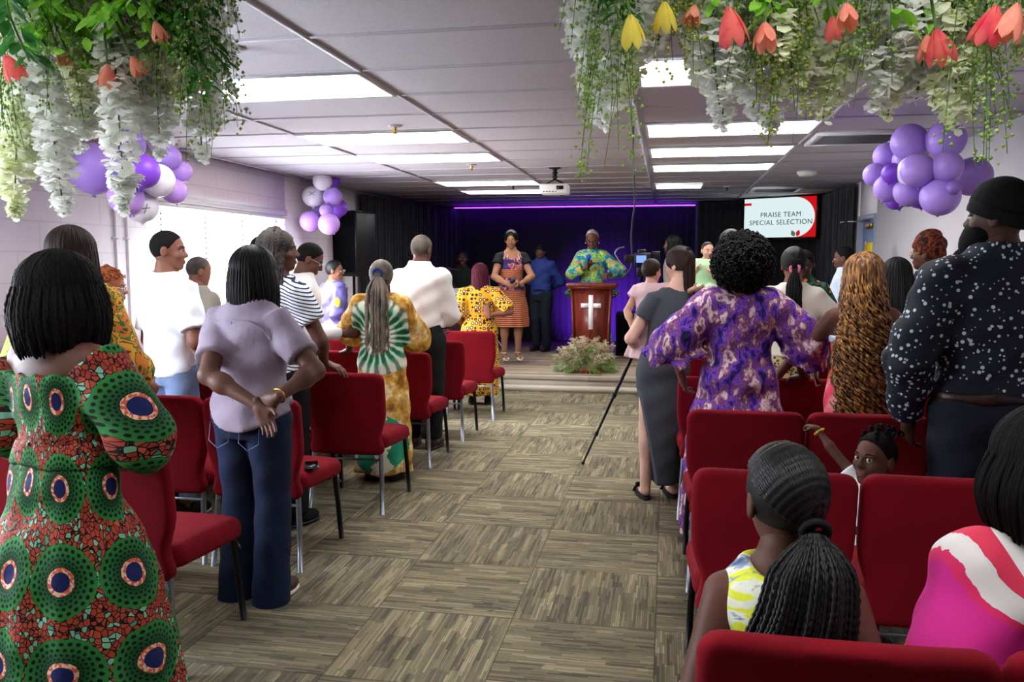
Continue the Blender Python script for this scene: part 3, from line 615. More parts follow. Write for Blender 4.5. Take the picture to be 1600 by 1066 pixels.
# fabrics
def cyl(g, k=1.0):
    return g.x.atan2(g.y * -1.0)     # 0 at the middle of the back
def fab_green_ankara():
    g = G('green_circle_print', 0.8, 0.25); an = cyl(g); per = 0.80; fu = (an / per + 0.5 + 0.04); fv = (g.z / 0.262 + 0.13); col_id = fu.floor(); fv = fv + g.white(g.vec(col_id, 1.0)) * 0.16
    ru = (fu.frac() - 0.5) * 0.215; rv = (fv.frac() - 0.5) * 0.262; r = (ru * ru + rv * rv).sqrt(); a = ru.atan2(rv)
    ring = (r + 0.0001).log() * 5.2; rid = ring.floor(); ang = a * (26 / (2 * PI)) + rid * 0.5; du = ang.frac() - 0.5; dv = ring.frac() - 0.5; dot = (du * du + dv * dv).sqrt().lt(0.30 )
    green = g.mix(r.smooth(0.035, 0.115), '#0f4022', '#2c7d38'); green = g.mix(dot, green, '#04130a')
    v1 = g.vec(an * 0.23, g.z * 0.75, 0.0); ed = g.voro(78, 'DISTANCE_TO_EDGE', v1); cr = g.cellrand(78, v1)
    bgc = g.ramp(cr, [(0.0, '#a8432f'), (0.62, '#bd5a40'), (0.66, '#7cb898'), (0.82, '#4a8f6a'), (0.86, '#9c3a28')], True); bgc = g.mix(ed.lt(0.075), bgc, '#120a0a')
    wob = g.noise(30, 2) * 0.012; c = g.mix((r + wob).lt(0.112), bgc, green); orange = g.mix(g.noise(90, 1).gt(0.52), '#c85c3c', '#e6b9a0'); c = g.mix((r + wob).lt(0.047), c, orange); c = g.mix((r + wob * 0.4).lt(0.031), c, '#141d55'); g.col(c); g.bump(g.noise(25, 3), 0.25, 0.02); M['f_green'] = g.m
fab_green_ankara()
def fab_noise(name, stops, scale=6, detail=4, dist=0.5, zs=1.0, const=False, rough=0.8, sheen=0.0, xs=1.0):
    g = G(name, rough, 0.25); n = g.noise(scale, detail, g.vec(g.x * xs, g.y * xs, g.z * zs), 0.6, dist); g.col(g.ramp(n, stops, const)); g.bump(g.noise(18, 3), 0.3, 0.02)
    if sheen: g.sheen(sheen)
    M[name] = g.m
fab_noise('f_purple_dye', [(0.34, '#170d1e'), (0.42, '#3c1f8c'), (0.47, '#8a4fc4'), (0.50, '#5a2a48'), (0.55, '#a8708c'), (0.60, '#ecd6da'), (0.66, '#8a4a6c'), (0.76, '#2a1330')], 17, 10, 0.35, 0.6)
fab_noise('f_orange_green', [(0.36, '#2f4f22'), (0.42, '#c8701c'), (0.5, '#3f6b2a'), (0.55, '#d89a2c'), (0.62, '#7c2c16'), (0.7, '#355c2c')], 9, 3, 1.0, 1.0, True)
fab_noise('f_dark_print', [(0.35, '#0f1222'), (0.45, '#7c2b18'), (0.52, '#1a2b22'), (0.58, '#b0702a'), (0.64, '#141018')], 14, 3, 1.0, 1.0, True)
fab_noise('f_headwrap', [(0.38, '#120906'), (0.47, '#3c140b'), (0.54, '#8f3d16'), (0.58, '#55200e'), (0.66, '#0e0806')], 16, 3, 1.0, 1.0)
fab_noise('f_satin', [(0.35, '#3f3868'), (0.5, '#6a60a4'), (0.65, '#9a93c4')], 4, 3, 0.5, 1.0, rough=0.3)
fab_noise('f_satin_yellow', [(0.4, '#b0a018'), (0.6, '#e4dc3c')], 12, 3)
fab_noise('f_yellow_blue', [(0.36, '#3d4f73'), (0.42, '#8c9db5'), (0.45, '#e9ead8'), (0.50, '#e9ead8'), (0.53, '#e6ea3a'), (0.60, '#dfe838'), (0.64, '#7f93ad'), (0.70, '#e8e8dc')], 9, 4, 1.2)
fab_noise('f_coral', [(0.35, '#e63a4c'), (0.5, '#f4586a'), (0.62, '#f0a0a4'), (0.7, '#6f84d8')], 5, 4, 1.0, 1.6)
fab_noise('f_podium', [(0.34, '#0f6e78'), (0.44, '#1d9aa0'), (0.5, '#d8872c'), (0.54, '#2aa35a'), (0.6, '#b8d23a'), (0.66, '#1d8f86')], 8, 3, 1.0, 1.0, True)
fab_noise('f_lilac', [(0.35, '#8f8294'), (0.65, '#9f92a3')], 3, 3); fab_noise('f_pinkdress', [(0.35, '#c4a0a4'), (0.65, '#d4b2b2')], 3, 3); fab_noise('f_silver_wrap', [(0.35, '#6f6360'), (0.5, '#b5a8a2'), (0.65, '#8f827c')], 14, 3, 1, 3)
for n_, c_, r_ in (('f_white', '#eceef4', 0.8), ('f_white_shirt', '#e6e4e2', 0.8), ('f_grey_dress', '#45484f', 0.85), ('f_black', '#0e0e11', 0.8), ('f_navy_pants', '#161a26', 0.85), ('f_navy', '#141830', 0.8), ('f_blue_shirt', '#20306e', 0.75), ('f_tan', '#9a9284', 0.85), ('f_beanie', '#0c0c0e', 0.95), ('f_dark_green', '#15201c', 0.9), ('f_cream_knit', '#d8d2c2', 0.9), ('f_brown', '#4a3222', 0.7), ('f_pink', '#e87a9a', 0.6), ('f_light_green', '#a8c8a0', 0.8), ('f_leather', '#2a1710', 0.4), ('f_lightblue', '#bcc8e0', 0.8)): plain(n_, c_, r_, 0.25, bump=0.2, bs=20)
def fab_denim(name, c1, c2):
    g = G(name, 0.85, 0.2); n = g.noise(5, 4, g.vec(g.x, g.y, g.z * 0.5)); g.col(g.ramp(n, [(0.35, c1), (0.65, c2)])); g.bump((g.x * 900 + g.z * 900).sin() * 0.3 + g.noise(12, 3), 0.3, 0.01); M[name] = g.m
fab_denim('f_denim', '#141b30', '#1e2a48'); fab_denim('f_denim_light', '#6a7fa6', '#8aa0c4')
def fab_radial():
    g = G('radial_tie_dye', 0.85, 0.2); dx = g.x * 1.0; dz = g.z - 1.02; r = (dx * dx + dz * dz).sqrt(); a = dx.atan2(dz); w_ = g.noise(9, 4) ; ra = ((a + w_ * 0.25) * 22.0).sin()
    base = g.ramp(g.noise(11, 6, rough=0.65), [(0.36, '#8a5a1e'), (0.46, '#b98432'), (0.54, '#cfa255'), (0.62, '#e6d4a0')]); rr = r + w_ * 0.05 - 0.025
    gm = g.ramp(rr * 2.5, [(0.0, '#dfe8d6'), (0.12, '#2f9a66'), (0.17, '#e6eadc'), (0.27, '#e9ecdf'), (0.33, '#178a5a'), (0.45, '#1b7d55'), (0.52, '#8fc09a'), (0.62, '#e8e6cc'), (0.70, '#2f8a68'), (0.80, '#d8cfa0')])
    rays = g.mix(((ra.gt(0.35)) * (rr.gt(0.09))) * 0.75, gm, '#1a4f3c'); rays = g.mix(((ra.lt(-0.5)) * (rr.gt(0.09))) * 0.6, rays, '#e9ead8')
    back = g.y.lt(0.03) * g.x.abs().lt(0.205); c = g.mix(rr.lt(0.27) * back, base, rays); dz2 = g.z - 0.28; r2 = (dx * dx + dz2 * dz2).sqrt() + w_ * 0.05; c = g.mix(r2.lt(0.24) * back, c, g.mix(ra.gt(0.0), '#2a8f70', '#e6e4c8')); g.col(c); g.bump(g.noise(15, 3), 0.3, 0.02); M['f_radial'] = g.m
fab_radial()
def fab_stripes():
    g = G('navy_stripes', 0.85, 0.2); s = ((g.z * 1.0 + g.x.abs() * 0.35) * 52).frac().lt(0.36); g.col(g.mix(s, '#e8eaf0', '#18233c')); M['f_stripes'] = g.m
    g = G('zigzag_stripes', 0.8, 0.2); zz = ((cyl(g) * 9).frac() - 0.5).abs() * 0.02; s = ((g.z + zz) * 38).frac(); low = g.ramp(s, [(0, '#7a2c24'), (0.45, '#e0a070'), (0.7, '#b85a34'), (0.85, '#4a1c22')], True)
    hi = g.ramp(g.noise(13, 2, dist=1.5), [(0.4, '#33245c'), (0.48, '#7a3a5c'), (0.54, '#e08a3c'), (0.6, '#3a2f80'), (0.66, '#d8b0a8')], True); g.col(g.mix(g.z.gt(0.93) , low, g.mix(g.z.gt(1.09) * g.z.lt(1.2), hi, low))); M['f_singer'] = g.m
fab_stripes()
def fab_dots():
    g = G('navy_dots', 0.75, 0.3); d = g.voro(38, rand=1.0); k = g.cellrand(38).gt(0.3); d2 = g.voro(60, rand=1.0); k2 = g.cellrand(60).gt(0.65); s = (d.lt(0.27) * k).mx(d2.lt(0.24) * k2); g.col(g.mix(s, '#111524', '#b9c9cf')); g.bump(g.noise(14, 3), 0.3, 0.02); M['f_dots'] = g.m
    g = G('yellow_spots', 0.75, 0.3); d = g.voro(23, rand=0.45); c = g.ramp(d, [(0, '#e9c9b8'), (0.22, '#e9c9b8'), (0.23, '#2b1a10'), (0.43, '#3a2412'), (0.44, '#d99a1c')], True); g.col(c); M['f_yellow_spots'] = g.m
    g = G('leopard', 0.8, 0.3); d = g.voro(45); g.col(g.ramp(d, [(0, '#b08d55'), (0.2, '#8d7448'), (0.3, '#17130f'), (0.48, '#c4b183')], True)); M['f_leopard'] = g.m
    g = G('orange_dots', 0.8, 0.3); d = g.voro(20); g.col(g.ramp(d, [(0, '#e0982c'), (0.25, '#a23a1c'), (0.3, '#10182c'), (0.5, '#2c6040')], True)); M['f_child_print'] = g.m
    g = G('pink_patches', 0.75, 0.3); jag = g.noise(60, 2, g.vec(g.x * 0.6 + g.z * 0.6, g.y, g.z * 0.2)) * 0.12; n = (g.z * 13 - g.x.abs() * 9 + g.noise(2.5, 1) * 4 + jag * 2).sin() * 0.5 + 0.5
    m = (g.x * 9 + g.z * 5 + g.noise(2.0, 1) * 3 + 1.2).sin() * 0.5 + 0.5; c = g.ramp(n, [(0, '#e02a94'), (0.30, '#ea2f6c'), (0.40, '#f0eae8'), (0.66, '#e9e4e4'), (0.70, '#e43a5a')], True); c2 = g.ramp(n, [(0, '#f0eae8'), (0.35, '#e23a9a'), (0.7, '#f2ecea')], True); g.col(g.mix(m.gt(0.55), c, c2)); M['f_pink_patch'] = g.m
fab_dots()
# ================================================================ people: builder
def ik(S, W, a, b, pole):
    S, W = _v(S), _v(W); d = W - S; L = np.linalg.norm(d); mxl = (a + b) * 0.999
    if L > mxl: W = S + d / L * mxl; d = W - S; L = mxl
    x = (a * a - b * b + L * L) / (2 * L); h = math.sqrt(max(a * a - x * x, 1e-6)); u = d / L; p = _v(pole) - (_v(pole) @ u) * u; p /= np.linalg.norm(p) + 1e-9
    return S + u * x + p * h, W
def hand_mesh(w, d, n, curl=0.35, sc=1.0, right=True, res=0.0045, spread=1.0, thumb=0.5):
    """palm and five fingers; w wrist, d finger direction, n palm normal"""
    w, d, n = _v(w), _v(d), _v(n); d = d / np.linalg.norm(d); n = n - (n @ d) * d; n = n / np.linalg.norm(n); t = np.cross(d, n) * (1 if right else -1)
    s = SDF(res); P = lambda a, b, c=0.0: w + (d * a + t * b + n * c) * sc
    fat = max(1.0, res / 0.0055)
    offs = (0.027, 0.009, -0.009, -0.026); L = (0.072, 0.080, 0.074, 0.058); B = (0.088, 0.092, 0.088, 0.080)
    s.u(cap(P(-0.02, 0), P(0.02, 0), 0.024 * sc, 0.023 * sc), 0)
    for o, b in zip(offs, B): s.u(cap(P(0.01, o * 0.5), P(b, o), 0.0165 * sc, 0.0115 * sc), 0.016 * sc)
    s.u(cap(P(0.02, 0.016, 0.006), P(0.06, 0.03, 0.010), 0.015 * sc, 0.012 * sc), 0.014 * sc)
    for i, (o, l, b) in enumerate(zip(offs, L, B)):
        a = 0.25 * curl; p = P(b, o); r = (0.0086, 0.009, 0.0086, 0.0076)[i] * sc * fat; fl = (0.45, 0.32, 0.23)
        for j in range(3):
            a += curl * (1.0, 1.15, 0.8)[j]; q = p + (d * math.cos(a) + n * math.sin(a) + t * (o * 1.6 * spread)) * l * fl[j] * sc
            s.u(cap(p, q, r, r * 0.92), 0.003); p = q; r *= 0.92
    p = P(0.03, 0.026, 0.006); dr = d * 0.65 + t * 0.75 + n * thumb * 0.5; dr /= np.linalg.norm(dr); q = p + dr * 0.045 * sc; dr2 = d * 0.9 + t * 0.25 + n * thumb; dr2 /= np.linalg.norm(dr2)
    s.u(cap(p, q, 0.013 * sc * fat, 0.0105 * sc * fat), 0.012 * sc); s.u(cap(q, q + dr2 * 0.032 * sc, 0.0102 * sc * fat, 0.009 * sc * fat), 0.003)
    return s.mesh()
TF = [(0.80, .155, .10), (0.90, .172, .118, 0, -.012), (1.00, .150, .105), (1.08, .128, .092), (1.20, .140, .103, 0, .004), (1.32, .158, .104), (1.39, .150, .082), (1.43, .105, .064), (1.465, .062, .054), (1.49, .052, .052)]
TM = [(0.80, .150, .10), (0.90, .160, .112, 0, -.008), (1.00, .148, .105), (1.08, .142, .104), (1.20, .158, .112), (1.32, .176, .112), (1.395, .166, .088), (1.435, .118, .068), (1.47, .064, .058), (1.50, .056, .056)]
LABELS_P = []
class Person:
    def __init__(s, label, x, y, yaw=0.0, H=1.7, sex='f', w=1.0, sk='dark', head=(0, 0), lean=0.0, res=0.012, base=0.0, sit=None, legx=0.095, feet=None, shoulder=1.0, headscale=1.0, leanx=0.0, cat='person', name='person', deep=1.0):
        s.root = tag(empty(name, (x, y, base), yaw), label, cat); s.x, s.y, s.yaw, s.base = x, y, yaw, base
        s.k = H / 1.7; s.w = w; s.res = res; s.sk = SK[sk]; s.sex = sex; s.lean = lean; s.leanx = leanx; s.dz = 0.0 if sit is None else sit - 0.86 * s.k; s.deep = deep
        s.sw = (0.165 if sex == 'f' else 0.19) * (0.4 + 0.6 * w) * shoulder; s.T = TF if sex == 'f' else TM; s.hy, s.hp = head; s.hs = headscale; s.legx = legx; s.sit = sit is not None; s.feet = feet; s.arms = {}
        hc = s.pt(0, 0.012, 1.595); s.Rh = rot('Z', s.hy) @ rot('X', -s.hp); nb = s.pt(0, -0.005, 1.50)
        s.hc = nb + s.Rh @ ((hc - nb)); s.nb = nb; s.hk = s.k * headscale
    def pt(s, x, y, z): return _v(((x + s.leanx * max(z - 0.85, 0)) * s.k * 1.0, (y + s.lean * max(z - 1.0, 0)) * s.k, z * s.k + s.dz))
    def rows(s, ease=0.0, z0=None, z1=None, extra=(), T=None, ws=1.0):
        out = []; base = [tuple(r) + (0,) * (5 - len(r)) for r in (T or s.T)]; A0 = np.array(base, float)
        for zz in (z0, z1):
            if zz is not None and A0[0, 0] < zz < A0[-1, 0] and not (extra and zz == z0 and zz > 0.84 and min(e[0] for e in extra) < zz): base.append((zz,) + tuple(np.interp(zz, A0[:, 0], A0[:, i]) for i in range(1, 5)))
        for r in sorted(base):
            z, rx, ry = r[:3]; cy = r[4]
            if z > 1.42: wx = 1 + (s.w - 1) * 0.3
            else: wx = s.w
            if (z0 is None or z >= z0) and (z1 is None or z <= z1): out.append((z, rx * wx * ws + ease, ry * (0.5 + 0.5 * wx) * ws * s.deep + ease, 0, cy))
        A = [(r[0], r[1], r[2], 0, r[4] if len(r) > 4 else 0) for r in extra]; B = out + A
        return [(z * s.k + s.dz, rx * s.k, ry * s.k, (cx + s.leanx * max(z - 0.85, 0)) * s.k, (cy + s.lean * max(z - 1.0, 0)) * s.k) for z, rx, ry, cx, cy in B]
    def local(s, p):
        dx, dy = p[0] - s.x, p[1] - s.y; c, n = math.cos(-s.yaw), math.sin(-s.yaw); return _v((dx * c - dy * n, dx * n + dy * c, p[2] - s.base))
    def arm(s, side, wrist=None, world=None, pole=None, d=None, n=None, curl=0.35, **hk):
        """side -1 left / +1 right of the person (x axis)"""
        S = s.pt(side * (s.sw - 0.022), -0.005, 1.362); ak = hk.pop('ak', 1.0); a, b = 0.31 * s.k * ak, 0.262 * s.k * ak
        W = s.local(world) if world is not None else (s.pt(*wrist) if wrist is not None else s.pt(side * (s.sw + 0.05 + 0.07 * (s.w - 1)), 0.03, 0.86))
        pole = (side * 0.4, -1, 0) if pole is None else pole; El, W = ik(S, W, a, b, pole); dd = (W - El) / np.linalg.norm(W - El) if d is None else _v(d)
        nn = _v((-side, 0.2, 0)) if n is None else _v(n); s.arms[side] = (S, El, W, dd, nn, curl, hk); return s
    def body(s, hands=True, legs=True, face=True, hres=None):
        k = s.k; m = SDF(s.res); ww = 0.4 + 0.6 * s.w
        m.u(loft(s.rows()), 0)
        for sd in (-1, 1):
            if sd not in s.arms: s.arm(sd)
            S, El, W = s.arms[sd][:3]; r = (0.050 if s.sex == 'f' else 0.054) * k * ww
            m.u(cap(S, El, r, r * 0.80), 0.035 * k); m.u(cap(El, W, r * 0.80, 0.026 * k), 0.02 * k); m.u(ell(El + (W - El) * 0.28, (0.042 * k * ww,) * 3), 0.03 * k)
        s.legj = {}
        for sd in (-1, 1):
            hip = s.pt(sd * s.legx * 0.95, 0, 0.87)
            if s.sit: kn = hip + _v((sd * 0.03, 0.42, -0.01)) * k; an = _v((kn[0], kn[1] - 0.02, 0.09 * k))
            elif s.feet: fx, fy = s.feet[0 if sd < 0 else 1]; an = _v((fx, fy, 0.085 * k)); kn = (hip + an) / 2 + _v((0, 0.03, 0.02)) * k
            else: an = _v((sd * s.legx, -0.02, 0.085)) * k; kn = (hip + an) / 2 + _v((0, 0.025, 0.02)) * k
            s.legj[sd] = (hip, kn, an)
            if legs: m.u(cap(hip, kn, 0.085 * k * ww, 0.056 * k * ww), 0.03 * k); m.u(cap(kn, an, 0.054 * k * ww, 0.037 * k), 0.02 * k); m.u(ell(kn + (an - kn) * 0.28 + _v((0, -0.015, 0)) * k, _v((0.052, 0.055, 0.10)) * k * ww), 0.03 * k); m.u(cap(an + _v((0, -0.02, -0.035)) * k, an + _v((0, 0.13, -0.06)) * k, 0.032 * k, 0.024 * k), 0.02 * k)
        hk = s.hk; R = s.Rh; H = lambda x, y, z: s.hc + R @ (_v((x, y, z)) * hk); Rm = R
        m.u(cap(s.pt(0, -0.01, 1.42), H(0, -0.02, -0.05), 0.054 * k * (1.1 if s.sex == 'm' else 1) * (0.6 + 0.4 * s.w), 0.052 * k), 0.03 * k)
        hm = SDF(0.0065 if s.res <= 0.012 else 0.009)
        hm.u(ell(H(0, -0.012, 0.018), _v((0.074, 0.093, 0.090)) * hk, Rm), 0); hm.u(ell(H(0, 0.022, -0.050), _v((0.054, 0.062, 0.066)) * hk, Rm), 0.035 * hk); hm.u(ell(H(0, 0.058, -0.095), _v((0.022, 0.02, 0.018)) * hk, Rm), 0.03 * hk)
        hm.u(cap(s.pt(0, -0.008, 1.47), H(0, -0.02, -0.04), 0.050 * k * (0.6 + 0.4 * s.w), 0.050 * k), 0.02 * k)
        if face:
            hm.u(cap(H(0, 0.078, 0.008), H(0, 0.097, -0.026), 0.008 * hk, 0.013 * hk), 0.014 * hk)
            for sd in (-1, 1):
                hm.u(ell(H(sd * 0.011, 0.090, -0.03), _v((0.009, 0.011, 0.008)) * hk, Rm), 0.006 * hk); hm.sub(ell(H(sd * 0.030, 0.083, 0.0), _v((0.017, 0.014, 0.010)) * hk, Rm), 0.014 * hk)
                hm.u(cap(H(sd * 0.014, 0.078, 0.020), H(sd * 0.045, 0.066, 0.020), 0.007 * hk), 0.012 * hk); hm.u(ell(H(sd * 0.040, 0.055, -0.03), _v((0.02, 0.02, 0.018)) * hk, Rm), 0.02 * hk)
        for sd in (-1, 1):
            hm.u(ell(H(sd * 0.078, -0.012, -0.012), _v((0.010, 0.020, 0.032)) * hk, Rm), 0.008 * hk); hm.sub(ell(H(sd * 0.088, -0.006, -0.008), _v((0.006, 0.010, 0.018)) * hk, Rm), 0.006)
        if face: hm.u(cap(H(-0.018, 0.080, -0.057), H(0.018, 0.080, -0.057), 0.0075 * hk), 0.006 * hk); hm.u(cap(H(-0.013, 0.079, -0.068), H(0.013, 0.079, -0.068), 0.0085 * hk), 0.006 * hk)
        parts = [m.mesh(), hm.mesh()]
        if hands:
            for sd in (-1, 1):
                S, El, W, dd, nn, curl, hkw = s.arms[sd]; parts.append(hand_mesh(W, dd, nn, curl, k, sd > 0, hres or (0.005 if s.res <= 0.012 else 0.0075), **hkw))
        mk('body', *merge(parts), s.sk, s.root)
        if face:
            for sd in (-1, 1):
                c = H(sd * 0.030, 0.0715, 0.0); V, F = usphere(16, 11); ey = mk('eye', V * 0.0120 * hk + c, F, M['eye_white'], s.root); gz = getattr(s, 'gaze', (0, 0)); dv = R @ _v((gz[0], 1, gz[1])); dv /= np.linalg.norm(dv)
                mk('iris', V * 0.0078 * hk + c + dv * 0.0054 * hk, F, M['eye_iris'], ey)
                ev = SDF(0.003).u(ell(c, (0.0142 * hk,) * 3), 0); zz_ = getattr(s, 'lid', 0.05); up = R @ _v((0, 0, 1.0))
                ev.clip(lambda X, Y, Z, c=c, up=up, zz_=zz_: -((X - c[0]) * up[0] + (Y - c[1]) * up[1] + (Z - c[2]) * up[2]) + zz_ * 0.0125 * hk); mk('eyelid', *ev.mesh(), s.sk, s.root)
                mk('eyebrow', *tubes(np.array([[H(sd * 0.016, 0.083, 0.022), H(sd * 0.032, 0.080, 0.027), H(sd * 0.048, 0.068, 0.022)]]), 0.0028 * hk, 5), M['hair_soft'], s.root)
            mk('lips', *merge([tubes(np.array([[H(-0.022, 0.080, -0.062), H(-0.008, 0.0885, -0.058), H(0, 0.0885, -0.059), H(0.008, 0.0885, -0.058), H(0.022, 0.080, -0.062)]]), np.array([0.002, 0.005, 0.005, 0.005, 0.002]) * hk, 6), tubes(np.array([[H(-0.018, 0.081, -0.066), H(0, 0.088, -0.069), H(0.018, 0.081, -0.066)]]), np.array([0.002, 0.006, 0.002]) * hk, 6)]), M['lips'], s.root)
        return s
    def cloth(s, name, mat, z0=0.84, z1=1.47, ease=0.013, extra=(), sleeve=None, sr=(0.068, 0.062), wav=0.0, fold=None, cut=(), legs=None, res=None, ws=1.0, T=None, fold2=0.0, split=None, shcap=0.012, disp=None):
        k = s.k; m = SDF(res or s.res); m.u(loft(s.rows(ease, z0, z1, extra, T, ws), fold), 0)
        if sleeve:
            for sd in (-1, 1):
                sl = sleeve if not isinstance(sleeve, dict) else sleeve.get(sd, 0)
                if not sl: continue
                S, El, W = s.arms[sd][:3]; ww = 0.4 + 0.6 * s.w; m.u(ell(S, _v((0.86, 0.86, 0.80)) * sr[0] * k * ww), 0.025 * k)
                if sl <= 1: m.u(cone(S, S + (El - S) * sl, sr[0] * k * ww, sr[1] * k * ww, wav=wav), shcap * k)
                else: r_mid = (sr[0] + sr[1]) / 2 if len(sr) == 2 else sr[1]; m.u(cap(S, El, sr[0] * k * ww, r_mid * k * ww), 0.03 * k); m.u(cone(El, El + (W - El) * (sl - 1), r_mid * k * ww, sr[-1] * k * ww, wav=wav), 0.02 * k)
        if legs:
            rt, rk, rh, zend = legs
            for sd in (-1, 1):
                hip, kn, an = s.legj[sd]; ww = 0.4 + 0.6 * s.w; e = an + (kn - an) * zend; m.u(cap(hip, kn, rt * k * ww, rk * k * ww), 0.02 * k); m.u(cone(kn, e, rk * k * ww, rh * k * ww), 0.015 * k)
        a = 0.0035 if fold2 == 0 else fold2; ph = rnd.random() * 6
        m.disp(lambda X, Y, Z: a * np.sin(23 * X + 11 * Z + ph) * np.sin(17 * Y - 9 * Z + ph) + a * 0.7 * np.sin(41 * Z + 26 * X * np.sign(Y + 0.01) + ph))
        if disp: m.disp(disp)
        for c in cut: (m.sub(c, 0.006) if isinstance(c, tuple) else m.clip(c))
        return mk(name, *m.mesh(), mat, s.root)
    def shoes(s, mat, sole=None, h=0.05):
        k = s.k
        for sd in (-1, 1):
            an = s.legj[sd][2]; m = SDF(0.008); m.u(ell(an + _v((0, -0.025, -0.03)) * k, _v((0.042, 0.05, 0.055)) * k), 0); m.u(ell(an + _v((sd * 0.006, 0.09, -0.045)) * k, _v((0.047, 0.10, 0.042)) * k), 0.03 * k)
            z0 = an[2] - 0.083 * k; m.clip(lambda X, Y, Z, z0=z0: z0 + 0.002 - Z); sh = mk('shoe', *m.mesh(), mat, s.root)
            q = SDF(0.008); q.u(ell(an + _v((0, -0.025, -0.07)) * k, _v((0.045, 0.052, 0.03)) * k), 0); q.u(ell(an + _v((sd * 0.006, 0.09, -0.07)) * k, _v((0.050, 0.105, 0.03)) * k), 0.03 * k); q.clip(lambda X, Y, Z, z0=z0: np.maximum(z0 - Z, Z - z0 - 0.022)); mk('sole', *q.mesh(), sole or M['black_plastic'], sh)
    # ---- hair
    def scalp(s, mat, grow=0.010, front=0.45, fuzz=0.0, name='hair', low=-0.055, extra=(), res=0.007, fuzzf=300):
        """close-fitting cap of hair; front = height of the hairline"""
        hk = s.hk; R = s.Rh; c = s.hc + R @ (_v((0, -0.015, 0.022)) * hk); m = SDF(res); m.u(ell(c, (_v((0.074, 0.093, 0.090)) + grow) * hk, R), 0)
        for e in extra: m.u(*e)
        ax = [R @ _v(v) for v in ((1, 0, 0), (0, 1, 0), (0, 0, 1))]
        def cl(X, Y, Z):
            dx, dy, dz = X - s.hc[0], Y - s.hc[1], Z - s.hc[2]; ly = dx * ax[1][0] + dy * ax[1][1] + dz * ax[1][2]; lz = dx * ax[2][0] + dy * ax[2][1] + dz * ax[2][2]; lx = np.abs(dx * ax[0][0] + dy * ax[0][1] + dz * ax[0][2])
            line = np.where(ly > 0.0, low * hk * 0.2 + (ly - 0.0) * (1.1 + front), low * hk + np.maximum(0, ly + 0.05 * hk) * 0.6); return (line - lz) * 0.7
        m.clip(cl)
        if fuzz: m.disp(lambda X, Y, Z: fuzz * (np.sin(fuzzf * X) * np.sin(fuzzf * Y + 1) * np.sin(fuzzf * Z) + 0.6 * np.sin(fuzzf * 0.53 * X + 2) * np.sin(fuzzf * .61 * Y) * np.sin(fuzzf * .57 * Z)))
        return mk(name, *m.mesh(), mat, s.root)
    def hang(s, mat, n, zend, r=0.004, az=(0.75, 2 * PI - 0.75), curl=0.0, cp=0.02, jit=0.03, grow=0.012, bulge=0.02, name='hair', sides=5, steps=26, back=0.0, core=True, th0=(0.02, 1.3), braid=0.0, xs=1.0, side_pull=0.0, spread=1.0, push=0.0, corew=1.0):
        """strands from the scalp down to height zend (absolute local z); azimuth 0 = face"""
        hk = s.hk; c = s.hc + s.Rh @ (_v((0, -0.015, 0.022)) * hk); Rad = (_v((0.074, 0.093, 0.090)) + grow) * hk; Rz = rot('Z', s.hy)
        P = np.zeros((n, steps, 3)); thE = 1.8
        for i in range(n):
            a = az[0] + (az[1] - az[0]) * ((i + rng.random()) / n); t0 = th0[0] + (th0[1] - th0[0]) * rng.random(); m = steps // 3; th = np.linspace(t0, 1.5 + 0.5 * rng.random(), m); g_ = 1.02 + 0.06 * rng.random() + bulge * np.sin(np.clip(th, 0, PI / 2)) * 3
            q = np.stack([np.sin(th) * np.sin(a) * g_, np.sin(th) * np.cos(a) * g_, np.cos(th) * (1 + 0.03 * rng.random())], 1) * Rad; q = q @ Rz.T + c
            e = q[-1]; z1 = (zend if np.ndim(zend) == 0 else zend[0] + (zend[1] - zend[0]) * rng.random()) + jit * (rng.random() - 0.5) * 2; L = e[2] - z1; u = np.linspace(0, 1, steps - m + 1)[1:]
            out = (e - c) * _v((1, 1, 0)); out /= np.linalg.norm(out) + 1e-9
            D = np.stack([e[0] + out[0] * bulge * 0.5 * np.sin(u * 3.1) * (1 - side_pull * u) + (e[0] - c[0]) * (spread - 1) * u + jit * (rng.random() - 0.5) * u, e[1] + out[1] * bulge * 0.5 * np.sin(u * 3.1) - push * u + back * np.minimum(u * 2.5, 1) + jit * 0.6 * (rng.random() - 0.5) * u, e[2] - L * u], 1)
            P[i] = np.concatenate([q, D])
        if curl:
            ph = rng.random((n, 1)) * 6.28; fq = 0.75 + 0.5 * rng.random((n, 1)); ll = np.concatenate([[0], np.cumsum(np.linalg.norm(np.diff(P.mean(0), axis=0), axis=1))])[None]; amp = curl * np.clip((np.arange(steps) - steps * 0.3) / (steps * 0.3), 0, 1)[None]
            P[..., 0] += amp * np.cos(ll / cp * 2 * PI * 0.16 * fq + ph); P[..., 1] += amp * np.sin(ll / cp * 2 * PI * 0.16 * fq + ph)
        taper = np.ones(steps); taper[-1] = 0.3; taper[-2] = 0.8; rr = r * taper[None] * (0.8 + 0.4 * rng.random((n, 1)))
        if braid: rr = rr * (1 + braid * np.sin(np.arange(steps) * 2.4)[None] )
        parts = [tubes(P, rr, sides)]
        if core:
            m = SDF(0.009); zm = zend if np.ndim(zend) == 0 else zend[0]; cb = c + Rz @ (_v((0, -0.03, 0)) * hk); m.u(ell(c, Rad * 0.95, Rz), 0); yb = back; zz = zm + 0.03
            if c[2] - zz > 0.1: m.u(loft([(zz, Rad[0] * 0.8 * corew * spread, 0.035, cb[0], cb[1] - 0.04 + yb - push), ((zz + c[2]) / 2, Rad[0] * 0.86 * corew, 0.045, cb[0], cb[1] - 0.03 + yb - push * 0.5), (c[2], Rad[0] * 0.9, 0.06, cb[0], cb[1])]), 0.03)
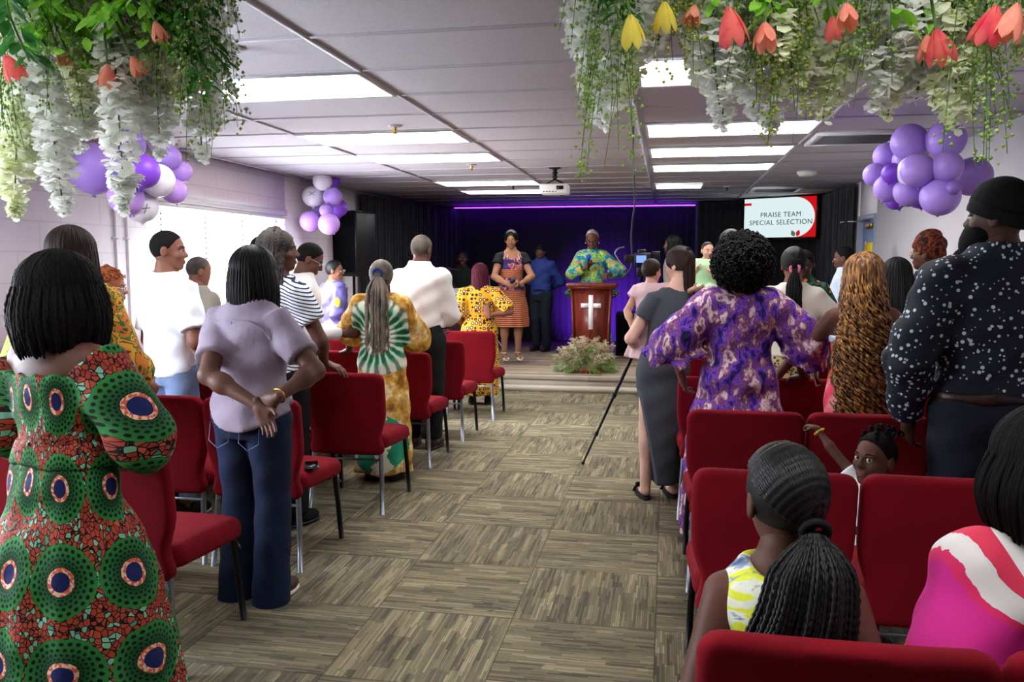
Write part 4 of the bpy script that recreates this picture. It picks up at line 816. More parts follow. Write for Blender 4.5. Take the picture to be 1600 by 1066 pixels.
            H = lambda x, y, z: s.hc + s.Rh @ (_v((x, y, z)) * hk); m.sub(ell(H(0, 0.112, -0.028), _v((0.062, 0.078, 0.108)) * hk, s.Rh), 0.01); parts.append(m.mesh())
        return mk(name, *merge(parts), mat, s.root)
    def ponytail(s, mat, n, tie, zend, r=0.003, name='ponytail', width=0.05, curl=0.0, out=0.02, scalp_n=None, tail_r=None, steps=30, tie_r=0.02, rowsbr=True, braid=0.0, endw=None, depth=0.5, drift=0.0):
        """hair drawn back to tie (head-local) then falling to zend"""
        hk = s.hk; R = s.Rh; c = s.hc + R @ (_v((0, -0.015, 0.022)) * hk); Rad = (_v((0.074, 0.093, 0.090)) + 0.009) * hk; tp = s.hc + R @ (_v(tie) * hk); ns = scalp_n or n; st = 42; P = np.zeros((ns, st, 3)); tu = (R.T @ (tp - c)) / Rad; tu /= np.linalg.norm(tu)
        e1 = np.cross(tu, (1.0, 0, 0)); e1 /= np.linalg.norm(e1); e2 = np.cross(tu, e1); ss = np.linspace(0.0, 2.7, 90)[:, None]
        for i in range(ns):
            a = 2 * PI * (i + rng.random() * 0.5) / ns; q = tu * np.cos(ss) + (e1 * math.cos(a) + e2 * math.sin(a)) * np.sin(ss); stop = (q[:, 1] > 0.60) | ((q[:, 1] > 0.25) & (q[:, 2] < -0.12)) | ((q[:, 2] < -0.62) & (ss[:, 0] > 0.12)) | ((q[:, 2] < -0.48) & (q[:, 1] > -0.15))
            kk = int(np.argmax(stop)) if stop.any() else 89; kk = max(kk, 4); sn = np.linspace(ss[kk, 0], 0.0, st)[:, None]; q = tu * np.cos(sn) + (e1 * math.cos(a) + e2 * math.sin(a)) * np.sin(sn); P[i] = (q * Rad * 1.03) @ R.T + c
            P[i, -8:] = P[i, -8:] + (tp - P[i, -8:]) * np.array([0.02, 0.07, 0.16, 0.3, 0.46, 0.64, 0.82, 0.97])[:, None]
        rs = r * 1.15; parts = [tubes(P, rs * (1 + braid * np.sin(np.arange(st) * 2.4)), 5)]; mk('hair', *merge(parts + [SDF(0.009).u(ell(c, Rad * 0.985, R), 0).sub(ell(s.hc + R @ (_v((0, 0.112, -0.026)) * hk), _v((0.062, 0.078, 0.108)) * hk, R), 0.01).mesh()]), mat, s.root)
        P = np.zeros((n, steps, 3)); u = np.linspace(0, 1, steps); back = R @ _v((0, -1, 0)); L = tp[2] - zend; ew = endw if endw is not None else width
        for i in range(n):
            a = rng.random() * 6.28; q = math.sqrt(rng.random()); w_ = (width * np.clip(u * 4, 0.25, 1) * (1 - u) + ew * u ** 0.75) * q; L_ = L * (0.82 + 0.2 * rng.random())
            P[i, :, 0] = tp[0] + w_ * math.cos(a) + drift * u ** 1.5; P[i, :, 1] = tp[1] + w_ * math.sin(a) * depth + back[1] * out * np.sin(np.minimum(u * 3, PI / 2)) - (0.01 if curl == 0 else 0); P[i, :, 2] = tp[2] + 0.015 * np.sin(np.minimum(u * 8, PI)) - L_ * u
        if curl: ph = rng.random((n, 1)) * 6.28; P[..., 0] += curl * u * np.cos(u * 30 + ph); P[..., 1] += curl * u * np.sin(u * 30 + ph)
        tr = (tail_r or r) * (1 + braid * np.sin(np.arange(steps) * 2.4)); tr[-1] *= 0.3; mk(name, *tubes(P, tr, 5), mat, s.root)
        return tp
    def ring(s, name, c, axis, R_, r, mat, n=24):
        q = Vector(axis).to_track_quat('Z', 'Y').to_matrix(); th = np.linspace(0, 2 * PI, n, endpoint=False); P = np.stack([R_ * np.cos(th), R_ * np.sin(th), 0 * th], 1) @ np.array(q).T + _v(c); P = np.concatenate([P, P[:1]]); return mk(name, *tubes(P[None], r, 6), mat, s.root)
    def glasses(s, mat):
        hk = s.hk; H = lambda x, y, z: s.hc + s.Rh @ (_v((x, y, z)) * hk); m = MB()
        for sd in (-1, 1):
            th = np.linspace(0, 2 * PI, 17); m.add(*tubes(np.array([[H(sd * 0.032 + 0.022 * math.cos(t), 0.098, 0.0 + 0.017 * math.sin(t)) for t in th]]), 0.0016, 5)); m.add(*tubes(np.array([[H(sd * 0.054, 0.098, 0.004), H(sd * 0.078, 0.06, 0.006), H(sd * 0.082, -0.01, 0.004)]]), 0.0016, 5))
        m.add(*tubes(np.array([[H(-0.01, 0.098, 0.004), H(0.01, 0.098, 0.004)]]), 0.0016, 5)); return m.build('glasses', mat, s.root)
    def H(s, x, y, z): return s.hc + s.Rh @ (_v((x, y, z)) * s.hk)
def afro(p, mat, rad, c=(0, -0.03, 0.03), n=420, coil=0.011, name='hair'):
    hk = p.hk; cc = p.H(*c); m = SDF(0.010); m.u(ell(cc, _v(rad) * hk * 0.93, p.Rh), 0); m.sub(ell(p.H(0, 0.12, -0.03), _v((0.06, 0.07, 0.09)) * hk, p.Rh), 0.02)
    m.disp(lambda X, Y, Z: 0.006 * np.sin(70 * X + 2) * np.sin(63 * Y) * np.sin(66 * Z + 1)); V, F = m.mesh(); P = np.zeros((n, 14, 3)); f = p.Rh @ _v((0, 1, 0)); k = 0
    while k < n:
        v = rng.normal(size=3); v /= np.linalg.norm(v)
        if v @ f > 0.55 and (v @ (p.Rh @ _v((0, 0, 1)))) < 0.5: continue
        b = cc + (p.Rh @ ((p.Rh.T @ v) * _v(rad) * hk)) * 0.86; t = np.linspace(0, 1, 14); e1 = np.cross(v, rng.normal(size=3)); e1 /= np.linalg.norm(e1); e2 = np.cross(v, e1); ph = rng.random() * 6; L = 0.16 * rad[0] * hk * (0.6 + 0.9 * rng.random())
        P[k] = b + v * (L * 1.2 * t)[:, None] + e1 * (coil * np.cos(t * 13 + ph))[:, None] + e2 * (coil * np.sin(t * 13 + ph))[:, None]; P[k, :, 2] -= 0.01 * t ** 2; k += 1
    return mk(name, *merge([(V, F), tubes(P, 0.0034, 4)]), mat, p.root)
# ================================================================ people
def pp(px, py, Y, hair=0.015, base=0.0):
    x, _, z = at_y(px, py, Y); return x, z - hair - base
RD = math.radians
# --- woman in the green circle print dress, closest left
x, H = pp(103, 392, 2.33, 0.03)
p = Person('woman with short black locs in an off-shoulder green circle-print dress', x, 2.28, RD(-12), H, 'f', 1.22, 'dark', head=(RD(8), RD(8)), res=0.010)
p.arm(-1, wrist=(-0.16, 0.22, 0.95), pole=(-1, -0.8, 0)).arm(1, wrist=(0.17, 0.22, 0.97), pole=(1, -0.7, 0)); p.body()
zc = p.pt(0, 0, 1.318)[2]
p.cloth('dress', M['f_green'], 0.84, 1.43, 0.017, extra=[(0.04, .43, .32), (0.3, .39, .30), (0.6, .32, .25), (0.80, .25, .19)], sleeve=1.62, sr=(0.088, 0.098, 0.072), fold=(13, 0.045, p.pt(0, 0, 1.0)[2], 1.0),
        cut=[lambda X, Y, Z: (Z - zc - 0.045 * np.clip((np.abs(X) - 0.13) / 0.12, 0, 1) - 0.08 * np.clip((X - 0.15) / 0.1, 0, 1) - 0.006 * np.sin(X * 90)) * 0.8])
p.cloth('waistband', M['f_green'], 1.0, 1.085, 0.026, res=0.010)
p.hang(M['hair_soft'], 640, (p.pt(0, 0, 1.385)[2], p.pt(0, 0, 1.44)[2]), 0.0055, az=(0.45, 2 * PI - 0.45), jit=0.02, bulge=0.045, grow=0.028, braid=0.25, sides=6, name='hair', spread=1.0, th0=(0.0, 1.2))
p.shoes(M['f_brown'])
# --- woman behind her: straight dark hair, orange and green print
x, H = pp(108, 352, 3.38, 0.02)
p = Person('woman with straight dark hair and orange-green print top, half hidden behind short locs', x, 3.38, RD(-6), H, 'f', 1.2, 'brown', head=(RD(4), 0.05)); p.arm(-1, wrist=(-0.22, 0.2, 0.95)).arm(1, wrist=(0.22, 0.2, 0.95)); p.body(face=False)
p.cloth('dress', M['f_orange_green'], 0.84, 1.46, 0.02, extra=[(0.1, .27, .22), (0.5, .24, .19)], sleeve=1.4, sr=(0.085, 0.10, 0.105)); p.hang(M['hair_brown'], 420, p.pt(0, 0, 1.33)[2], 0.0042, az=(0.7, 2 * PI - 0.7), bulge=0.02, jit=0.012); p.shoes(M['f_black'])
# --- auburn curls, white glasses
x, H = pp(168, 412, 4.44, 0.05)
p = Person('woman with auburn curls and white-rimmed glasses looking to one side, nearly hidden', x, 4.44, RD(-70), H, 'f', 1.1, 'warm', head=(0, 0.1)); p.body(face=True); p.cloth('dress', M['f_child_print'], 0.84, 1.46, 0.02, extra=[(0.3, .22, .18)], sleeve=1.5, sr=(0.075, 0.09, 0.11)); afro(p, M['hair_auburn'], (0.125, 0.13, 0.13), (0, -0.045, 0.02), 260); p.glasses(M['white_plastic']); p.shoes(M['f_black'])
# --- man in white T-shirt
x, H = pp(258, 361, 4.44, 0.006)
p = Person('man in a plain white T-shirt and light blue jeans, head turned to one side', x, 4.44, RD(-18), H, 'm', 0.98, 'brown', head=(RD(-52), 0.06)); p.arm(-1, wrist=(-0.12, 0.26, 1.0)).arm(1, wrist=(0.19, 0.16, 0.92), pole=(0.6, -1, 0)); p.body(); p.scalp(M['hair_soft'], 0.004, 0.35, 0.0007)
p.cloth('t_shirt', M['f_white'], 0.86, 1.47, 0.022, sleeve=0.78, sr=(0.078, 0.082), fold2=0.006); p.cloth('jeans', M['f_denim_light'], 0.80, 1.02, 0.012, legs=(0.102, 0.078, 0.07, 0.1)); p.shoes(M['f_black'], M['white_plastic'])
# --- elderly man with tan jacket
x, H = pp(304, 401, 5.42, 0.004); p = Person('bald man in a grey-tan jacket by the window, seen between two women', x, 5.42, RD(-25), H, 'm', 1.1, 'brown', head=(RD(-20), 0.25)); p.body(face=False); p.scalp(M['hair_grey'], 0.003, 0.9, 0.0005, low=-0.07); p.cloth('jacket', M['f_tan'], 0.82, 1.48, 0.026, sleeve=1.9, sr=(0.078, 0.07, 0.05)); p.cloth('trousers', M['f_black'], 0.80, 1.0, 0.012, legs=(0.10, 0.075, 0.065, 0.1)); p.shoes(M['f_black'])
# --- lilac blouse, hands behind back
x, H = pp(386, 382, 3.40, 0.015)
p = Person('woman in a lilac blouse and dark jeans holding her hands behind her back', x, 3.40, RD(-10), H, 'f', 1.16, 'dark', head=(RD(6), RD(22)), res=0.010, legx=0.10)
p.arm(-1, world=at_y(404, 634, 3.12), pole=(-1, -0.5, 0.0), ak=1.16, d=(0.55, -0.1, -0.8), n=(0.25, -1, 0.1), curl=0.22).arm(1, world=at_y(431, 622, 3.11), pole=(1, 0.3, -0.9), d=(-1, 0.12, -0.42), n=(0.05, 1, -0.1), curl=0.55)
p.body(hres=0.004)
p.cloth('blouse', M['f_lilac'], 0.90, 1.47, 0.026, extra=[(0.86, .200, .168), (0.80, .20, .170)], sleeve=0.70, sr=(0.068, 0.074), fold=(9, 0.012, p.pt(0, 0, 1.3)[2], 0.7), fold2=0.005,
        cut=[ell(p.pt(0, -0.08, 1.47), _v((0.055, 0.05, 0.035)) * p.k), lambda X, Y, Z: (p.pt(0, 0, 0.845)[2] + 0.10 * np.clip(np.abs(X - 0.02) / 0.2, 0, 1) ** 2 + np.where(Y > 0, 0.05, 0) - Z) * 0.8])
MB().tube([p.pt(0.0, -0.128, 1.36), p.pt(0, -0.122, 1.2), p.pt(0, -0.128, 1.08), p.pt(0, -0.150, 0.94)], 0.0015, 5).build('back_seam', M['f_lilac'], p.root)
yk = [p.pt(xx, yy, zz) for xx, yy, zz in ((-0.175, -0.080, 1.28), (-0.155, -0.105, 1.33), (-0.09, -0.118, 1.362), (0, -0.121, 1.37), (0.09, -0.118, 1.362), (0.155, -0.105, 1.33), (0.175, -0.080, 1.28))]; MB().tube(yk, 0.003, 6).build('yoke_seam', M['f_lilac'], p.root)
p.cloth('jeans', M['f_denim'], 0.79, 1.0, 0.010, legs=(0.097, 0.076, 0.084, -0.35), fold2=0.003)
for sd in (-1, 1):
    c = p.pt(sd * 0.085, -0.135, 0.83); MB().tube([c + _v((-0.055, 0.01, 0.05)), c + _v((-0.052, -0.008, -0.03)), c + _v((0, -0.016, -0.06)), c + _v((0.052, -0.006, -0.03)), c + _v((0.055, 0.0, 0.05))], 0.0015, 4).build('pocket_stitching', M['f_denim_light'], p.root)
p.hang(M['hair_black'], 620, p.pt(0, 0, 1.40)[2], 0.0036, az=(0.75, 2 * PI - 0.75), bulge=0.022, jit=0.010, grow=0.014, side_pull=0.2, back=-0.0, spread=1.1)
p.ring('necklace', p.pt(0, -0.005, 1.475), (0, 0.25, 1), 0.060 * p.k, 0.003, M['brass']); W = p.arms[1]; p.ring('bracelet', W[2] + (W[1] - W[2]) * 0.08, tuple(W[2] - W[1]), 0.031, 0.004, M['brass']); p.shoes(M['f_brown'], M['white_plastic'])
# --- braided woman in stripes, hand on chair
x, H = pp(432, 356, 4.42, 0.02)
p = Person('woman with long grey-brown braids and navy striped top, hand on a chair back', x, 4.42, RD(-22), H, 'f', 1.0, 'dark', head=(RD(-48), 0.05), shoulder=1.05)
p.arm(1, world=at_y(507, 568, 4.60), pole=(1, -0.6, 0), d=(0.9, 0.3, -0.25), n=(0.1, 0.1, -1), curl=0.3).arm(-1, wrist=(-0.15, 0.25, 0.95)); p.body()
p.cloth('striped_top', M['f_stripes'], 0.84, 1.45, 0.018, sleeve=0.62, sr=(0.078, 0.086), fold2=0.004); p.cloth('trousers', M['f_black'], 0.79, 1.0, 0.014, legs=(0.105, 0.08, 0.09, 0.0)); p.hang(M['hair_braid'], 105, (p.pt(0, 0, 1.02)[2], p.pt(0, 0, 1.2)[2]), 0.0078, az=(1.15, 2 * PI - 1.0), braid=0.4, steps=54, bulge=0.012, jit=0.03, back=-0.03)
for sd in (1,): p.ring('earring', p.H(sd * 0.088, -0.008, -0.065), (0, 1, 0), 0.02, 0.004, M['brass'])
p.shoes(M['f_black'])
# --- two men further along the window side
x, H = pp(402, 369, 5.45, 0.004); p = Person('man with shaved head mostly hidden behind the braided woman', x, 5.5, RD(-20), H, 'm', 1.0, 'brown', head=(0, 0.1)); p.body(face=False); p.scalp(M['hair_soft'], 0.003, 0.6, 0.0005); p.cloth('shirt', M['f_white_shirt'], 0.84, 1.48, 0.02, sleeve=0.8); p.cloth('trousers', M['f_black'], 0.79, 1.0, 0.012, legs=(0.10, 0.075, 0.06, 0.1)); p.shoes(M['f_black'])
x, H = pp(484, 379, 5.42, 0.008); p = Person('man in a white shirt and clear glasses looking down at a book', x, 5.42, RD(-62), H, 'm', 0.95, 'dark', head=(0, RD(28)), sex='m'if 0 else 'm') if 0 else Person('man in a white shirt and clear glasses looking down', x - 0.06, 5.42, RD(-66), H + 0.015, 'm', 0.95, 'dark', head=(0, RD(30))); p.arm(-1, wrist=(-0.1, 0.28, 1.05)).arm(1, wrist=(0.1, 0.28, 1.05)); p.body(); p.scalp(M['hair_soft'], 0.005, 0.4, 0.0007); p.glasses(M['chrome']); p.cloth('shirt', M['f_white_shirt'], 0.84, 1.48, 0.02, sleeve=1.9, sr=(0.07, 0.06, 0.045)); p.cloth('trousers', M['f_black'], 0.79, 1.0, 0.012, legs=(0.10, 0.075, 0.06, 0.1)); p.shoes(M['f_black'])
# --- boy in purple satin
x, H = pp(521, 408, 8.55, 0.008); p = Person('boy in a shiny purple satin shirt with yellow collar, glancing over his shoulder', x, 8.55, RD(-40), H, 'm', 1.05, 'brown', head=(RD(-42), 0.08), headscale=1.05); p.body(); p.scalp(M['hair_black'], 0.010, 0.45, 0.001); p.cloth('satin_shirt', M['f_satin'], 0.60, 1.47, 0.03, extra=[(0.58, .21, .16)], sleeve=1.6, sr=(0.085, 0.085, 0.08), fold2=0.007)
MB().add(*tubes(np.array([[p.pt(0.075 * math.cos(t), 0.07 * math.sin(t), 1.465) for t in np.linspace(0, 2 * PI, 20)]]), 0.014, 6)).build('collar', M['f_satin_yellow'], p.root); S = p.arms[1]; sg = SDF(0.01).u(ell(S[0] + (S[1] - S[0]) * 0.6 + _v((0.04, -0.035, 0)), (0.045, 0.04, 0.08)), 0).mesh(); mk('sleeve_patch', *sg, M['f_satin_yellow'], p.root); p.cloth('trousers', M['f_black'], 0.79, 1.0, 0.012, legs=(0.10, 0.075, 0.06, 0.1)); p.shoes(M['f_black'])
# --- radial tie-dye dress
x, H = pp(594, 405, 5.50, 0.02)
p = Person('woman with long ash-brown braided ponytail in a green and mustard sunburst tie-dye dress', x, 5.50, RD(0), H, 'f', 1.05, 'dark', head=(RD(3), RD(14)), shoulder=1.08)
p.arm(1, world=at_y(630, 548, 5.80), pole=(1, -0.5, 0), d=(0.75, 0.5, -0.15), n=(0, 0.2, -1), curl=0.3).arm(-1, world=at_y(545, 548, 5.80), pole=(-1, -0.5, 0), d=(-0.8, 0.35, -0.2), n=(0, 0.2, -1), curl=0.3); p.body()
p.cloth('dress', M['f_radial'], 0.84, 1.46, 0.022, extra=[(0.06, .235, .19), (0.4, .225, .18), (0.7, .21, .16)], sleeve=1.06, sr=(0.085, 0.125, 0.125), fold=(8, 0.03, p.pt(0, 0, 1.2)[2], 2.0), fold2=0.006)
p.ponytail(M['hair_ash'], 90, (0, -0.098, 0.0), p.pt(0, 0, 0.98)[2], 0.0046, width=0.062, scalp_n=90, braid=0.3, steps=44, endw=0.085, out=0.05, curl=0.004); tp = p.H(0, -0.112, 0.0); p.ring('hair_tie', tp, (0, 1, 0.25), 0.03, 0.010, M['f_blue_shirt']); p.shoes(M['f_brown'])
# --- man in white dress shirt
x, H = pp(656, 367, 6.48, 0.008)
p = Person('man with short grey hair in a white dress shirt and black trousers, seen from behind', x, 6.48, RD(-8), H, 'm', 1.08, 'dark', head=(RD(-8), RD(12))); p.arm(1, wrist=(0.03, 0.24, 0.98), pole=(1, -0.6, 0)).arm(-1, wrist=(-0.03, 0.26, 0.95), pole=(-1, -0.6, 0)); p.body(face=False); p.scalp(M['hair_grey'], 0.006, 0.5, 0.001)
p.cloth('dress_shirt', M['f_white_shirt'], 0.975, 1.50, 0.028, sleeve=1.12, sr=(0.080, 0.074, 0.074), fold2=0.006); p.cloth('collar', M['f_white_shirt'], 1.455, 1.515, 0.018, res=0.008); p.cloth('trousers', M['f_black'], 0.79, 1.03, 0.020, legs=(0.112, 0.088, 0.078, 0.0)); p.shoes(M['f_leather'])
# --- yellow spotted dress
x, H = pp(749, 411, 8.62, 0.02)
p = Person('woman with burgundy braids in a yellow spotted dress standing before the stage', x, 8.62, RD(10), H, 'f', 1.25, 'brown', head=(RD(-12), RD(10))); p.arm(1, wrist=(0.12, -0.17, 1.1), pole=(1, 0.1, -0.2), d=(-0.3, 0, 1), n=(0, 1, 0)).arm(-1, wrist=(-0.2, 0.15, 0.95)); p.body(face=False)
p.cloth('dress', M['f_yellow_spots'], 0.84, 1.45, 0.02, extra=[(0.12, .23, .18), (0.5, .24, .19)], sleeve=0.95, sr=(0.08, 0.09)); p.hang(M['hair_burgundy'], 90, (p.pt(0, 0, 1.32)[2], p.pt(0, 0, 1.42)[2]), 0.007, az=(0.9, 2 * PI - 0.9), braid=0.25, bulge=0.005, jit=0.02, th0=(0, 1.2)); p.shoes(M['f_black'])
# --- on the stage: singer
x, H = pp(799, 358, 10.75, 0.015, SH + 0.05)
p = Person('woman singer on stage in an orange zigzag dress with black shrug, looking down', x, 10.75, RD(205), H, 'f', 1.08, 'warm', head=(RD(-18), RD(13)), base=SH + 0.04); p.arm(1, wrist=(0.06, 0.24, 0.98), pole=(1, -0.2, 0), d=(-0.7, 0.5, 0.1), n=(-0.3, 0, 1), curl=0.9).arm(-1, wrist=(-0.03, 0.25, 1.0), pole=(-1, -0.2, 0), d=(0.6, 0.4, 0.2), n=(0.3, -0.3, 1), curl=1.0); p.lid = -0.7; p.body()
p.cloth('dress', M['f_singer'], 0.84, 1.40, 0.014, extra=[(0.44, .24, .19), (0.6, .235, .185), (0.78, .21, .16)], fold=(10, 0.03, p.pt(0, 0, 0.95)[2], 0.4), cut=[lambda X, Y, Z: Z - p.pt(0, 0, 1.335)[2] - 0.02 * np.abs(X) / 0.1])
p.cloth('shrug', M['f_black'], 1.22, 1.43, 0.022, sleeve=0.42, sr=(0.072, 0.078), cut=[lambda X, Y, Z: (Y - (0.02 + np.clip(np.abs(X) - 0.10, -0.03, 0.2) * 2.0)) * 0.5])
MB().tube([p.pt(-0.05, 0.03, 1.46), p.pt(-0.085, 0.11, 1.33)], 0.004, 5).tube([p.pt(0.05, 0.03, 1.46), p.pt(0.085, 0.11, 1.33)], 0.004, 5).build('halter_strap', M['f_cream_knit'], p.root)
p.ponytail(M['hair_black'], 60, (0, -0.098, -0.03), p.pt(0, 0, 1.30)[2], 0.004, width=0.03, scalp_n=120, out=0.04)
for sd in (-1, 1):
    an = p.legj[sd][2]; s_ = SDF(0.006); s_.u(ell(an + _v((0, 0.09, -0.075)), (0.036, 0.085, 0.012)), 0); s_.u(ell(an + _v((0, -0.02, -0.06)), (0.028, 0.03, 0.012)), 0.02); s_.u(cap(an + _v((0, -0.03, -0.06)), an + _v((0, -0.035, -0.115)), 0.012, 0.006), 0.01); s_.u(cap(an + _v((-0.035, 0.12, -0.055)), an + _v((0.035, 0.12, -0.055)), 0.012), 0.01); sh = mk('heeled_sandal', *s_.mesh(), M['f_cream_knit'], p.root)
    mk('ankle_strap', *tubes(np.array([[an + _v((0.042 * math.cos(t), 0.042 * math.sin(t) - 0.005, 0.01)) for t in np.linspace(0, 2 * PI, 14)]]), 0.005, 5), M['f_cream_knit'], sh)
sing = p; hw_ = p.arms[1][2]
# --- man in the blue shirt
x, H = pp(846, 386, 12.25, 0.006, SH)
p = Person('man in a royal blue shirt and dark trousers on stage, hands clasped behind him', x, 12.25, RD(160), H + 0.05, 'm', 1.0, 'dark', head=(RD(12), RD(34)), base=SH); p.arm(1, wrist=(0.06, -0.2, 0.98), pole=(1, 0, 0)).arm(-1, wrist=(-0.06, -0.2, 0.98), pole=(-1, 0, 0)); p.lid = -0.7; p.body(); p.scalp(M['hair_soft'], 0.004, 0.5, 0.0006); p.cloth('shirt', M['f_blue_shirt'], 0.90, 1.50, 0.024, sleeve=1.92, sr=(0.078, 0.068, 0.045), fold2=0.006); p.cloth('trousers', M['f_navy_pants'], 0.79, 1.0, 0.02, legs=(0.108, 0.082, 0.07, 0.0)); p.cloth('belt', M['f_black'], 0.955, 0.985, 0.03, res=0.009); p.shoes(M['f_leather'])
# --- drummer in the dark
x, H = pp(722, 400, 12.6, 0.01, SH); p = Person('drummer in dark clothes seated behind the drum kit', x, 12.6, RD(195), 1.78, 'm', 1.05, 'deep', base=SH, sit=0.62); p.arm(1, wrist=(0.2, 0.32, 1.15)).arm(-1, wrist=(-0.2, 0.32, 1.15)); p.body(); p.scalp(M['hair_black'], 0.004, 0.4, 0.0005); p.cloth('shirt', M['f_dark_green'], 0.84, 1.48, 0.02, sleeve=1.8, sr=(0.075, 0.065, 0.045)); p.cloth('trousers', M['f_black'], 0.78, 1.0, 0.02, legs=(0.10, 0.078, 0.06, 0.0)); p.shoes(M['f_black']); dr = p
# --- woman at the podium
x, H = pp(926, 357, 11.55, 0.03, SH); px_, py_ = x, 11.55
p = Person('woman at the podium in a teal and green print dress with a silver head wrap', x, 11.55, RD(178), H, 'f', 1.1, 'dark', head=(RD(2), RD(26)), base=SH, headscale=1.04); p.arm(1, wrist=(0.03, 0.24, 1.22), pole=(1, 0, -0.8), d=(-0.25, 0.25, 0.9), n=(-0.4, 0.9, 0), curl=1.0).arm(-1, wrist=(-0.26, 0.30, 1.13), pole=(-1, -0.2, -0.5), d=(0.0, 0.9, -0.3), n=(0.3, 0, -1), curl=0.3)
p.arm(-1, wrist=(-0.22, 0.27, 1.12), pole=(-1, -0.2, -0.5), d=(0.1, 0.9, -0.2), n=(0.1, 0, -1), curl=0.3); p.lid = -0.6; p.body(); p.cloth('dress', M['f_podium'], 0.84, 1.45, 0.022, extra=[(0.2, .27, .21), (0.5, .24, .19)], sleeve=1.72, sr=(0.070, 0.075, 0.060), fold=(10, 0.05, p.pt(0, 0, 1.1)[2], 0.3))
for sd in (-1, 1): mk('peplum_frill', *tubes(np.array([[p.pt(sd * 0.21, 0.0, 0.98), p.pt(sd * 0.27, 0.02, 0.90), p.pt(sd * 0.33, 0.02, 0.84)]]), np.array([0.03, 0.05, 0.07]), 10), M['f_child_print'], p.root)
s_ = SDF(0.008); s_.u(ell(p.H(0, -0.02, 0.03), _v((0.082, 0.100, 0.095)) * p.hk, p.Rh), 0); s_.clip(lambda X, Y, Z: (p.H(0, 0, 0.045)[2] - (Y - p.hc[1]) * (-0.7) - Z)); s_.disp(lambda X, Y, Z: 0.003 * np.sin(140 * Z + 60 * X)); mk('head_wrap', *s_.mesh(), M['f_silver_wrap'], p.root)
for sd in (-1, 1): mk('earring', *SDF(0.006).u(ell(p.H(sd * 0.084, 0.0, -0.045), (0.011, 0.011, 0.011)), 0).mesh(), M['white_plastic'], p.root)
pod = p
# --- woman at the back of the stage beside the camera
x, H = pp(1052, 366, 11.2, 0.03, SH); p = Person('woman with black hair at the far side of the stage facing sideways', x, 11.2, RD(100), H, 'f', 1.0, 'brown', base=SH, head=(0, 0.1)); p.body(); p.cloth('top', M['f_tan'], 0.84, 1.46, 0.02, sleeve=1.5); p.cloth('skirt', M['f_black'], 0.84, 1.0, 0.02, extra=[(0.3, .2, .17)]); p.hang(M['hair_black'], 150, p.pt(0, 0, 1.45)[2], 0.006, az=(0.8, 2 * PI - 0.8), braid=0.2, bulge=0.02); p.shoes(M['f_black'])
# --- woman in grey dress with toddler
x, H = pp(1074, 388, 5.36, 0.02); xw = at_y(1052, 550, 5.36)[0]
p = Person('woman with dark ponytail in a slit charcoal dress carrying a toddler', xw - 0.075, 5.36, RD(14), H + 0.02, 'f', 1.02, 'fair', head=(RD(42), RD(8)), res=0.010, legx=0.075, lean=0.02, leanx=0.19, feet=((-0.09, 0.0), (0.10, 0.02)))
p.arm(-1, world=at_y(1004, 548, 5.55), pole=(-0.9, -0.6, -0.5), d=(-0.1, 0.9, 0.1), n=(0.1, 0, 1), curl=0.3).arm(1, wrist=(0.06, 0.2, 0.90), pole=(1, -0.5, 0)); p.body(hres=0.005)
k = p.k; slit = p.pt(-0.13, 0, 0)[0]
p.cloth('dress', M['f_grey_dress'], 0.80, 1.44, 0.010, extra=[(0.12, .165, .135, 0.03, 0), (0.35, .168, .135, 0.02, 0), (0.6, .170, .135), (0.74, .172, .13)], sleeve=0.50, sr=(0.066, 0.066), fold2=0.003,
        cut=[lambda X, Y, Z: np.minimum(-(X + 0.045 + 0.10 * np.clip((Z - 0.15) / 0.55, 0, 1)), (0.72 - Z) * 1.0), ell(p.pt(0, -0.06, 1.46), _v((0.075, 0.06, 0.04)))])
p.ponytail(M['hair_brown'], 160, (0.0, -0.085, 0.075), p.pt(0, 0, 1.27)[2], 0.0028, width=0.035, scalp_n=260, out=0.035, tie_r=0.02); p.ring('hair_tie', p.H(0, -0.095, 0.08), tuple(p.Rh @ _v((0, 1, -0.5))), 0.022, 0.007, M['f_black'])
for sd in (-1, 1):
    an = p.legj[sd][2]; s_ = SDF(0.006); s_.u(ell(an + _v((-0.005, 0.06, -0.072)), (0.046, 0.135, 0.014)), 0); s_.clip(lambda X, Y, Z, z=an[2] - 0.084: z - Z); sh = mk('slide_sandal', *s_.mesh(), M['f_black'], p.root)
    mk('bow_strap', *merge([tubes(np.array([[an + _v((0.050 * math.cos(t), 0.115, -0.065 + 0.045 * math.sin(t))) for t in np.linspace(0, PI, 12)]]), 0.011, 6), SDF(0.005).u(ell(an + _v((-0.022, 0.115, -0.015)), (0.022, 0.014, 0.012)), 0).u(ell(an + _v((0.018, 0.115, -0.012)), (0.022, 0.014, 0.012)), 0).mesh()]), M['f_black'], sh)
mom = p
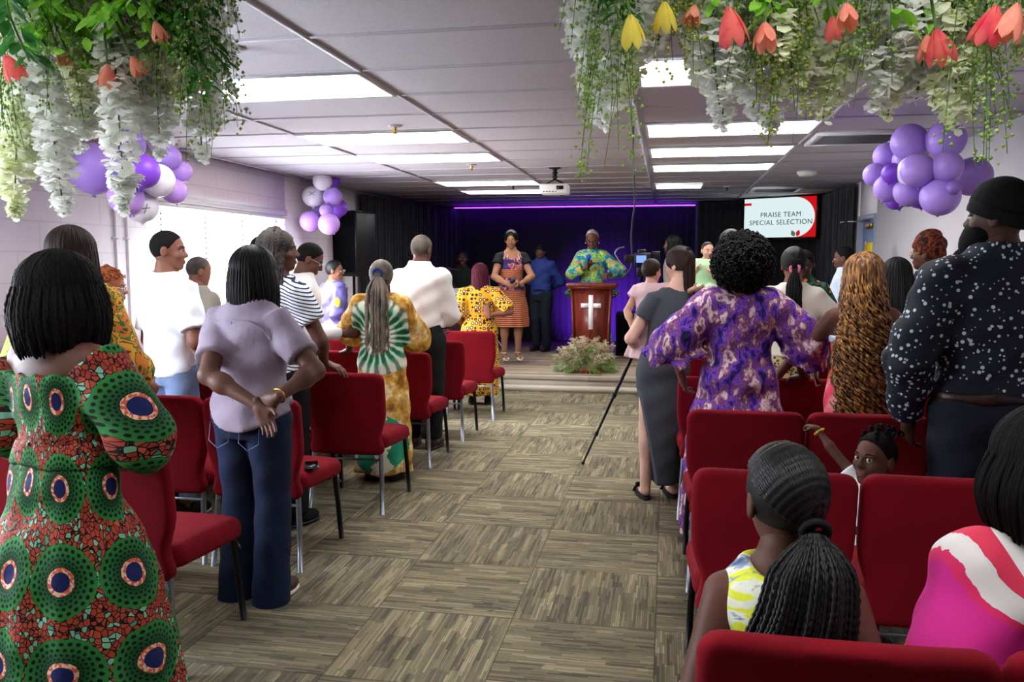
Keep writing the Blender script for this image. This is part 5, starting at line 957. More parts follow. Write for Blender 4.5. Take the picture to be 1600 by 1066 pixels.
# toddler
xt, _, zt_ = at_y(1030, 406, 5.52); p = Person('toddler in a pale pink dress held on the hip of the woman in charcoal', xt - 0.05, 5.46, RD(-28), 0.88, 'f', 1.25, 'light', head=(RD(-10), 0.05), base=zt_ - 0.90, headscale=1.30, res=0.009, legx=0.07)
p.sit = True; p.arm(-1, world=at_y(988, 515, 5.42), pole=(-1, 0.0, 0.3), curl=0.8).arm(1, world=at_y(1082, 452, 5.27), pole=(0.3, 0.8, -0.2), d=(1, -0.1, 0.1), curl=0.3); p.body(); p.cloth('dress', M['f_pinkdress'], 0.84, 1.45, 0.03, extra=[(0.50, .33, .26), (0.66, .27, .21)], sleeve=0.4, sr=(0.085, 0.10), fold=(9, 0.05, p.pt(0, 0, 1.2)[2], 0.5)); p.scalp(M['hair_brown'], 0.013, 0.4, 0.002, fuzzf=160)
s_ = tubes(np.array([[p.H(0.0, 0.06 - 0.16 * t, 0.103 * math.sin(0.9 + t * 1.6)) for t in np.linspace(0, 1, 10)]]), 0.003, 5)
# --- purple dress, afro
x, H = pp(1160, 366, 4.60, 0.045)
p = Person('woman with a large black curly afro in a purple tie-dye gown', x, 4.60, RD(4), H, 'f', 1.15, 'brown', head=(RD(5), RD(10)), shoulder=1.0, res=0.010); p.arm(-1, wrist=(-0.30, 0.16, 0.92), pole=(-1, -0.5, 0)).arm(1, wrist=(0.27, 0.2, 0.95), pole=(1, -0.5, 0)); p.body(face=False)
p.cloth('gown', M['f_purple_dye'], 0.84, 1.45, 0.024, extra=[(0.06, .31, .24), (0.5, .285, .22), (0.8, .25, .19), (0.95, .225, .165)], sleeve=1.12, sr=(0.088, 0.12, 0.165), wav=0.02, fold=(11, 0.05, p.pt(0, 0, 1.25)[2], 0.9), fold2=0.006, cut=[ell(p.pt(0, -0.07, 1.46), _v((0.085, 0.06, 0.055)))]); afro(p, M['hair_black'], (0.158, 0.165, 0.165), (0, -0.05, 0.0), 1500, 0.009); p.shoes(M['f_black'])
# --- woman in white knit with long ponytail, child beside her
x, H = pp(1232, 386, 5.80, 0.015); p = Person('woman in a cream knit jacket with long black ponytail and pink hair tie', x + 0.04, 5.80, RD(-10), H, 'f', 1.05, 'brown', head=(RD(14), RD(5))); p.arm(1, wrist=(0.2, 0.22, 1.0), pole=(1, -0.4, 0)).arm(-1, wrist=(-0.15, 0.25, 1.0)); p.body(face=False); p.cloth('knit_jacket', M['f_cream_knit'], 0.95, 1.47, 0.024, sleeve=1.35, sr=(0.078, 0.07, 0.065)); p.cloth('skirt', M['f_leopard'], 0.84, 0.98, 0.018, extra=[(0.35, .22, .18)]); tp = p.ponytail(M['hair_black'], 150, (-0.01, -0.1, -0.035), p.pt(0, 0, 1.0)[2], 0.0032, width=0.045, scalp_n=200, curl=0.006, endw=0.05, out=0.05); p.ring('hair_tie', tp, (0, 1, 0), 0.028, 0.011, M['f_pink']); p.shoes(M['f_black'])
x, H = pp(1258, 393, 6.15, 0.01); p = Person('child with short hair in a patterned shirt facing the camera over a shoulder', x, 6.15, RD(150), 1.2, 'm', 1.0, 'deep', head=(RD(10), 0.3), base=H - 1.2, headscale=1.2); p.sit = True; p.body(); p.scalp(M['hair_soft'], 0.006, 0.45, 0.001); p.cloth('shirt', M['f_child_print'], 0.7, 1.47, 0.02, sleeve=0.8, sr=(0.075, 0.085)); p.cloth('shorts', M['f_navy'], 0.8, 0.98, 0.02, legs=(0.1, 0.08, 0.07, 0.6))
p.root.location.z = H - 1.2
# --- woman with baby beyond the afro
x, H = pp(1142, 358, 6.9, 0.02); p = Person('woman with dark cornrowed hair partly hidden behind the afro, carrying a baby', x, 6.9, RD(10), H, 'f', 1.05, 'brown'); p.arm(-1, wrist=(-0.15, 0.2, 1.15), pole=(-1, -0.3, -0.4)); p.body(face=False); p.scalp(M['hair_black'], 0.016, 0.4, 0.003, fuzzf=110); p.cloth('dress', M['f_dark_print'], 0.84, 1.46, 0.02, extra=[(0.2, .22, .18)], sleeve=0.8); p.shoes(M['f_black'])
x, _, z = at_y(1112, 377, 6.55); p = Person('baby in pale green looking back over a shoulder', x - 0.03, 6.62, RD(165), 0.72, 'm', 1.2, 'light', head=(RD(35), 0.1), base=z - 0.745, headscale=1.4, res=0.009); p.sit = True; p.gaze = (0.2, 0); p.arm(1, wrist=(0.15, 0.15, 1.25)).arm(-1, wrist=(-0.12, 0.2, 1.2)); p.body(); p.scalp(M['hair_brown'], 0.003, 0.6, 0.0008); p.cloth('romper', M['f_light_green'], 0.7, 1.45, 0.03, sleeve=1.0, legs=(0.12, 0.09, 0.08, 0.2), sr=(0.09, 0.085))
# --- man in pale shirt by the door side
x, H = pp(1322, 385, 8.7, 0.008); p = Person('man with short hair in a pale blue shirt facing sideways beneath the television', x, 8.7, RD(72), H, 'm', 1.0, 'dark', head=(0, 0.12)); p.body(); p.scalp(M['hair_soft'], 0.004, 0.4, 0.0006); p.cloth('shirt', M['f_lightblue'], 0.86, 1.50, 0.022, sleeve=1.85, sr=(0.075, 0.065, 0.045)); p.cloth('trousers', M['f_black'], 0.79, 1.0, 0.015, legs=(0.10, 0.078, 0.065, 0.0)); p.shoes(M['f_black'])
# --- honey braids
x, H = pp(1352, 391, 4.52, 0.03)
p = Person('woman with waist-length honey blonde curly braids in a coral strapless dress', x, 4.52, RD(0), H, 'f', 1.08, 'dark', head=(0, RD(8)), res=0.010); p.arm(-1, world=at_y(1256, 590, 4.82), pole=(-1, -0.7, 0), d=(-0.6, 0.7, -0.1), n=(0.2, 0, -1), curl=0.4).arm(1, world=at_y(1424, 602, 4.80), pole=(1, -0.8, 0), d=(0.2, 0.9, -0.2), n=(0, 0, -1), curl=0.4); p.body(face=False)
p.cloth('dress', M['f_coral'], 0.84, 1.36, 0.012, extra=[(0.1, .19, .16), (0.5, .195, .165), (0.7, .19, .15)], cut=[lambda X, Y, Z: Z - p.pt(0, 0, 1.24)[2]]); mk('bodice_band', *SDF(0.009).u(loft(p.rows(0.018, 1.15, 1.34)), 0).clip(lambda X, Y, Z: np.maximum(Z - p.pt(0, 0, 1.255)[2], p.pt(0, 0, 1.215)[2] - Z)).mesh(), M['f_lightblue'], p.root)
MB().tube([p.pt(-0.09, -0.10, 1.25), p.pt(-0.085, -0.115, 1.33), p.pt(-0.075, -0.06, 1.435), p.pt(-0.07, 0.04, 1.42)], 0.0045, 5).tube([p.pt(0.09, -0.10, 1.25), p.pt(0.085, -0.115, 1.33), p.pt(0.075, -0.06, 1.435), p.pt(0.07, 0.04, 1.42)], 0.0045, 5).build('dress_strap', M['f_pink'], p.root)
p.hang(M['hair_honey'], 230, (p.pt(0, 0, 0.66)[2], p.pt(0, 0, 0.80)[2]), 0.0048, az=(0.7, 2 * PI - 0.7), curl=0.02, cp=0.012, steps=110, bulge=0.035, jit=0.03, grow=0.016, back=-0.05, corew=0.85, spread=1.25); p.shoes(M['f_black'])
# --- long black hair behind her, headwrap woman, hair at the wall
x, H = pp(1402, 403, 5.75, 0.015); p = Person('woman with very long straight black hair between honey braids and dotted shirt', x, 5.75, RD(-5), H, 'f', 1.1, 'dark'); p.body(face=False); p.cloth('dress', M['f_leopard'], 0.84, 1.46, 0.02, extra=[(0.2, .24, .2)], sleeve=0.7); p.hang(M['hair_black'], 420, p.pt(0, 0, 1.0)[2], 0.0045, az=(0.7, 2 * PI - 0.7), bulge=0.03, spread=1.5, corew=1.2, back=-0.04); p.shoes(M['f_black'])
x, H = pp(1447, 363, 6.5, 0.05); p = Person('woman in a brown and orange head wrap with thin glasses and navy top', x + 0.02, 6.5, RD(48), H, 'f', 1.05, 'dark', head=(RD(10), 0)); p.body(); p.cloth('top', M['f_navy'], 0.84, 1.47, 0.02, sleeve=1.0, sr=(0.078, 0.08)); p.cloth('wrapper', M['f_headwrap'], 0.84, 1.25, 0.03, extra=[(0.2, .23, .19)]); p.glasses(M['brass'])
s_ = SDF(0.008); s_.u(ell(p.H(0, -0.02, 0.06), _v((0.10, 0.115, 0.10)) * p.hk, p.Rh), 0); s_.u(ell(p.H(0.02, -0.02, 0.13), _v((0.06, 0.07, 0.05)) * p.hk, p.Rh), 0.03); s_.u(ell(p.H(0, -0.07, 0.0), _v((0.08, 0.06, 0.07)) * p.hk, p.Rh), 0.03); s_.sub(ell(p.H(0, 0.13, -0.03), _v((0.09, 0.1, 0.09)) * p.hk, p.Rh), 0.01); s_.disp(lambda X, Y, Z: 0.005 * np.sin(60 * Z + 40 * X + 30 * Y)); mk('head_wrap', *s_.mesh(), M['f_headwrap'], p.root); p.shoes(M['f_black'])
x, H = pp(1510, 388, 5.8, 0.015); p = Person('dark-haired person beside the wall, only the crown of the head showing', x, 5.8, 0, H, 'f', 1.05, 'dark'); p.body(face=False); p.scalp(M['hair_soft'], 0.02, 0.4, 0.002, fuzzf=150); p.cloth('top', M['f_navy'], 0.84, 1.47, 0.02, sleeve=1.0); p.cloth('skirt', M['f_black'], 0.84, 1.0, 0.02, extra=[(0.2, .22, .18)]); p.shoes(M['f_black'])
# --- beanie man
x, H = pp(1567, 284, 3.50, 0.02)
p = Person('tall bearded man in a black beanie and navy shirt with pale dots', x, 3.50, RD(8), H, 'm', 1.15, 'deep', head=(RD(48), 0.0), res=0.010); p.arm(-1, wrist=(-0.25, 0.10, 0.84), pole=(-1, -0.7, 0)).arm(1, wrist=(0.22, 0.14, 0.9)); p.body()
p.cloth('dotted_shirt', M['f_dots'], 0.955, 1.50, 0.030, sleeve=1.93, sr=(0.088, 0.080, 0.055), fold2=0.007); p.cloth('collar', M['f_dots'], 1.45, 1.53, 0.018, res=0.008); p.cloth('trousers', M['f_navy_pants'], 0.79, 1.0, 0.026, legs=(0.118, 0.09, 0.075, 0.0)); p.cloth('belt', M['f_leather'], 0.935, 0.97, 0.036, res=0.009)
s_ = SDF(0.007); s_.u(ell(p.H(0, -0.015, 0.045), _v((0.086, 0.106, 0.098)) * p.hk, p.Rh), 0); fw = p.Rh @ _v((0, 1, 0)); s_.clip(lambda X, Y, Z: p.hc[2] + 0.012 + 0.42 * ((X - p.hc[0]) * fw[0] + (Y - p.hc[1]) * fw[1]) - Z); s_.disp(lambda X, Y, Z: 0.0012 * np.sin(np.arctan2(Y - p.hc[1], X - p.hc[0]) * 60) + 0 * Z); b_ = mk('beanie', *s_.mesh(), M['f_beanie'], p.root)
s_ = SDF(0.007); s_.u(ell(p.H(0, -0.015, 0.022), _v((0.093, 0.113, 0.095)) * p.hk, p.Rh), 0); s_.clip(lambda X, Y, Z: np.abs(Z - p.hc[2] - 0.012 - 0.42 * ((X - p.hc[0]) * fw[0] + (Y - p.hc[1]) * fw[1])) - 0.028); mk('folded_brim', *s_.mesh(), M['f_beanie'], b_)
s_ = SDF(0.007); s_.u(ell(p.H(0, 0.045, -0.062), _v((0.068, 0.066, 0.058)) * p.hk, p.Rh), 0); s_.u(ell(p.H(0, 0.075, -0.105), _v((0.044, 0.045, 0.045)) * p.hk, p.Rh), 0.03); s_.sub(ell(p.H(0, 0.11, -0.045), _v((0.03, 0.05, 0.022)) * p.hk, p.Rh), 0.01); s_.disp(lambda X, Y, Z: 0.002 * np.sin(220 * X) * np.sin(200 * Y) * np.sin(190 * Z)); mk('beard', *s_.mesh(), M['hair_soft'], p.root); p.shoes(M['f_black'])
# --- child reaching over the chair
xc, _, zc_ = at_y(1368, 680, 3.47); p = Person('small child with twisted hair and bead bracelet reaching up to a chair back', xc, 3.47, RD(128), 0.80, 'f', 1.1, 'dark', head=(RD(2), RD(-4)), base=max(0, zc_ - 0.965), headscale=1.95, res=0.008, legx=0.06)
p.gaze = (-0.75, 0.12); p.lid = 0.5; hx = at_y(1262, 652, 3.66); p.arm(1, world=hx, pole=(0.4, 0.3, -1), d=(-0.1, -0.2, 0.9) if 0 else (0.6, 0.3, 0.1), n=(0.2, 0, -1), curl=0.9).arm(-1); p.body(hres=0.004)
p.cloth('blouse', M['f_white'], 0.7, 1.42, 0.02, sleeve=0.42, sr=(0.085, 0.09)); p.cloth('skirt', M['f_navy'], 0.84, 1.0, 0.02, extra=[(0.45, .24, .2)]); p.scalp(M['hair_soft'], 0.006, 0.55, 0.001)
t_ = []
for i in range(16):
    a = i / 16 * 6.28 * 2.6; th = 0.15 + 0.9 * (i / 16); v = _v((math.sin(th) * math.sin(a), math.sin(th) * math.cos(a) - 0.25, math.cos(th))); b = p.H(0, -0.02, 0.03) + p.Rh @ (v * _v((0.078, 0.095, 0.092)) * p.hk); u = np.linspace(0, 1, 14); P = np.stack([b[0] + (v[0] * 0.03 + 0.006 * np.sin(u * 12)) * u * 1, b[1] + v[1] * 0.03 * u + 0.006 * np.cos(u * 12) * u, b[2] + 0.022 * np.sin(u * 3)], 1); t_.append(tubes(P[None], 0.008 * (1 + 0.25 * np.sin(np.arange(14) * 2.2)) * np.linspace(1, 0.6, 14), 6))
mk('hair_twist', *merge(t_), M['hair_soft'], p.root); W = p.arms[1]; th = np.linspace(0, 2 * PI, 15)[:-1]; ax_ = (W[2] - W[1]) / np.linalg.norm(W[2] - W[1]); q = np.array(Vector(ax_).to_track_quat('Z', 'Y').to_matrix()); c = W[2] - ax_ * 0.018; V, F = usphere(8, 5)
mk('bead_bracelet', *merge([(V * 0.0048 + c + q @ _v((0.021 * math.cos(t), 0.021 * math.sin(t), 0)), F) for t in th]), M['tulip_yellow'], p.root); mk('shoe', *SDF(0.01).u(ell(p.legj[1][2] + _v((0, 0.04, -0.03)), (0.03, 0.07, 0.025)), 0).mesh(), M['f_pink'], p.root)
# --- seated girl with box braids
x, _, z = at_y(1232, 702, 1.80)
p = Person('seated girl with long black box braids in a yellow, white and blue sleeveless dress', x + 0.0, 1.80, RD(2), 1.52, 'f', 0.98, 'dark', head=(RD(12), RD(6)), res=0.008, sit=0.47, headscale=1.08); dz = z - 0.008 - (p.H(0, -0.012, 0.108)[2]); p.dz += dz; p.hc[2] += dz; p.nb[2] += dz; p.body(hres=0.006)
p.cloth('dress', M['f_yellow_blue'], 0.80, 1.45, 0.016, legs=(0.12, 0.1, 0.09, 0.8), cut=[ell(p.pt(0, -0.05, 1.475), _v((0.085, 0.13, 0.055))), cap(p.pt(-0.20, 0, 1.38), p.pt(-0.20, 0, 1.30), 0.052), cap(p.pt(0.20, 0, 1.38), p.pt(0.20, 0, 1.30), 0.052)], fold2=0.003)
p.ponytail(M['hair_box_braid'], 210, (0.025, -0.100, -0.05), p.pt(0, 0, 1.13)[2], 0.0050, width=0.06, scalp_n=112, braid=0.35, steps=60, endw=0.125, out=0.075, tail_r=0.0044, depth=0.45, drift=-0.085); tp = p.H(0.025, -0.112, -0.05); p.ring('hair_tie', tp, (0, 1, 0.4), 0.024, 0.010, M['f_black']); p.shoes(M['f_black'])
# --- woman in pink patches at the right edge
x, _, z = at_y(1632, 634, 1.82)
p = Person('seated woman in a bold pink, white and red patterned blouse', x + 0.045, 1.82, RD(5), 1.68, 'f', 1.15, 'dark', head=(RD(18), RD(5)), res=0.009, sit=0.47); dz = z - 0.02 - p.H(0, 0, 0.108)[2]; p.dz += dz; p.hc[2] += dz; p.nb[2] += dz; p.body(face=False, hands=True)
p.cloth('blouse', M['f_pink_patch'], 0.80, 1.47, 0.022, sleeve=1.15, sr=(0.088, 0.095, 0.085), fold2=0.006); p.cloth('trousers', M['f_black'], 0.78, 0.92, 0.02, legs=(0.11, 0.09, 0.07, 0.0)); p.hang(M['hair_soft'], 420, p.pt(0, 0, 1.455)[2], 0.0045, az=(0.6, 2 * PI - 0.6), bulge=0.045, grow=0.022, jit=0.012); p.shoes(M['f_black'])
# ================================================================ stage furniture
x0 = at_y(926, 440, 11.0)[0]; q = tag(empty('podium', (x0, 11.0, SH)), 'reddish wooden church podium with a white cross on its front', 'podium')
zt = at_y(926, 443, 10.8)[2] - SH; a = MB()
def prism(m, w0, w1, d0, d1, z0, z1):
    V = [(sx * w, sy * d, z) for z, w, d in ((z0, w0, d0), (z1, w1, d1)) for sx, sy in ((-1, -1), (1, -1), (1, 1), (-1, 1))]; return m.add(V, [[0, 3, 2, 1], [4, 5, 6, 7], [0, 1, 5, 4], [1, 2, 6, 5], [2, 3, 7, 6], [3, 0, 4, 7]])
prism(a, 0.215, 0.255, 0.17, 0.20, 0.06, zt - 0.08).build('body', M['mahogany'], q, False)
prism(MB(), 0.15, 0.18, 0.012, 0.012, 0.10, zt - 0.14).build('front_panel', M['mahogany'], q, False); q.children[-1].location = (0, -0.192, 0); fp = q.children[-1]; fp.rotation_euler = (math.radians(1.9), 0, 0)
for sx in (-1, 1):
    m = MB(); V = [(sx * 0.215 - 0.018, -0.19, 0.06), (sx * 0.215 + 0.012, -0.19, 0.06), (sx * 0.255 + 0.012, -0.222, zt - 0.08), (sx * 0.255 - 0.018, -0.222, zt - 0.08)]; V = V + [(x, y + 0.03, z) for x, y, z in V]; m.add(V, [[0, 1, 2, 3], [7, 6, 5, 4], [0, 4, 5, 1], [1, 5, 6, 2], [2, 6, 7, 3], [3, 7, 4, 0]]); m.build('corner_post', M['mahogany'], q, False)
MB().rbox((-0.27, -0.23, 0), (0.27, 0.2, 0.06), 0.01).build('plinth', M['mahogany'], q); prism(MB(), 0.285, 0.315, 0.235, 0.26, zt - 0.08, zt - 0.045).build('cornice', M['mahogany'], q, False); MB().rbox((-0.325, -0.27, zt - 0.05), (0.325, 0.26, zt), 0.012).build('top_board', M['mahogany'], q)
zc = at_y(926, 488, 10.78)[2] - SH; hc = 0.225; c = MB().box((-0.03, -0.022, zc - hc), (0.03, -0.011, zc + hc)).box((-0.13, -0.022, zc + 0.06), (-0.03, -0.011, zc + 0.118)).box((0.03, -0.022, zc + 0.06), (0.13, -0.011, zc + 0.118)); plain('cross_white', '#f4f2ee', 0.6); c.build('cross', M['cross_white'], fp, False)
# microphones
def mic(loc, R, lab, foam='blue_foam'):
    m = tag(empty('microphone', loc), lab, 'microphone'); m.rotation_euler = R; MB().lathe([(0, -0.13), (0.011, -0.13), (0.013, -0.05), (0.016, 0.02), (0.018, 0.03)], n=16).build('handle', M['black_plastic'], m); MB().lathe([(0.016, 0.03), (0.032, 0.045), (0.036, 0.065), (0.030, 0.088), (0.012, 0.10), (0, 0.102)], n=20).build('windscreen', M[foam], m); return m
W = pod.arms[1]; hp = _v((pod.x, pod.y, SH)) + rot('Z', pod.yaw) @ (W[2] + _v((-0.02, 0.055, 0.075))); mic(tuple(hp), (RD(14), 0, 0), 'microphone with blue foam cover in the hand of the woman at the podium')
W = sing.arms[1]; hp = _v((sing.x, sing.y, sing.base)) + rot('Z', sing.yaw) @ (W[2] + _v((-0.05, 0.055, 0.035))); mic(tuple(hp), (RD(50), 0, RD(-60)), 'black microphone held low by the singer in the zigzag dress', 'black_plastic')
# pampas arrangement at the stage edge
fx = at_y(915, 560, 9.95)[0]; q = tag(empty('flower_arrangement', (fx, 9.95, SH)), 'fan of pampas grass and green fronds at the stage edge below the podium', 'flower arrangement')
MB().box((-0.2, -0.1, 0), (0.2, 0.1, 0.07)).build('planter_box', M['mahogany'], q, False)
def plumes(n, name, mat, spread, L, curve, hair, up=0.6, r=0.0016, base=(0, 0, 0.06), seed=1):
    g = np.random.default_rng(seed); parts = []
    for i in range(n):
        a = (i + 0.5) / n * PI; a = PI * 0.5 + (a - PI * 0.5) * spread; y = g.normal() * 0.35 - 0.1; d = _v((math.cos(a), y * 0.5, abs(math.sin(a)) * up + 0.08)); d /= np.linalg.norm(d); l = L * (0.75 + 0.4 * g.random()); t = np.linspace(0, 1, 10)[:, None]; P = _v(base) + _v((g.normal() * 0.03, g.normal() * 0.03, 0)) + d * l * t - _v((0, 0, curve)) * t ** 2; parts.append(tubes(P[None], r, 4)); m = hair; tt = 0.25 + 0.75 * g.random(m); k = np.clip((tt * 9).astype(int), 0, 8); b = P[k] + (P[k + 1] - P[k]) * (tt * 9 - k)[:, None]; dirs = g.normal(size=(m, 3)) * 0.55 + d * 0.9; dirs /= np.linalg.norm(dirs, axis=1, keepdims=True); hl = (0.05 + 0.05 * g.random(m))[:, None] * (1.15 - tt[:, None] * 0.5); s = np.linspace(0, 1, 4)[None, :, None]; Q = b[:, None] + dirs[:, None] * hl[:, None] * s - _v((0, 0, 0.02)) * s ** 2; parts.append(tubes(Q, 0.0026 if 'plume' in name else 0.0016, 3))
    return mk(name, *merge(parts), mat, q)
plumes(26, 'fern_frond', M['fern'], 1.1, 0.42, 0.10, 60, 0.55, seed=3); plumes(20, 'leaf_spray', M['leaf_bright'], 1.15, 0.36, 0.12, 40, 0.5, seed=5); plumes(30, 'pampas_plume', M['pampas'], 0.72, 0.40, 0.03, 130, 0.85, seed=8); plumes(14, 'white_plume', M['petal_cream'], 0.9, 0.33, 0.05, 70, 0.7, seed=9)
plumes(12, 'front_leaf', M['fern'], 0.9, 0.22, 0.15, 60, 0.1, base=(0, -0.1, 0.06), seed=11)
# drum kit
def drum(lab, x, y, z, r, h, tilt=(0, 0), name='drum', axis='z', shell='chrome', top='white_plastic'):
    d = tag(empty(name, (x, y, z)), lab, 'drum'); d.rotation_euler = (tilt[0], tilt[1], 0); MB().lathe([(r, -h / 2), (r, h / 2)], n=28).build('shell', M[shell], d); MB().lathe([(0, h / 2 - 0.005), (r, h / 2 - 0.003)], n=28).build('drumhead', M[top], d); MB().lathe([(0, -h / 2 + 0.005), (r, -h / 2 + 0.003)], n=28).build('drumhead', M[top], d)
    for s_ in (-1, 1): MB().lathe([(r + 0.004, s_ * h / 2 - 0.008), (r + 0.010, s_ * h / 2 - 0.008), (r + 0.010, s_ * h / 2 + 0.008), (r + 0.004, s_ * h / 2 + 0.008)], n=28).build('hoop', M['chrome'], d)
    m = MB()
    for i in range(8): t = i * PI / 4; m.tube([(math.cos(t) * (r + 0.012), math.sin(t) * (r + 0.012), -h / 2), (math.cos(t) * (r + 0.012), math.sin(t) * (r + 0.012), h / 2)], 0.004, 5)
    m.build('tension_rods', M['chrome'], d); return d
bx, by = at_y(706, 510, 11.7)[:2]; plain('drum_burgundy', '#3a1420', 0.25, 0.5); bd = drum('big dark bass drum on the stage floor', bx, by, SH + 0.30, 0.28, 0.4, (PI / 2, 0), shell='drum_burgundy', top='drum_burgundy')
for sx in (-1, 1): MB().tube([(sx * 0.28, 0.05, 0.1), (sx * 0.36, -0.29, 0.16)], 0.01, 6).build('spur', M['chrome'], bd)
sx_, sy_ = at_y(712, 452, 11.9)[:2]; drum('blue sparkle tom drum beside the yellow dress', sx_, sy_, SH + 0.80, 0.17, 0.22, (0.25, 0), shell='blue_foam')
drum('silver snare drum on a stand in front of the drummer', bx + 0.45, 12.0, SH + 0.60, 0.18, 0.14)
def stand(m, x, y, z0, h): m.tube([(x, y, z0), (x, y, z0 + h)], 0.012, 8); [m.tube([(x, y, z0 + h * 0.35), (x + 0.22 * math.cos(t), y + 0.22 * math.sin(t), z0 + 0.01)], 0.008, 6) for t in (0.3, 2.4, 4.5)]; return m
for (px, py, yy, lab) in ((765, 432, 11.9, 'brass crash cymbal on a chrome stand behind the singer'), (700, 420, 12.0, 'thin hi-hat cymbal beside the drummer')):
    x, y, z = at_y(px, py, yy); d = tag(empty('cymbal', (x, y, SH)), lab, 'cymbal'); h = z - SH; stand(MB(), 0, 0, 0, h).build('stand', M['chrome'], d); MB().lathe([(0.2, h - 0.012), (0.05, h + 0.004), (0.03, h + 0.02), (0, h + 0.024), (0.03, h + 0.017), (0.05, h + 0.001), (0.2, h - 0.014)], n=28).build('plate', M['brass'], d)
m = tag(empty('snare_stand', (bx + 0.45, 12.0, SH)), 'chrome tripod stand beneath the silver snare drum', 'stand'); stand(MB(), 0, 0, 0, 0.5).build('tripod', M['chrome'], m); MB().tube([(-0.15, 0, 0.53), (0, 0, 0.5), (0.15, 0, 0.53)], 0.008, 6).build('basket', M['chrome'], m)
m = tag(empty('tom_stand', (sx_, sy_, SH)), 'chrome tripod stand beneath the blue tom drum', 'stand'); stand(MB(), 0, 0, 0, 0.66).build('tripod', M['chrome'], m); MB().tube([(0, -0.1, 0.68), (0, 0, 0.66), (0, 0.1, 0.72)], 0.008, 6).build('basket', M['chrome'], m)
m = tag(empty('drum_throne', (dr.x, dr.y, SH)), 'round black drum throne under the drummer', 'stool'); MB().lathe([(0, 0.40), (0.15, 0.40), (0.17, 0.42), (0.17, 0.46), (0.15, 0.48), (0, 0.48)], n=24).build('cushion', M['black_plastic'], m); stand(MB(), 0, 0, 0, 0.41).build('tripod', M['chrome'], m)
# loudspeaker on its pole, low stage monitor
x, y, z = at_y(553, 432, 9.75); zt = at_y(553, 332, 9.75)[2]; q = tag(empty('loudspeaker', (x, y, z), RD(-20)), 'big black loudspeaker raised on a pole by the window-side wall', 'speaker'); h = zt - z
MB().rbox((-0.2, -0.17, 0), (0.2, 0.2, h), 0.025).build('cabinet', M['black_plastic'], q); MB().rbox((-0.175, -0.178, 0.05), (0.175, -0.165, h - 0.03), 0.005).build('grille', M['black_cloth'], q); MB().box((-0.02, -0.182, 0.06), (0.02, -0.176, 0.085)).build('badge', M['white_plastic'], q, False)
MB().rbox((-0.1, -0.08, h - 0.004), (0.1, 0.08, h + 0.02), 0.006).build('carry_handle', M['black_plastic'], q)
q = tag(empty('speaker_pole', (x, y, 0)), 'black tripod pole holding the raised loudspeaker', 'stand'); MB().tube([(0, 0, 0.1), (0, 0, z)], 0.018, 12).build('pole', M['black_plastic'], q)
for t in (0.5, 2.6, 4.7): MB().tube([(0, 0, 0.75), (0.22 * math.cos(t), 0.4 * math.sin(t), 0.012)], 0.012, 8).build('leg', M['black_plastic'], q)
x, y, z = at_y(985, 500, 12.0); q = tag(empty('stage_monitor', (x, y, SH)), 'black speaker cabinet on the stage right of the podium', 'speaker'); MB().rbox((-0.2, -0.18, 0), (0.2, 0.18, 0.62), 0.02).build('cabinet', M['black_plastic'], q); MB().rbox((-0.17, -0.187, 0.04), (0.17, -0.178, 0.58), 0.004).build('grille', M['black_cloth'], q)
# ================================================================ video camera on tripod, hanging cable
A = at_z(910, 728, 0); Bf = at_z(1012, 752, 0); cx, cy = at_y(1003, 400, 6.15)[:2]; q = tag(empty('tripod', (cx, cy, 0)), 'black tripod standing in the aisle beside the woman in charcoal', 'tripod'); hz = at_y(1003, 412, 6.15)[2]
ap = _v((0, 0, hz - 0.55))
for f in ((A[0] - cx, A[1] - cy), (Bf[0] - cx, Bf[1] - cy), (0.35, 0.45)):
    e = _v((f[0], f[1], 0.012)); m1 = ap + (e - ap) * 0.45; m2 = ap + (e - ap) * 0.48; lg = MB().tube([ap + (e - ap) * 0.02, m1], 0.013, 8).tube([m1, ap + (e - ap) * 0.75], 0.010, 8).tube([ap + (e - ap) * 0.75, e], 0.008, 8).build('leg', M['dark_metal'], q)
    MB().tube([m1 - (e - ap) * 0.015, m1 + (e - ap) * 0.015], 0.018, 8).tube([ap + (e - ap) * 0.74, ap + (e - ap) * 0.77], 0.015, 8).build('leg_lock', M['black_plastic'], lg); MB().tube([e - (e - ap) * 0.02, e], 0.013, 8).build('rubber_foot', M['black_plastic'], lg)
MB().tube([(0, 0, hz - 0.75), (0, 0, hz - 0.1)], 0.012, 10).lathe([(0.03, hz - 0.58), (0.035, hz - 0.54), (0.03, hz - 0.50)], n=16).build('centre_column', M['dark_metal'], q); MB().rbox((-0.035, -0.04, hz - 0.1), (0.035, 0.04, hz - 0.02), 0.01).build('pan_head', M['black_plastic'], q); MB().tube([(0.02, -0.03, hz - 0.06), (0.08, -0.2, hz - 0.16)], 0.008, 8).build('pan_handle', M['steel_grey'], q)
q = tag(empty('video_camera', (cx, cy, hz - 0.02)), 'black camera with a lit flip-out screen mounted on the tripod', 'camera')
MB().rbox((-0.055, -0.045, 0), (0.065, 0.05, 0.10), 0.014).rbox((-0.03, -0.035, 0.085), (0.03, 0.03, 0.125), 0.012).build('body', M['black_plastic'], q); MB().lathe([(0.04, 0), (0.042, 0.05), (0.046, 0.10), (0.046, 0.12), (0, 0.118)], (0, 0.05, 0.05), 20, 'y').build('lens', M['black_plastic'], q)
MB().rbox((-0.125, -0.05, 0.025), (-0.055, -0.04, 0.085), 0.004).build('audio_pack', M['black_plastic'], q); f_ = MB().rbox((-0.045, -0.066, 0.02), (0.04, -0.055, 0.085), 0.004).build('flip_screen', M['black_plastic'], q); MB().box((-0.038, -0.068, 0.027), (0.033, -0.066, 0.078)).build('display', M['lcd'], f_, False)
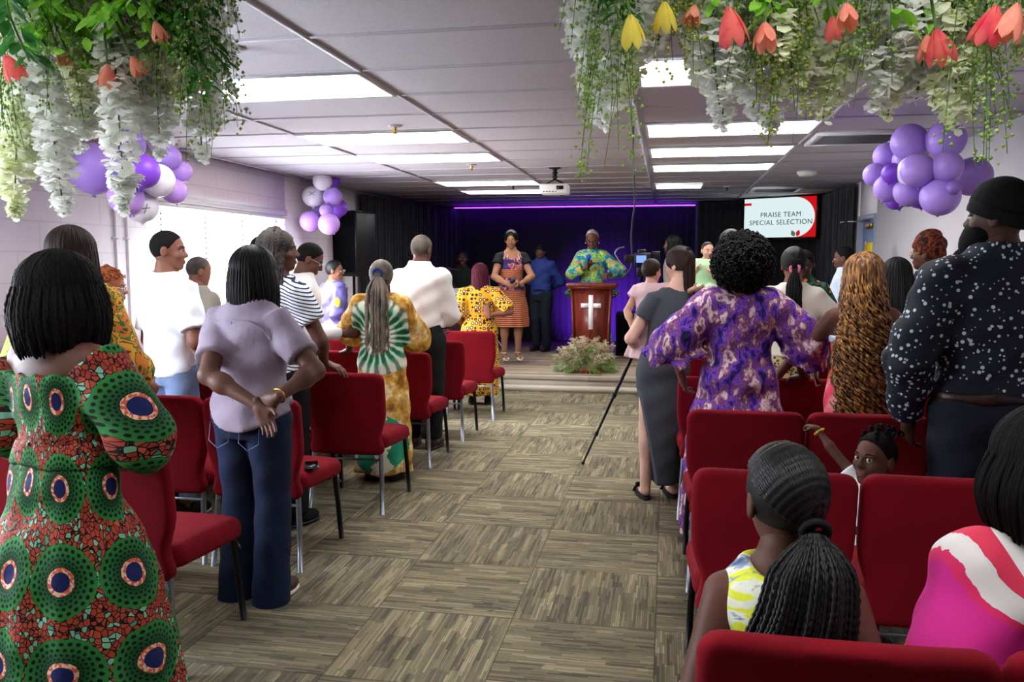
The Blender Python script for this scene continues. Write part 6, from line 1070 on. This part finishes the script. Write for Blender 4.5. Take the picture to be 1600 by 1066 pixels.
MB().rbox((0.066, -0.02, 0.04), (0.13, 0.03, 0.11), 0.01).build('side_monitor', M['black_plastic'], q)
def cable(pts, lab, r, mat='black_plastic'):
    P = np.array(pts, float); t = np.linspace(0, len(P) - 1, len(P) * 8); out = np.stack([np.interp(t, range(len(P)), P[:, i]) for i in range(3)], 1); k = np.hanning(9); k /= k.sum(); pd = np.pad(out, ((4, 4), (0, 0)), mode='edge'); out = np.stack([np.convolve(pd[:, i], k, 'valid') for i in range(3)], 1); return tag(MB().tube(out, r, 6).build('cable', M[mat]), lab, 'cable')
c0 = at_z(990, 196, CH); cable([(c0[0], c0[1], CH), at_y(989, 235, 6.1), at_y(991, 280, 6.1), at_y(992, 320, 6.12), at_y(988, 345, 6.12), at_y(986, 372, 6.12), at_y(988, 400, 6.12), at_y(993, 408, 6.12)], 'black cable dropping from the ceiling to the camera', 0.006)
cable([at_y(976, 386, 6.1), at_y(966, 388, 6.1), at_y(960, 396, 6.1), at_y(968, 410, 6.1), at_y(980, 421, 6.12), at_y(970, 424, 6.12), at_y(955, 424, 6.12)], 'pale cable looping beside the camera', 0.005, 'steel_grey')
cable([at_y(955, 424, 6.14), at_y(947, 430, 6.16), at_y(952, 438, 6.18), at_y(972, 436, 6.18), at_y(986, 420, 6.14), at_y(989, 405, 6.12)], 'dark cable loop hanging under the camera', 0.005)
# ================================================================ small things on chairs and floor
q = tag(empty('phone', (-1.90, 3.98, 0.487), RD(25)), 'black phone lying on the red aisle chair seat beside dark jeans', 'phone'); q.location = at_z(487, 727, 0.492); MB().rbox((-0.036, -0.075, -0.004), (0.036, 0.075, 0.004), 0.0038).build('case', M['black_plastic'], q); MB().box((-0.032, -0.07, 0.004), (0.032, 0.07, 0.0046)).build('display', M['black_gloss'], q, False)
x, y, z = at_y(1272, 583, 4.83); q = tag(empty('phone', (x, y, z), RD(20)), 'white phone held out by the woman with honey braids', 'phone'); q.rotation_euler = (RD(70), 0, RD(65)); MB().rbox((-0.036, -0.075, -0.004), (0.036, 0.075, 0.004), 0.0038).build('case', M['white_plastic'], q); MB().box((-0.032, -0.07, 0.004), (0.032, 0.07, 0.0046)).build('display', M['black_gloss'], q, False)
x, y, z = at_z(482, 662, 0.50); q = tag(empty('book', (x, y, 0.478), RD(15)), 'small printed booklet on a red chair seat', 'book'); plain('print_paper', '#c9b0a8', 0.8, var=0.4); MB().rbox((-0.07, -0.1, 0), (0.07, 0.1, 0.012), 0.003).build('cover', M['print_paper'], q); MB().box((-0.068, -0.098, 0.002), (0.072, 0.098, 0.010)).build('pages', M['white_plastic'], q, False)
# ================================================================ balloons
def balloon(px, py, rp, Y, mat, lab, grp, sx=1.0, cross=False, drop=None):
    x, y, z = at_y(px, py, Y); dist = math.sqrt(x * x + y * y + (z - CAM_H) ** 2); dep = (np.array([x, y, z - CAM_H]) @ _F); R_ = rp * dep / FPX
    q = tag(empty('balloon', (x, y, z)), lab, 'balloon', grp); q.rotation_euler = (rnd.uniform(-0.5, 0.5) + 0.3, rnd.uniform(-0.5, 0.5), 0)
    pr = [(0, -1.13)] + [(R_f, z_) for R_f, z_ in [(0.03, -1.12), (0.10, -1.04), (0.30, -0.93)]] + [(math.sin(t), -math.cos(t)) for t in np.linspace(0.45, PI, 20)]; MB().lathe([(a_ * R_ * sx, b_ * R_) for a_, b_ in pr], n=32).build('skin', M[mat], q)
    MB().lathe([(0.0, -1.10 * R_), (0.05 * R_, -1.12 * R_), (0.09 * R_, -1.19 * R_), (0.0, -1.17 * R_)], n=12).build('knot', M[mat], q)
    if cross: q.rotation_euler = (0, 0, 0); c_ = MB(); d_ = -np.array([x, y, z - CAM_H]) / dist; u_ = np.cross((0, 0, 1), d_); u_ /= np.linalg.norm(u_); v_ = np.cross(d_, u_); arc = lambda a0, b0, a1, b1: [((d_ + u_ * (a0 + (a1 - a0) * t) + v_ * (b0 + (b1 - b0) * t)) / np.linalg.norm(d_ + u_ * (a0 + (a1 - a0) * t) + v_ * (b0 + (b1 - b0) * t))) * R_ * 1.003 for t in np.linspace(0, 1, 8)]; k = cross; c_.tube(arc(*k[0]), R_ * 0.03, 5).tube(arc(*k[1]), R_ * 0.03, 5).build('printed_cross', M['steel_grey'], q)
    return q
gl, gm, gr = 'balloon cluster on the block wall near the camera', 'balloon cluster above the loudspeaker', 'balloon cluster in the right corner'
for a in ((148, 264, 40, 4.55, 'lilac_latex', 'largest lilac balloon, at the wall side of the block-wall cluster'), (222, 268, 27, 4.45, 'violet_latex', 'deep violet balloon in the middle of the block-wall cluster'), (197, 309, 27, 4.5, 'pale_lilac_latex', 'lilac balloon low in the block-wall cluster beside the printed cross'), (247, 282, 26, 4.62, 'white_latex', 'plain white balloon in the block-wall cluster'), (263, 246, 20, 4.75, 'lilac_latex', 'upper lilac balloon of the block-wall cluster, window side'), (284, 268, 16, 4.85, 'pale_lilac_latex', 'smallest pale lilac balloon of the block-wall cluster'), (272, 299, 20, 4.8, 'pale_lilac_latex', 'pale lilac balloon lowest toward the window'), (205, 225, 22, 4.7, 'lilac_latex', 'lilac balloon behind the hanging white blossoms'), (252, 222, 20, 4.95, 'white_latex', 'white balloon at the top of the block-wall cluster')): balloon(*a, gl)
balloon(221, 322, 26, 4.64, 'white_latex', 'white balloon with a thin printed cross under the violet one', gl, cross=((0.35, 0.15, 0.15, -0.5), (-0.05, -0.15, 0.5, -0.1)))
for a in ((504, 283, 15, 8.6, 'white_latex', 'white balloon at the top of the far cluster'), (519, 283, 13, 8.85, 'violet_latex', 'violet balloon behind the topmost white one'), (520, 308, 15, 8.6, 'lilac_latex', 'lilac balloon right of the white pair in the far cluster'), (529, 325, 14, 8.85, 'violet_latex', 'violet balloon at the stage side of the far cluster'), (509, 329, 10, 8.5, 'lilac_latex', 'small lilac balloon at the centre of the far cluster'), (494, 329, 9, 8.8, 'lilac_latex', 'tiny lilac balloon tucked behind the far cluster'), (484, 346, 16, 8.6, 'pale_lilac_latex', 'pink-lilac balloon low on the window side of the far cluster'), (514, 350, 17, 8.5, 'pale_lilac_latex', 'lowest bright lilac balloon of the far cluster'), (503, 346, 11, 8.9, 'violet_latex', 'dark violet balloon wedged at the bottom of the far cluster')): balloon(*a, gm)
balloon(489, 307, 16.5, 8.65, 'white_latex', 'white balloon with a printed cross in the far cluster', gm, cross=((-0.35, 0.5, 0.15, 0.1), (-0.35, 0.1, 0.3, 0.55)))
for a in ((1421, 222, 28, 5.6, 'lilac_latex', 'large lilac balloon at the top aisle side of the corner cluster'), (1478, 218, 30, 5.5, 'lilac_latex', 'large lilac balloon at the very top of the corner cluster'), (1386, 244, 21, 5.9, 'lilac_latex', 'lilac balloon at the upper outer edge of the corner cluster'), (1367, 273, 18, 5.8, 'lilac_latex', 'outermost lilac balloon on the aisle side of the corner cluster'), (1434, 266, 26, 5.3, 'lilac_latex', 'lilac balloon at the front centre of the corner cluster'), (1426, 268, 24, 5.45, 'white_latex', 'white balloon peeking out behind the front centre balloon'), (1480, 261, 24, 5.25, 'lilac_latex', 'round lilac balloon beside the front centre one'), (1394, 271, 16, 5.5, 'violet_latex', 'dark violet balloon wedged in the corner cluster'), (1388, 294, 22, 5.65, 'lilac_latex', 'lilac balloon low on the aisle side of the corner cluster'), (1421, 299, 24, 5.5, 'lilac_latex', 'lilac balloon at the lower middle of the corner cluster'), (1469, 307, 30, 5.3, 'lilac_latex', 'lowest big lilac balloon of the corner cluster'), (1519, 276, 30, 5.75, 'lilac_latex', 'lilac balloon nearest the wall, behind a green spray'), (1491, 293, 11, 5.15, 'muted_latex', 'tiny dusky balloon between the two lowest'), (1400, 311, 17, 5.85, 'violet_latex', 'violet balloon peeking out at the bottom edge'), (1437, 308, 18, 5.8, 'violet_latex', 'violet balloon hidden behind the lower middle one'), (1415, 250, 20, 5.75, 'lilac_latex', 'lilac balloon tucked beneath the top aisle-side balloon')): balloon(*a, gr)
# ================================================================ hanging flowers
def blossom_strand(name, px, ytop, ybot, Y, lab, grp, w0=0.045, dens=170, mat='petal_white', seed=0, leaf=False):
    g = np.random.default_rng(seed); x, y, zb = at_y(px, ybot, Y); L = CH - zb; q = tag(empty(name, (x, y, CH)), lab, 'hanging flowers', grp); t = np.linspace(0, 1, 20); sw = (np.sin(t * 5 + g.random() * 6) * 0.015) * np.minimum(t * 3, 1); P = np.stack([sw, sw[::-1] * 0.7, -L * t], 1); MB().tube(P, 0.002, 5).build('stem', M['stem_green'], q)
    zt_ = max(0.0, (CH - at_y(px, ytop, Y)[2]) / L) if ytop > -200 else 0.0; n = int(dens * L * (1 - zt_) / 0.5); tt = zt_ + (1 - zt_) * g.random(n) ** 0.9; wid = w0 * np.clip((1.03 - tt) * 5, 0.15, 1); a = g.random(n) * 6.28; rr = wid * np.sqrt(g.random(n)); C = np.stack([np.interp(tt, t, P[:, 0]) + rr * np.cos(a), np.interp(tt, t, P[:, 1]) + rr * np.sin(a), -L * tt + g.normal(size=n) * 0.004], 1)
    # each blossom: three cupped petals
    k = 5; u = np.array([(0, 0, 0), (-0.55, 0.45, 0.18), (0.55, 0.45, 0.18), (-0.6, 0.95, 0.05), (0.6, 0.95, 0.05), (0, 1.15, -0.1), (0, 0.55, 0.0)]); tri = np.array([[0, 2, 6], [0, 6, 1], [1, 6, 3], [2, 4, 6], [6, 5, 3], [6, 4, 5]]); V = []; F = []; off = 0
    for j in range(3):
        s = (0.016 + 0.013 * g.random(n)) * np.clip(0.4 + (1.05 - tt) * 4, 0.4, 1); ph = a + (j - 1) * 1.3 + g.normal(size=n) * 0.3; tl = g.normal(size=n) * 0.5 - 0.35; ca, sa = np.cos(ph), np.sin(ph); ct, st = np.cos(tl), np.sin(tl); ux, uy, uz = u[:, 0], u[:, 1], u[:, 2]
        ox = np.outer(s * ct, uy) ; X = C[:, 0, None] + ox * ca[:, None] - np.outer(s, ux) * sa[:, None]; Y_ = C[:, 1, None] + ox * sa[:, None] + np.outer(s, ux) * ca[:, None]; Z_ = C[:, 2, None] + np.outer(s * st, uy) + np.outer(s, uz); V.append(np.stack([X, Y_, Z_], 2).reshape(-1, 3)); F.append((np.arange(n)[:, None, None] * 7 + tri[None] + off).reshape(-1, 3)); off += n * 7
    o = mk('blossoms', np.concatenate(V), np.concatenate(F), M[mat], q); o['kind'] = 'stuff'; return q
def spray(name, px, ybot, Y, lab, grp, seed=0, mat='fern', nb=16, wid=0.07, top=0.0):
    g = np.random.default_rng(seed); x, y, zb = at_y(px, ybot, Y); L = CH - zb; q = tag(empty(name, (x, y, CH)), lab, 'hanging greenery', grp); T_ = []; B = []
    for i in range(nb):
        s = top + (0.98 - top) * (i / nb) * 0.75; l = L * (1 - s) * (0.55 + 0.45 * g.random()) if i % 3 == 0 else L * 0.25 * (0.6 + g.random()); l = min(l, L * (1 - s)); a = g.random() * 6.28; n = 14; t = np.linspace(0, 1, n); P = np.stack([wid * math.cos(a) * np.sqrt(t) * (0.5 + g.random()), wid * math.sin(a) * np.sqrt(t) * (0.5 + g.random()), -L * s - l * t], 1); T_.append(P); m = int(20 * l / 0.15) + 5
        k = g.random(m) * (n - 1.01); ki = k.astype(int); b = P[ki] + (P[ki + 1] - P[ki]) * (k - ki)[:, None]; B.append(b + g.normal(size=(m, 3)) * _v((0.013, 0.013, 0.008)))
    tm = np.linspace(0, 1, 14); main = np.stack([0.018 * np.sin(tm * 6 + seed), 0.018 * np.cos(tm * 5 + seed), -L * 0.97 * tm], 1); T_.append(main); mk('stem', *tubes(np.array(T_), 0.0009, 4), M['stem_green'], q); B = np.concatenate(B)
    V, _f = np.array([(1, 0, 0), (-1, 0, 0), (0, 1, 0), (0, -1, 0), (0, 0, 1), (0, 0, -1)], float), np.array([[0, 2, 4], [2, 1, 4], [1, 3, 4], [3, 0, 4], [2, 0, 5], [1, 2, 5], [3, 1, 5], [0, 3, 5]]); r_ = (0.0028 + 0.003 * g.random(len(B)))[:, None, None]
    VV = (B[:, None] + V[None] * r_).reshape(-1, 3); FF = (np.arange(len(B))[:, None, None] * 6 + _f[None]).reshape(-1, 3); o = mk('buds', VV, FF, M[mat], q); o['kind'] = 'stuff'; return q
def leaf_geo(C, D, Nn, L, W):
    u = np.array([(0, 0), (-0.7, 0.3), (-1, 0.55), (-0.6, 0.85), (0, 1.0), (0.6, 0.85), (1, 0.55), (0.7, 0.3), (0, 0.35), (0, 0.7)]); tri = np.array([[0, 8, 1], [1, 8, 2], [2, 8, 9], [2, 9, 3], [3, 9, 4], [4, 9, 5], [5, 9, 6], [6, 9, 8], [6, 8, 7], [7, 8, 0]]); S_ = np.cross(D, Nn); S_ /= np.linalg.norm(S_, axis=1, keepdims=True) + 1e-9; N2 = np.cross(S_, D)
    h = np.where(u[:, 0] == 0, 0, np.abs(u[:, 0]) * 0.22); V = C[:, None] + D[:, None] * (u[:, 1] * 1.0)[None, :, None] * L[:, None, None] + S_[:, None] * (u[:, 0])[None, :, None] * W[:, None, None] + N2[:, None] * h[None, :, None] * W[:, None, None] - _v((0, 0, 1)) * (u[:, 1] ** 2)[None, :, None] * L[:, None, None] * 0.25; return V.reshape(-1, 3), (np.arange(len(C))[:, None, None] * 10 + tri[None]).reshape(-1, 3)
def vine(name, px, ybot, Y, lab, grp, seed=0, mat='leaf_dark', n=46, wid=0.05, sz=0.05):
    g = np.random.default_rng(seed); x, y, zb = at_y(px, ybot, Y); L = CH - zb; q = tag(empty(name, (x, y, CH)), lab, 'hanging greenery', grp); t = np.linspace(0, 1, 20); P = np.stack([0.02 * np.sin(t * 7), 0.02 * np.cos(t * 5), -L * t], 1); MB().tube(P, 0.0025, 5).build('stem', M['stem_green'], q)
    tt = g.random(n); a = g.random(n) * 6.28; C = np.stack([np.interp(tt, t, P[:, 0]), np.interp(tt, t, P[:, 1]), -L * tt], 1); D = np.stack([np.cos(a), np.sin(a), -0.3 - 0.6 * g.random(n)], 1); D /= np.linalg.norm(D, axis=1, keepdims=True); C = C + D * wid * g.random(n)[:, None] * 0.5; o = mk('leaves', *leaf_geo(C, D, np.tile(_v((0, 0, 1)), (n, 1)) + g.normal(size=(n, 3)) * 0.3, sz * (0.7 + 0.6 * g.random(n)), sz * 0.27 * (0.7 + 0.6 * g.random(n))), M[mat], q); o['kind'] = 'stuff'; return q
def tulip(px, py, Y, mat, lab, sc=1.0, grp='artificial tulips in the hanging flowers'):
    x, y, z = at_y(px, py, Y); q = tag(empty('tulip', (x, y, z)), lab, 'flower', grp); q.rotation_euler = (rnd.uniform(-0.5, 0.5), rnd.uniform(-0.5, 0.5), rnd.uniform(0, 6)); R_ = 0.026 * sc
    for i in range(6):
        a = i * PI / 3; inn = 0.88 if i % 2 else 1.0; uu = np.linspace(-1, 1, 7); vv = np.linspace(0, 1, 9); V = []
        for v in vv:
            rad = R_ * inn * math.sin(min(v * 1.6 + 0.15, 2.3)) ; hw_ = 0.62 * math.sin(PI * min(v * 0.9 + 0.1, 1.0)) ** 0.6
            for u_ in uu: an = a + u_ * hw_; V.append((rad * math.cos(an), rad * math.sin(an), -v * 0.065 * sc))
        V = np.array(V); ii = np.arange(8)[:, None] * 7; jj = np.arange(6)[None]; F = np.stack([ii + jj, ii + jj + 1, ii + 8 + jj, ii + 7 + jj], -1).reshape(-1, 4); mk('petal', V, F, M[mat], q)
    MB().tube([(0, 0, 0), (0, 0.01, 0.06), (0.01, 0.02, min(CH - z, 0.35))], 0.003, 6).build('stem', M['stem_green'], q); return q
GL, GR = 'white blossom strands hanging near the window wall', 'white blossom strands hanging right of the aisle'
left = [(28, 338, 2.05), (8, 300, 2.2), (60, 272, 2.1), (95, 335, 2.0), (78, 210, 2.3), (118, 235, 2.2), (150, 200, 2.1), (188, 330, 1.95), (172, 225, 2.2), (208, 205, 2.1), (232, 190, 2.3), (255, 245, 2.15), (275, 175, 2.2), (322, 245, 2.1), (336, 200, 2.25), (40, 150, 2.0), (130, 160, 1.95), (205, 130, 2.0), (155, 110, 2.2), (90, 130, 2.15), (250, 120, 2.0)]
for i, (px, yb, Y) in enumerate(left): blossom_strand('wisteria_strand', px, -60 + 0, yb, Y, 'white wisteria strand in the flower canopy near the window wall', GL, 0.04 if yb > 240 else 0.055, 210, 'petal_white' if i % 4 else 'petal_cream', 100 + i)
right = [(920, 150, 2.2), (912, 90, 2.1), (935, 195, 2.05), (970, 165, 2.2), (990, 70, 2.1), (1018, 85, 2.2), (1100, 130, 2.1), (1120, 165, 2.0), (1138, 195, 2.05), (1152, 140, 2.2), (1175, 175, 2.1), (1195, 200, 2.2), (1225, 150, 2.05), (1250, 170, 2.1), (1268, 120, 2.2), (1295, 185, 2.1), (1318, 165, 2.2), (1375, 170, 2.05), (1398, 180, 2.15), (1428, 155, 2.1), (1455, 120, 2.2), (1482, 200, 2.0), (1500, 160, 2.15), (1540, 80, 2.05), (1595, 95, 2.0), (1345, 110, 2.1), (1070, 60, 2.2), (1210, 90, 1.95), (1410, 90, 2.0)]
for i, (px, yb, Y) in enumerate(right): blossom_strand('wisteria_strand', px, -60, yb, Y, 'white wisteria strand in the flower canopy right of the aisle', GR, 0.048, 200, 'petal_white' if i % 3 else 'petal_cream', 200 + i)
for i, (px, yb, Y, m_) in enumerate(((5, 290, 1.9, 'fern'), (22, 220, 2.0, 'fern'), (110, 185, 1.9, 'fern'), (142, 190, 2.0, 'fern'), (318, 272, 1.9, 'fern'), (345, 210, 2.0, 'fern'), (206, 200, 2.0, 'fern'), (262, 185, 1.95, 'fern'))): spray('fern_strand', px, yb, Y, 'feathery green bud strand in the flower canopy near the window wall', 'green bud strands near the window wall', 300 + i, m_, wid=0.05)
for i, (px, yb, Y, m_) in enumerate(((942, 280, 1.9, 'fern'), (958, 250, 2.0, 'fern'), (930, 170, 2.0, 'fern'), (1060, 142, 1.95, 'fern_yellow'), (1080, 95, 2.0, 'fern'), (1170, 170, 2.0, 'fern'), (1232, 238, 1.95, 'fern_yellow'), (1215, 190, 2.0, 'fern'), (1345, 185, 1.95, 'fern'), (1370, 120, 2.05, 'fern_yellow'), (1522, 285, 1.85, 'fern'), (1545, 215, 1.95, 'fern'), (1500, 190, 2.0, 'fern'), (1140, 120, 1.95, 'fern'))): spray('fern_strand', px, yb, Y, 'feathery green bud strand in the flower canopy right of the aisle', 'green bud strands right of the aisle', 330 + i, m_, wid=0.06, nb=12)
for i, (px, yb, Y, m_, s_) in enumerate(((318, 140, 1.9, 'leaf_dark', .038), (330, 95, 1.95, 'leaf_dark', .036), (300, 115, 1.9, 'leaf_dark', .036), (36, 95, 1.8, 'leaf_dark', .045), (8, 60, 1.85, 'leaf_dark', .045), (60, 70, 1.9, 'leaf_bright', .045), (100, 90, 1.9, 'leaf_bright', .05), (125, 55, 1.9, 'leaf_bright', .045), (150, 95, 2.0, 'leaf_bright', .05), (185, 40, 1.9, 'leaf_bright', .045), (200, 70, 2.0, 'leaf_bright', .045), (225, 60, 1.9, 'leaf_bright', .045), (258, 70, 1.95, 'leaf_dark', .042), (280, 25, 1.9, 'leaf_dark', .045), (42, 30, 2.0, 'leaf_bright', .05), (240, 20, 1.9, 'leaf_bright', .05), (80, 20, 1.85, 'leaf_bright', .05), (160, 20, 1.85, 'leaf_bright', .05))): vine('leafy_vine', px, yb, Y, 'leafy green vine in the flower canopy near the window wall', 'leafy vines near the window wall', 400 + i, m_, 60, 0.06, s_)
for i, (px, yb, Y, m_, s_) in enumerate(((970, 22, 1.9, 'leaf_dark', .045), (1115, 30, 1.95, 'leaf_bright', .04), (1200, 20, 1.9, 'leaf_bright', .045), (1290, 35, 1.95, 'leaf_bright', .04), (1390, 25, 1.9, 'leaf_bright', .045), (1445, 45, 2.0, 'leaf_bright', .04), (1590, 12, 1.9, 'leaf_dark', .045))): vine('leafy_vine', px, yb, Y, 'leafy green vine in the flower canopy right of the aisle', 'leafy vines right of the aisle', 430 + i, m_, 50, 0.06, s_)
for a in ((985, 22, 1.85, 'tulip_yellow', 'yellow tulip lower of the two beside the first strands', 1.1), (1038, 2, 1.85, 'tulip_yellow', 'yellow tulip at the top edge next to the pink ones', 1.0), (1138, 10, 1.8, 'tulip_red', 'deep pink tulip hanging open above the first light panel', 1.25), (1195, 35, 1.85, 'tulip_peach', 'salmon tulip among dense white blossoms', 1.0), (1085, 8, 1.9, 'tulip_peach', 'small peach tulip between yellow and pink', 0.8), (1300, 25, 1.9, 'tulip_red', 'red tulip half hidden by green buds', 0.8), (1322, 5, 1.85, 'tulip_peach', 'peach tulip above the second row of blossoms', 0.9), (1462, 45, 1.85, 'tulip_red', 'red tulip hanging before the ribbed vent', 1.15), (1448, 55, 1.95, 'tulip_peach', 'coral tulip next to the red one before the vent', 0.9), (1558, 8, 1.75, 'tulip_red', 'big red tulip at the top beside the corner sprays', 1.15), (1590, 5, 1.75, 'tulip_peach', 'coral tulip at the outer edge near the wall', 1.1), (8, 85, 1.8, 'tulip_red', 'dark pink flower at the outermost edge by the block wall', 1.0), (168, 100, 1.9, 'tulip_peach', 'coral flower hanging over the block wall', 0.9), (90, 75, 1.9, 'tulip_peach', 'pale coral flower among bright leaves', 0.8), (205, 88, 1.9, 'tulip_peach', 'coral flower over the lilac balloons', 0.8), (242, 33, 1.85, 'tulip_peach', 'peach bud close to the dark vine', 0.75), (102, 100, 1.95, 'tulip_peach', 'faded coral flower low among white blossoms', 0.7)): tulip(*a)
# canopy frame that carries the strands (above the picture)
for k, (a, b) in enumerate(((-2.9, -0.75), (-0.3, 1.4))):
    m = MB()
    for yy in (1.85, 2.3): m.box((a, yy - 0.012, CH - 0.03), (b, yy + 0.012, CH))
    for xx in np.linspace(a, b, 6): m.box((xx - 0.01, 1.85, CH - 0.02), (xx + 0.01, 2.3, CH - 0.006))
    tag(m.build('canopy_trellis', M['white_metal'], None, False), ('white lattice strip holding the flowers near the window wall', 'white lattice strip holding the flowers right of the aisle')[k], 'trellis')
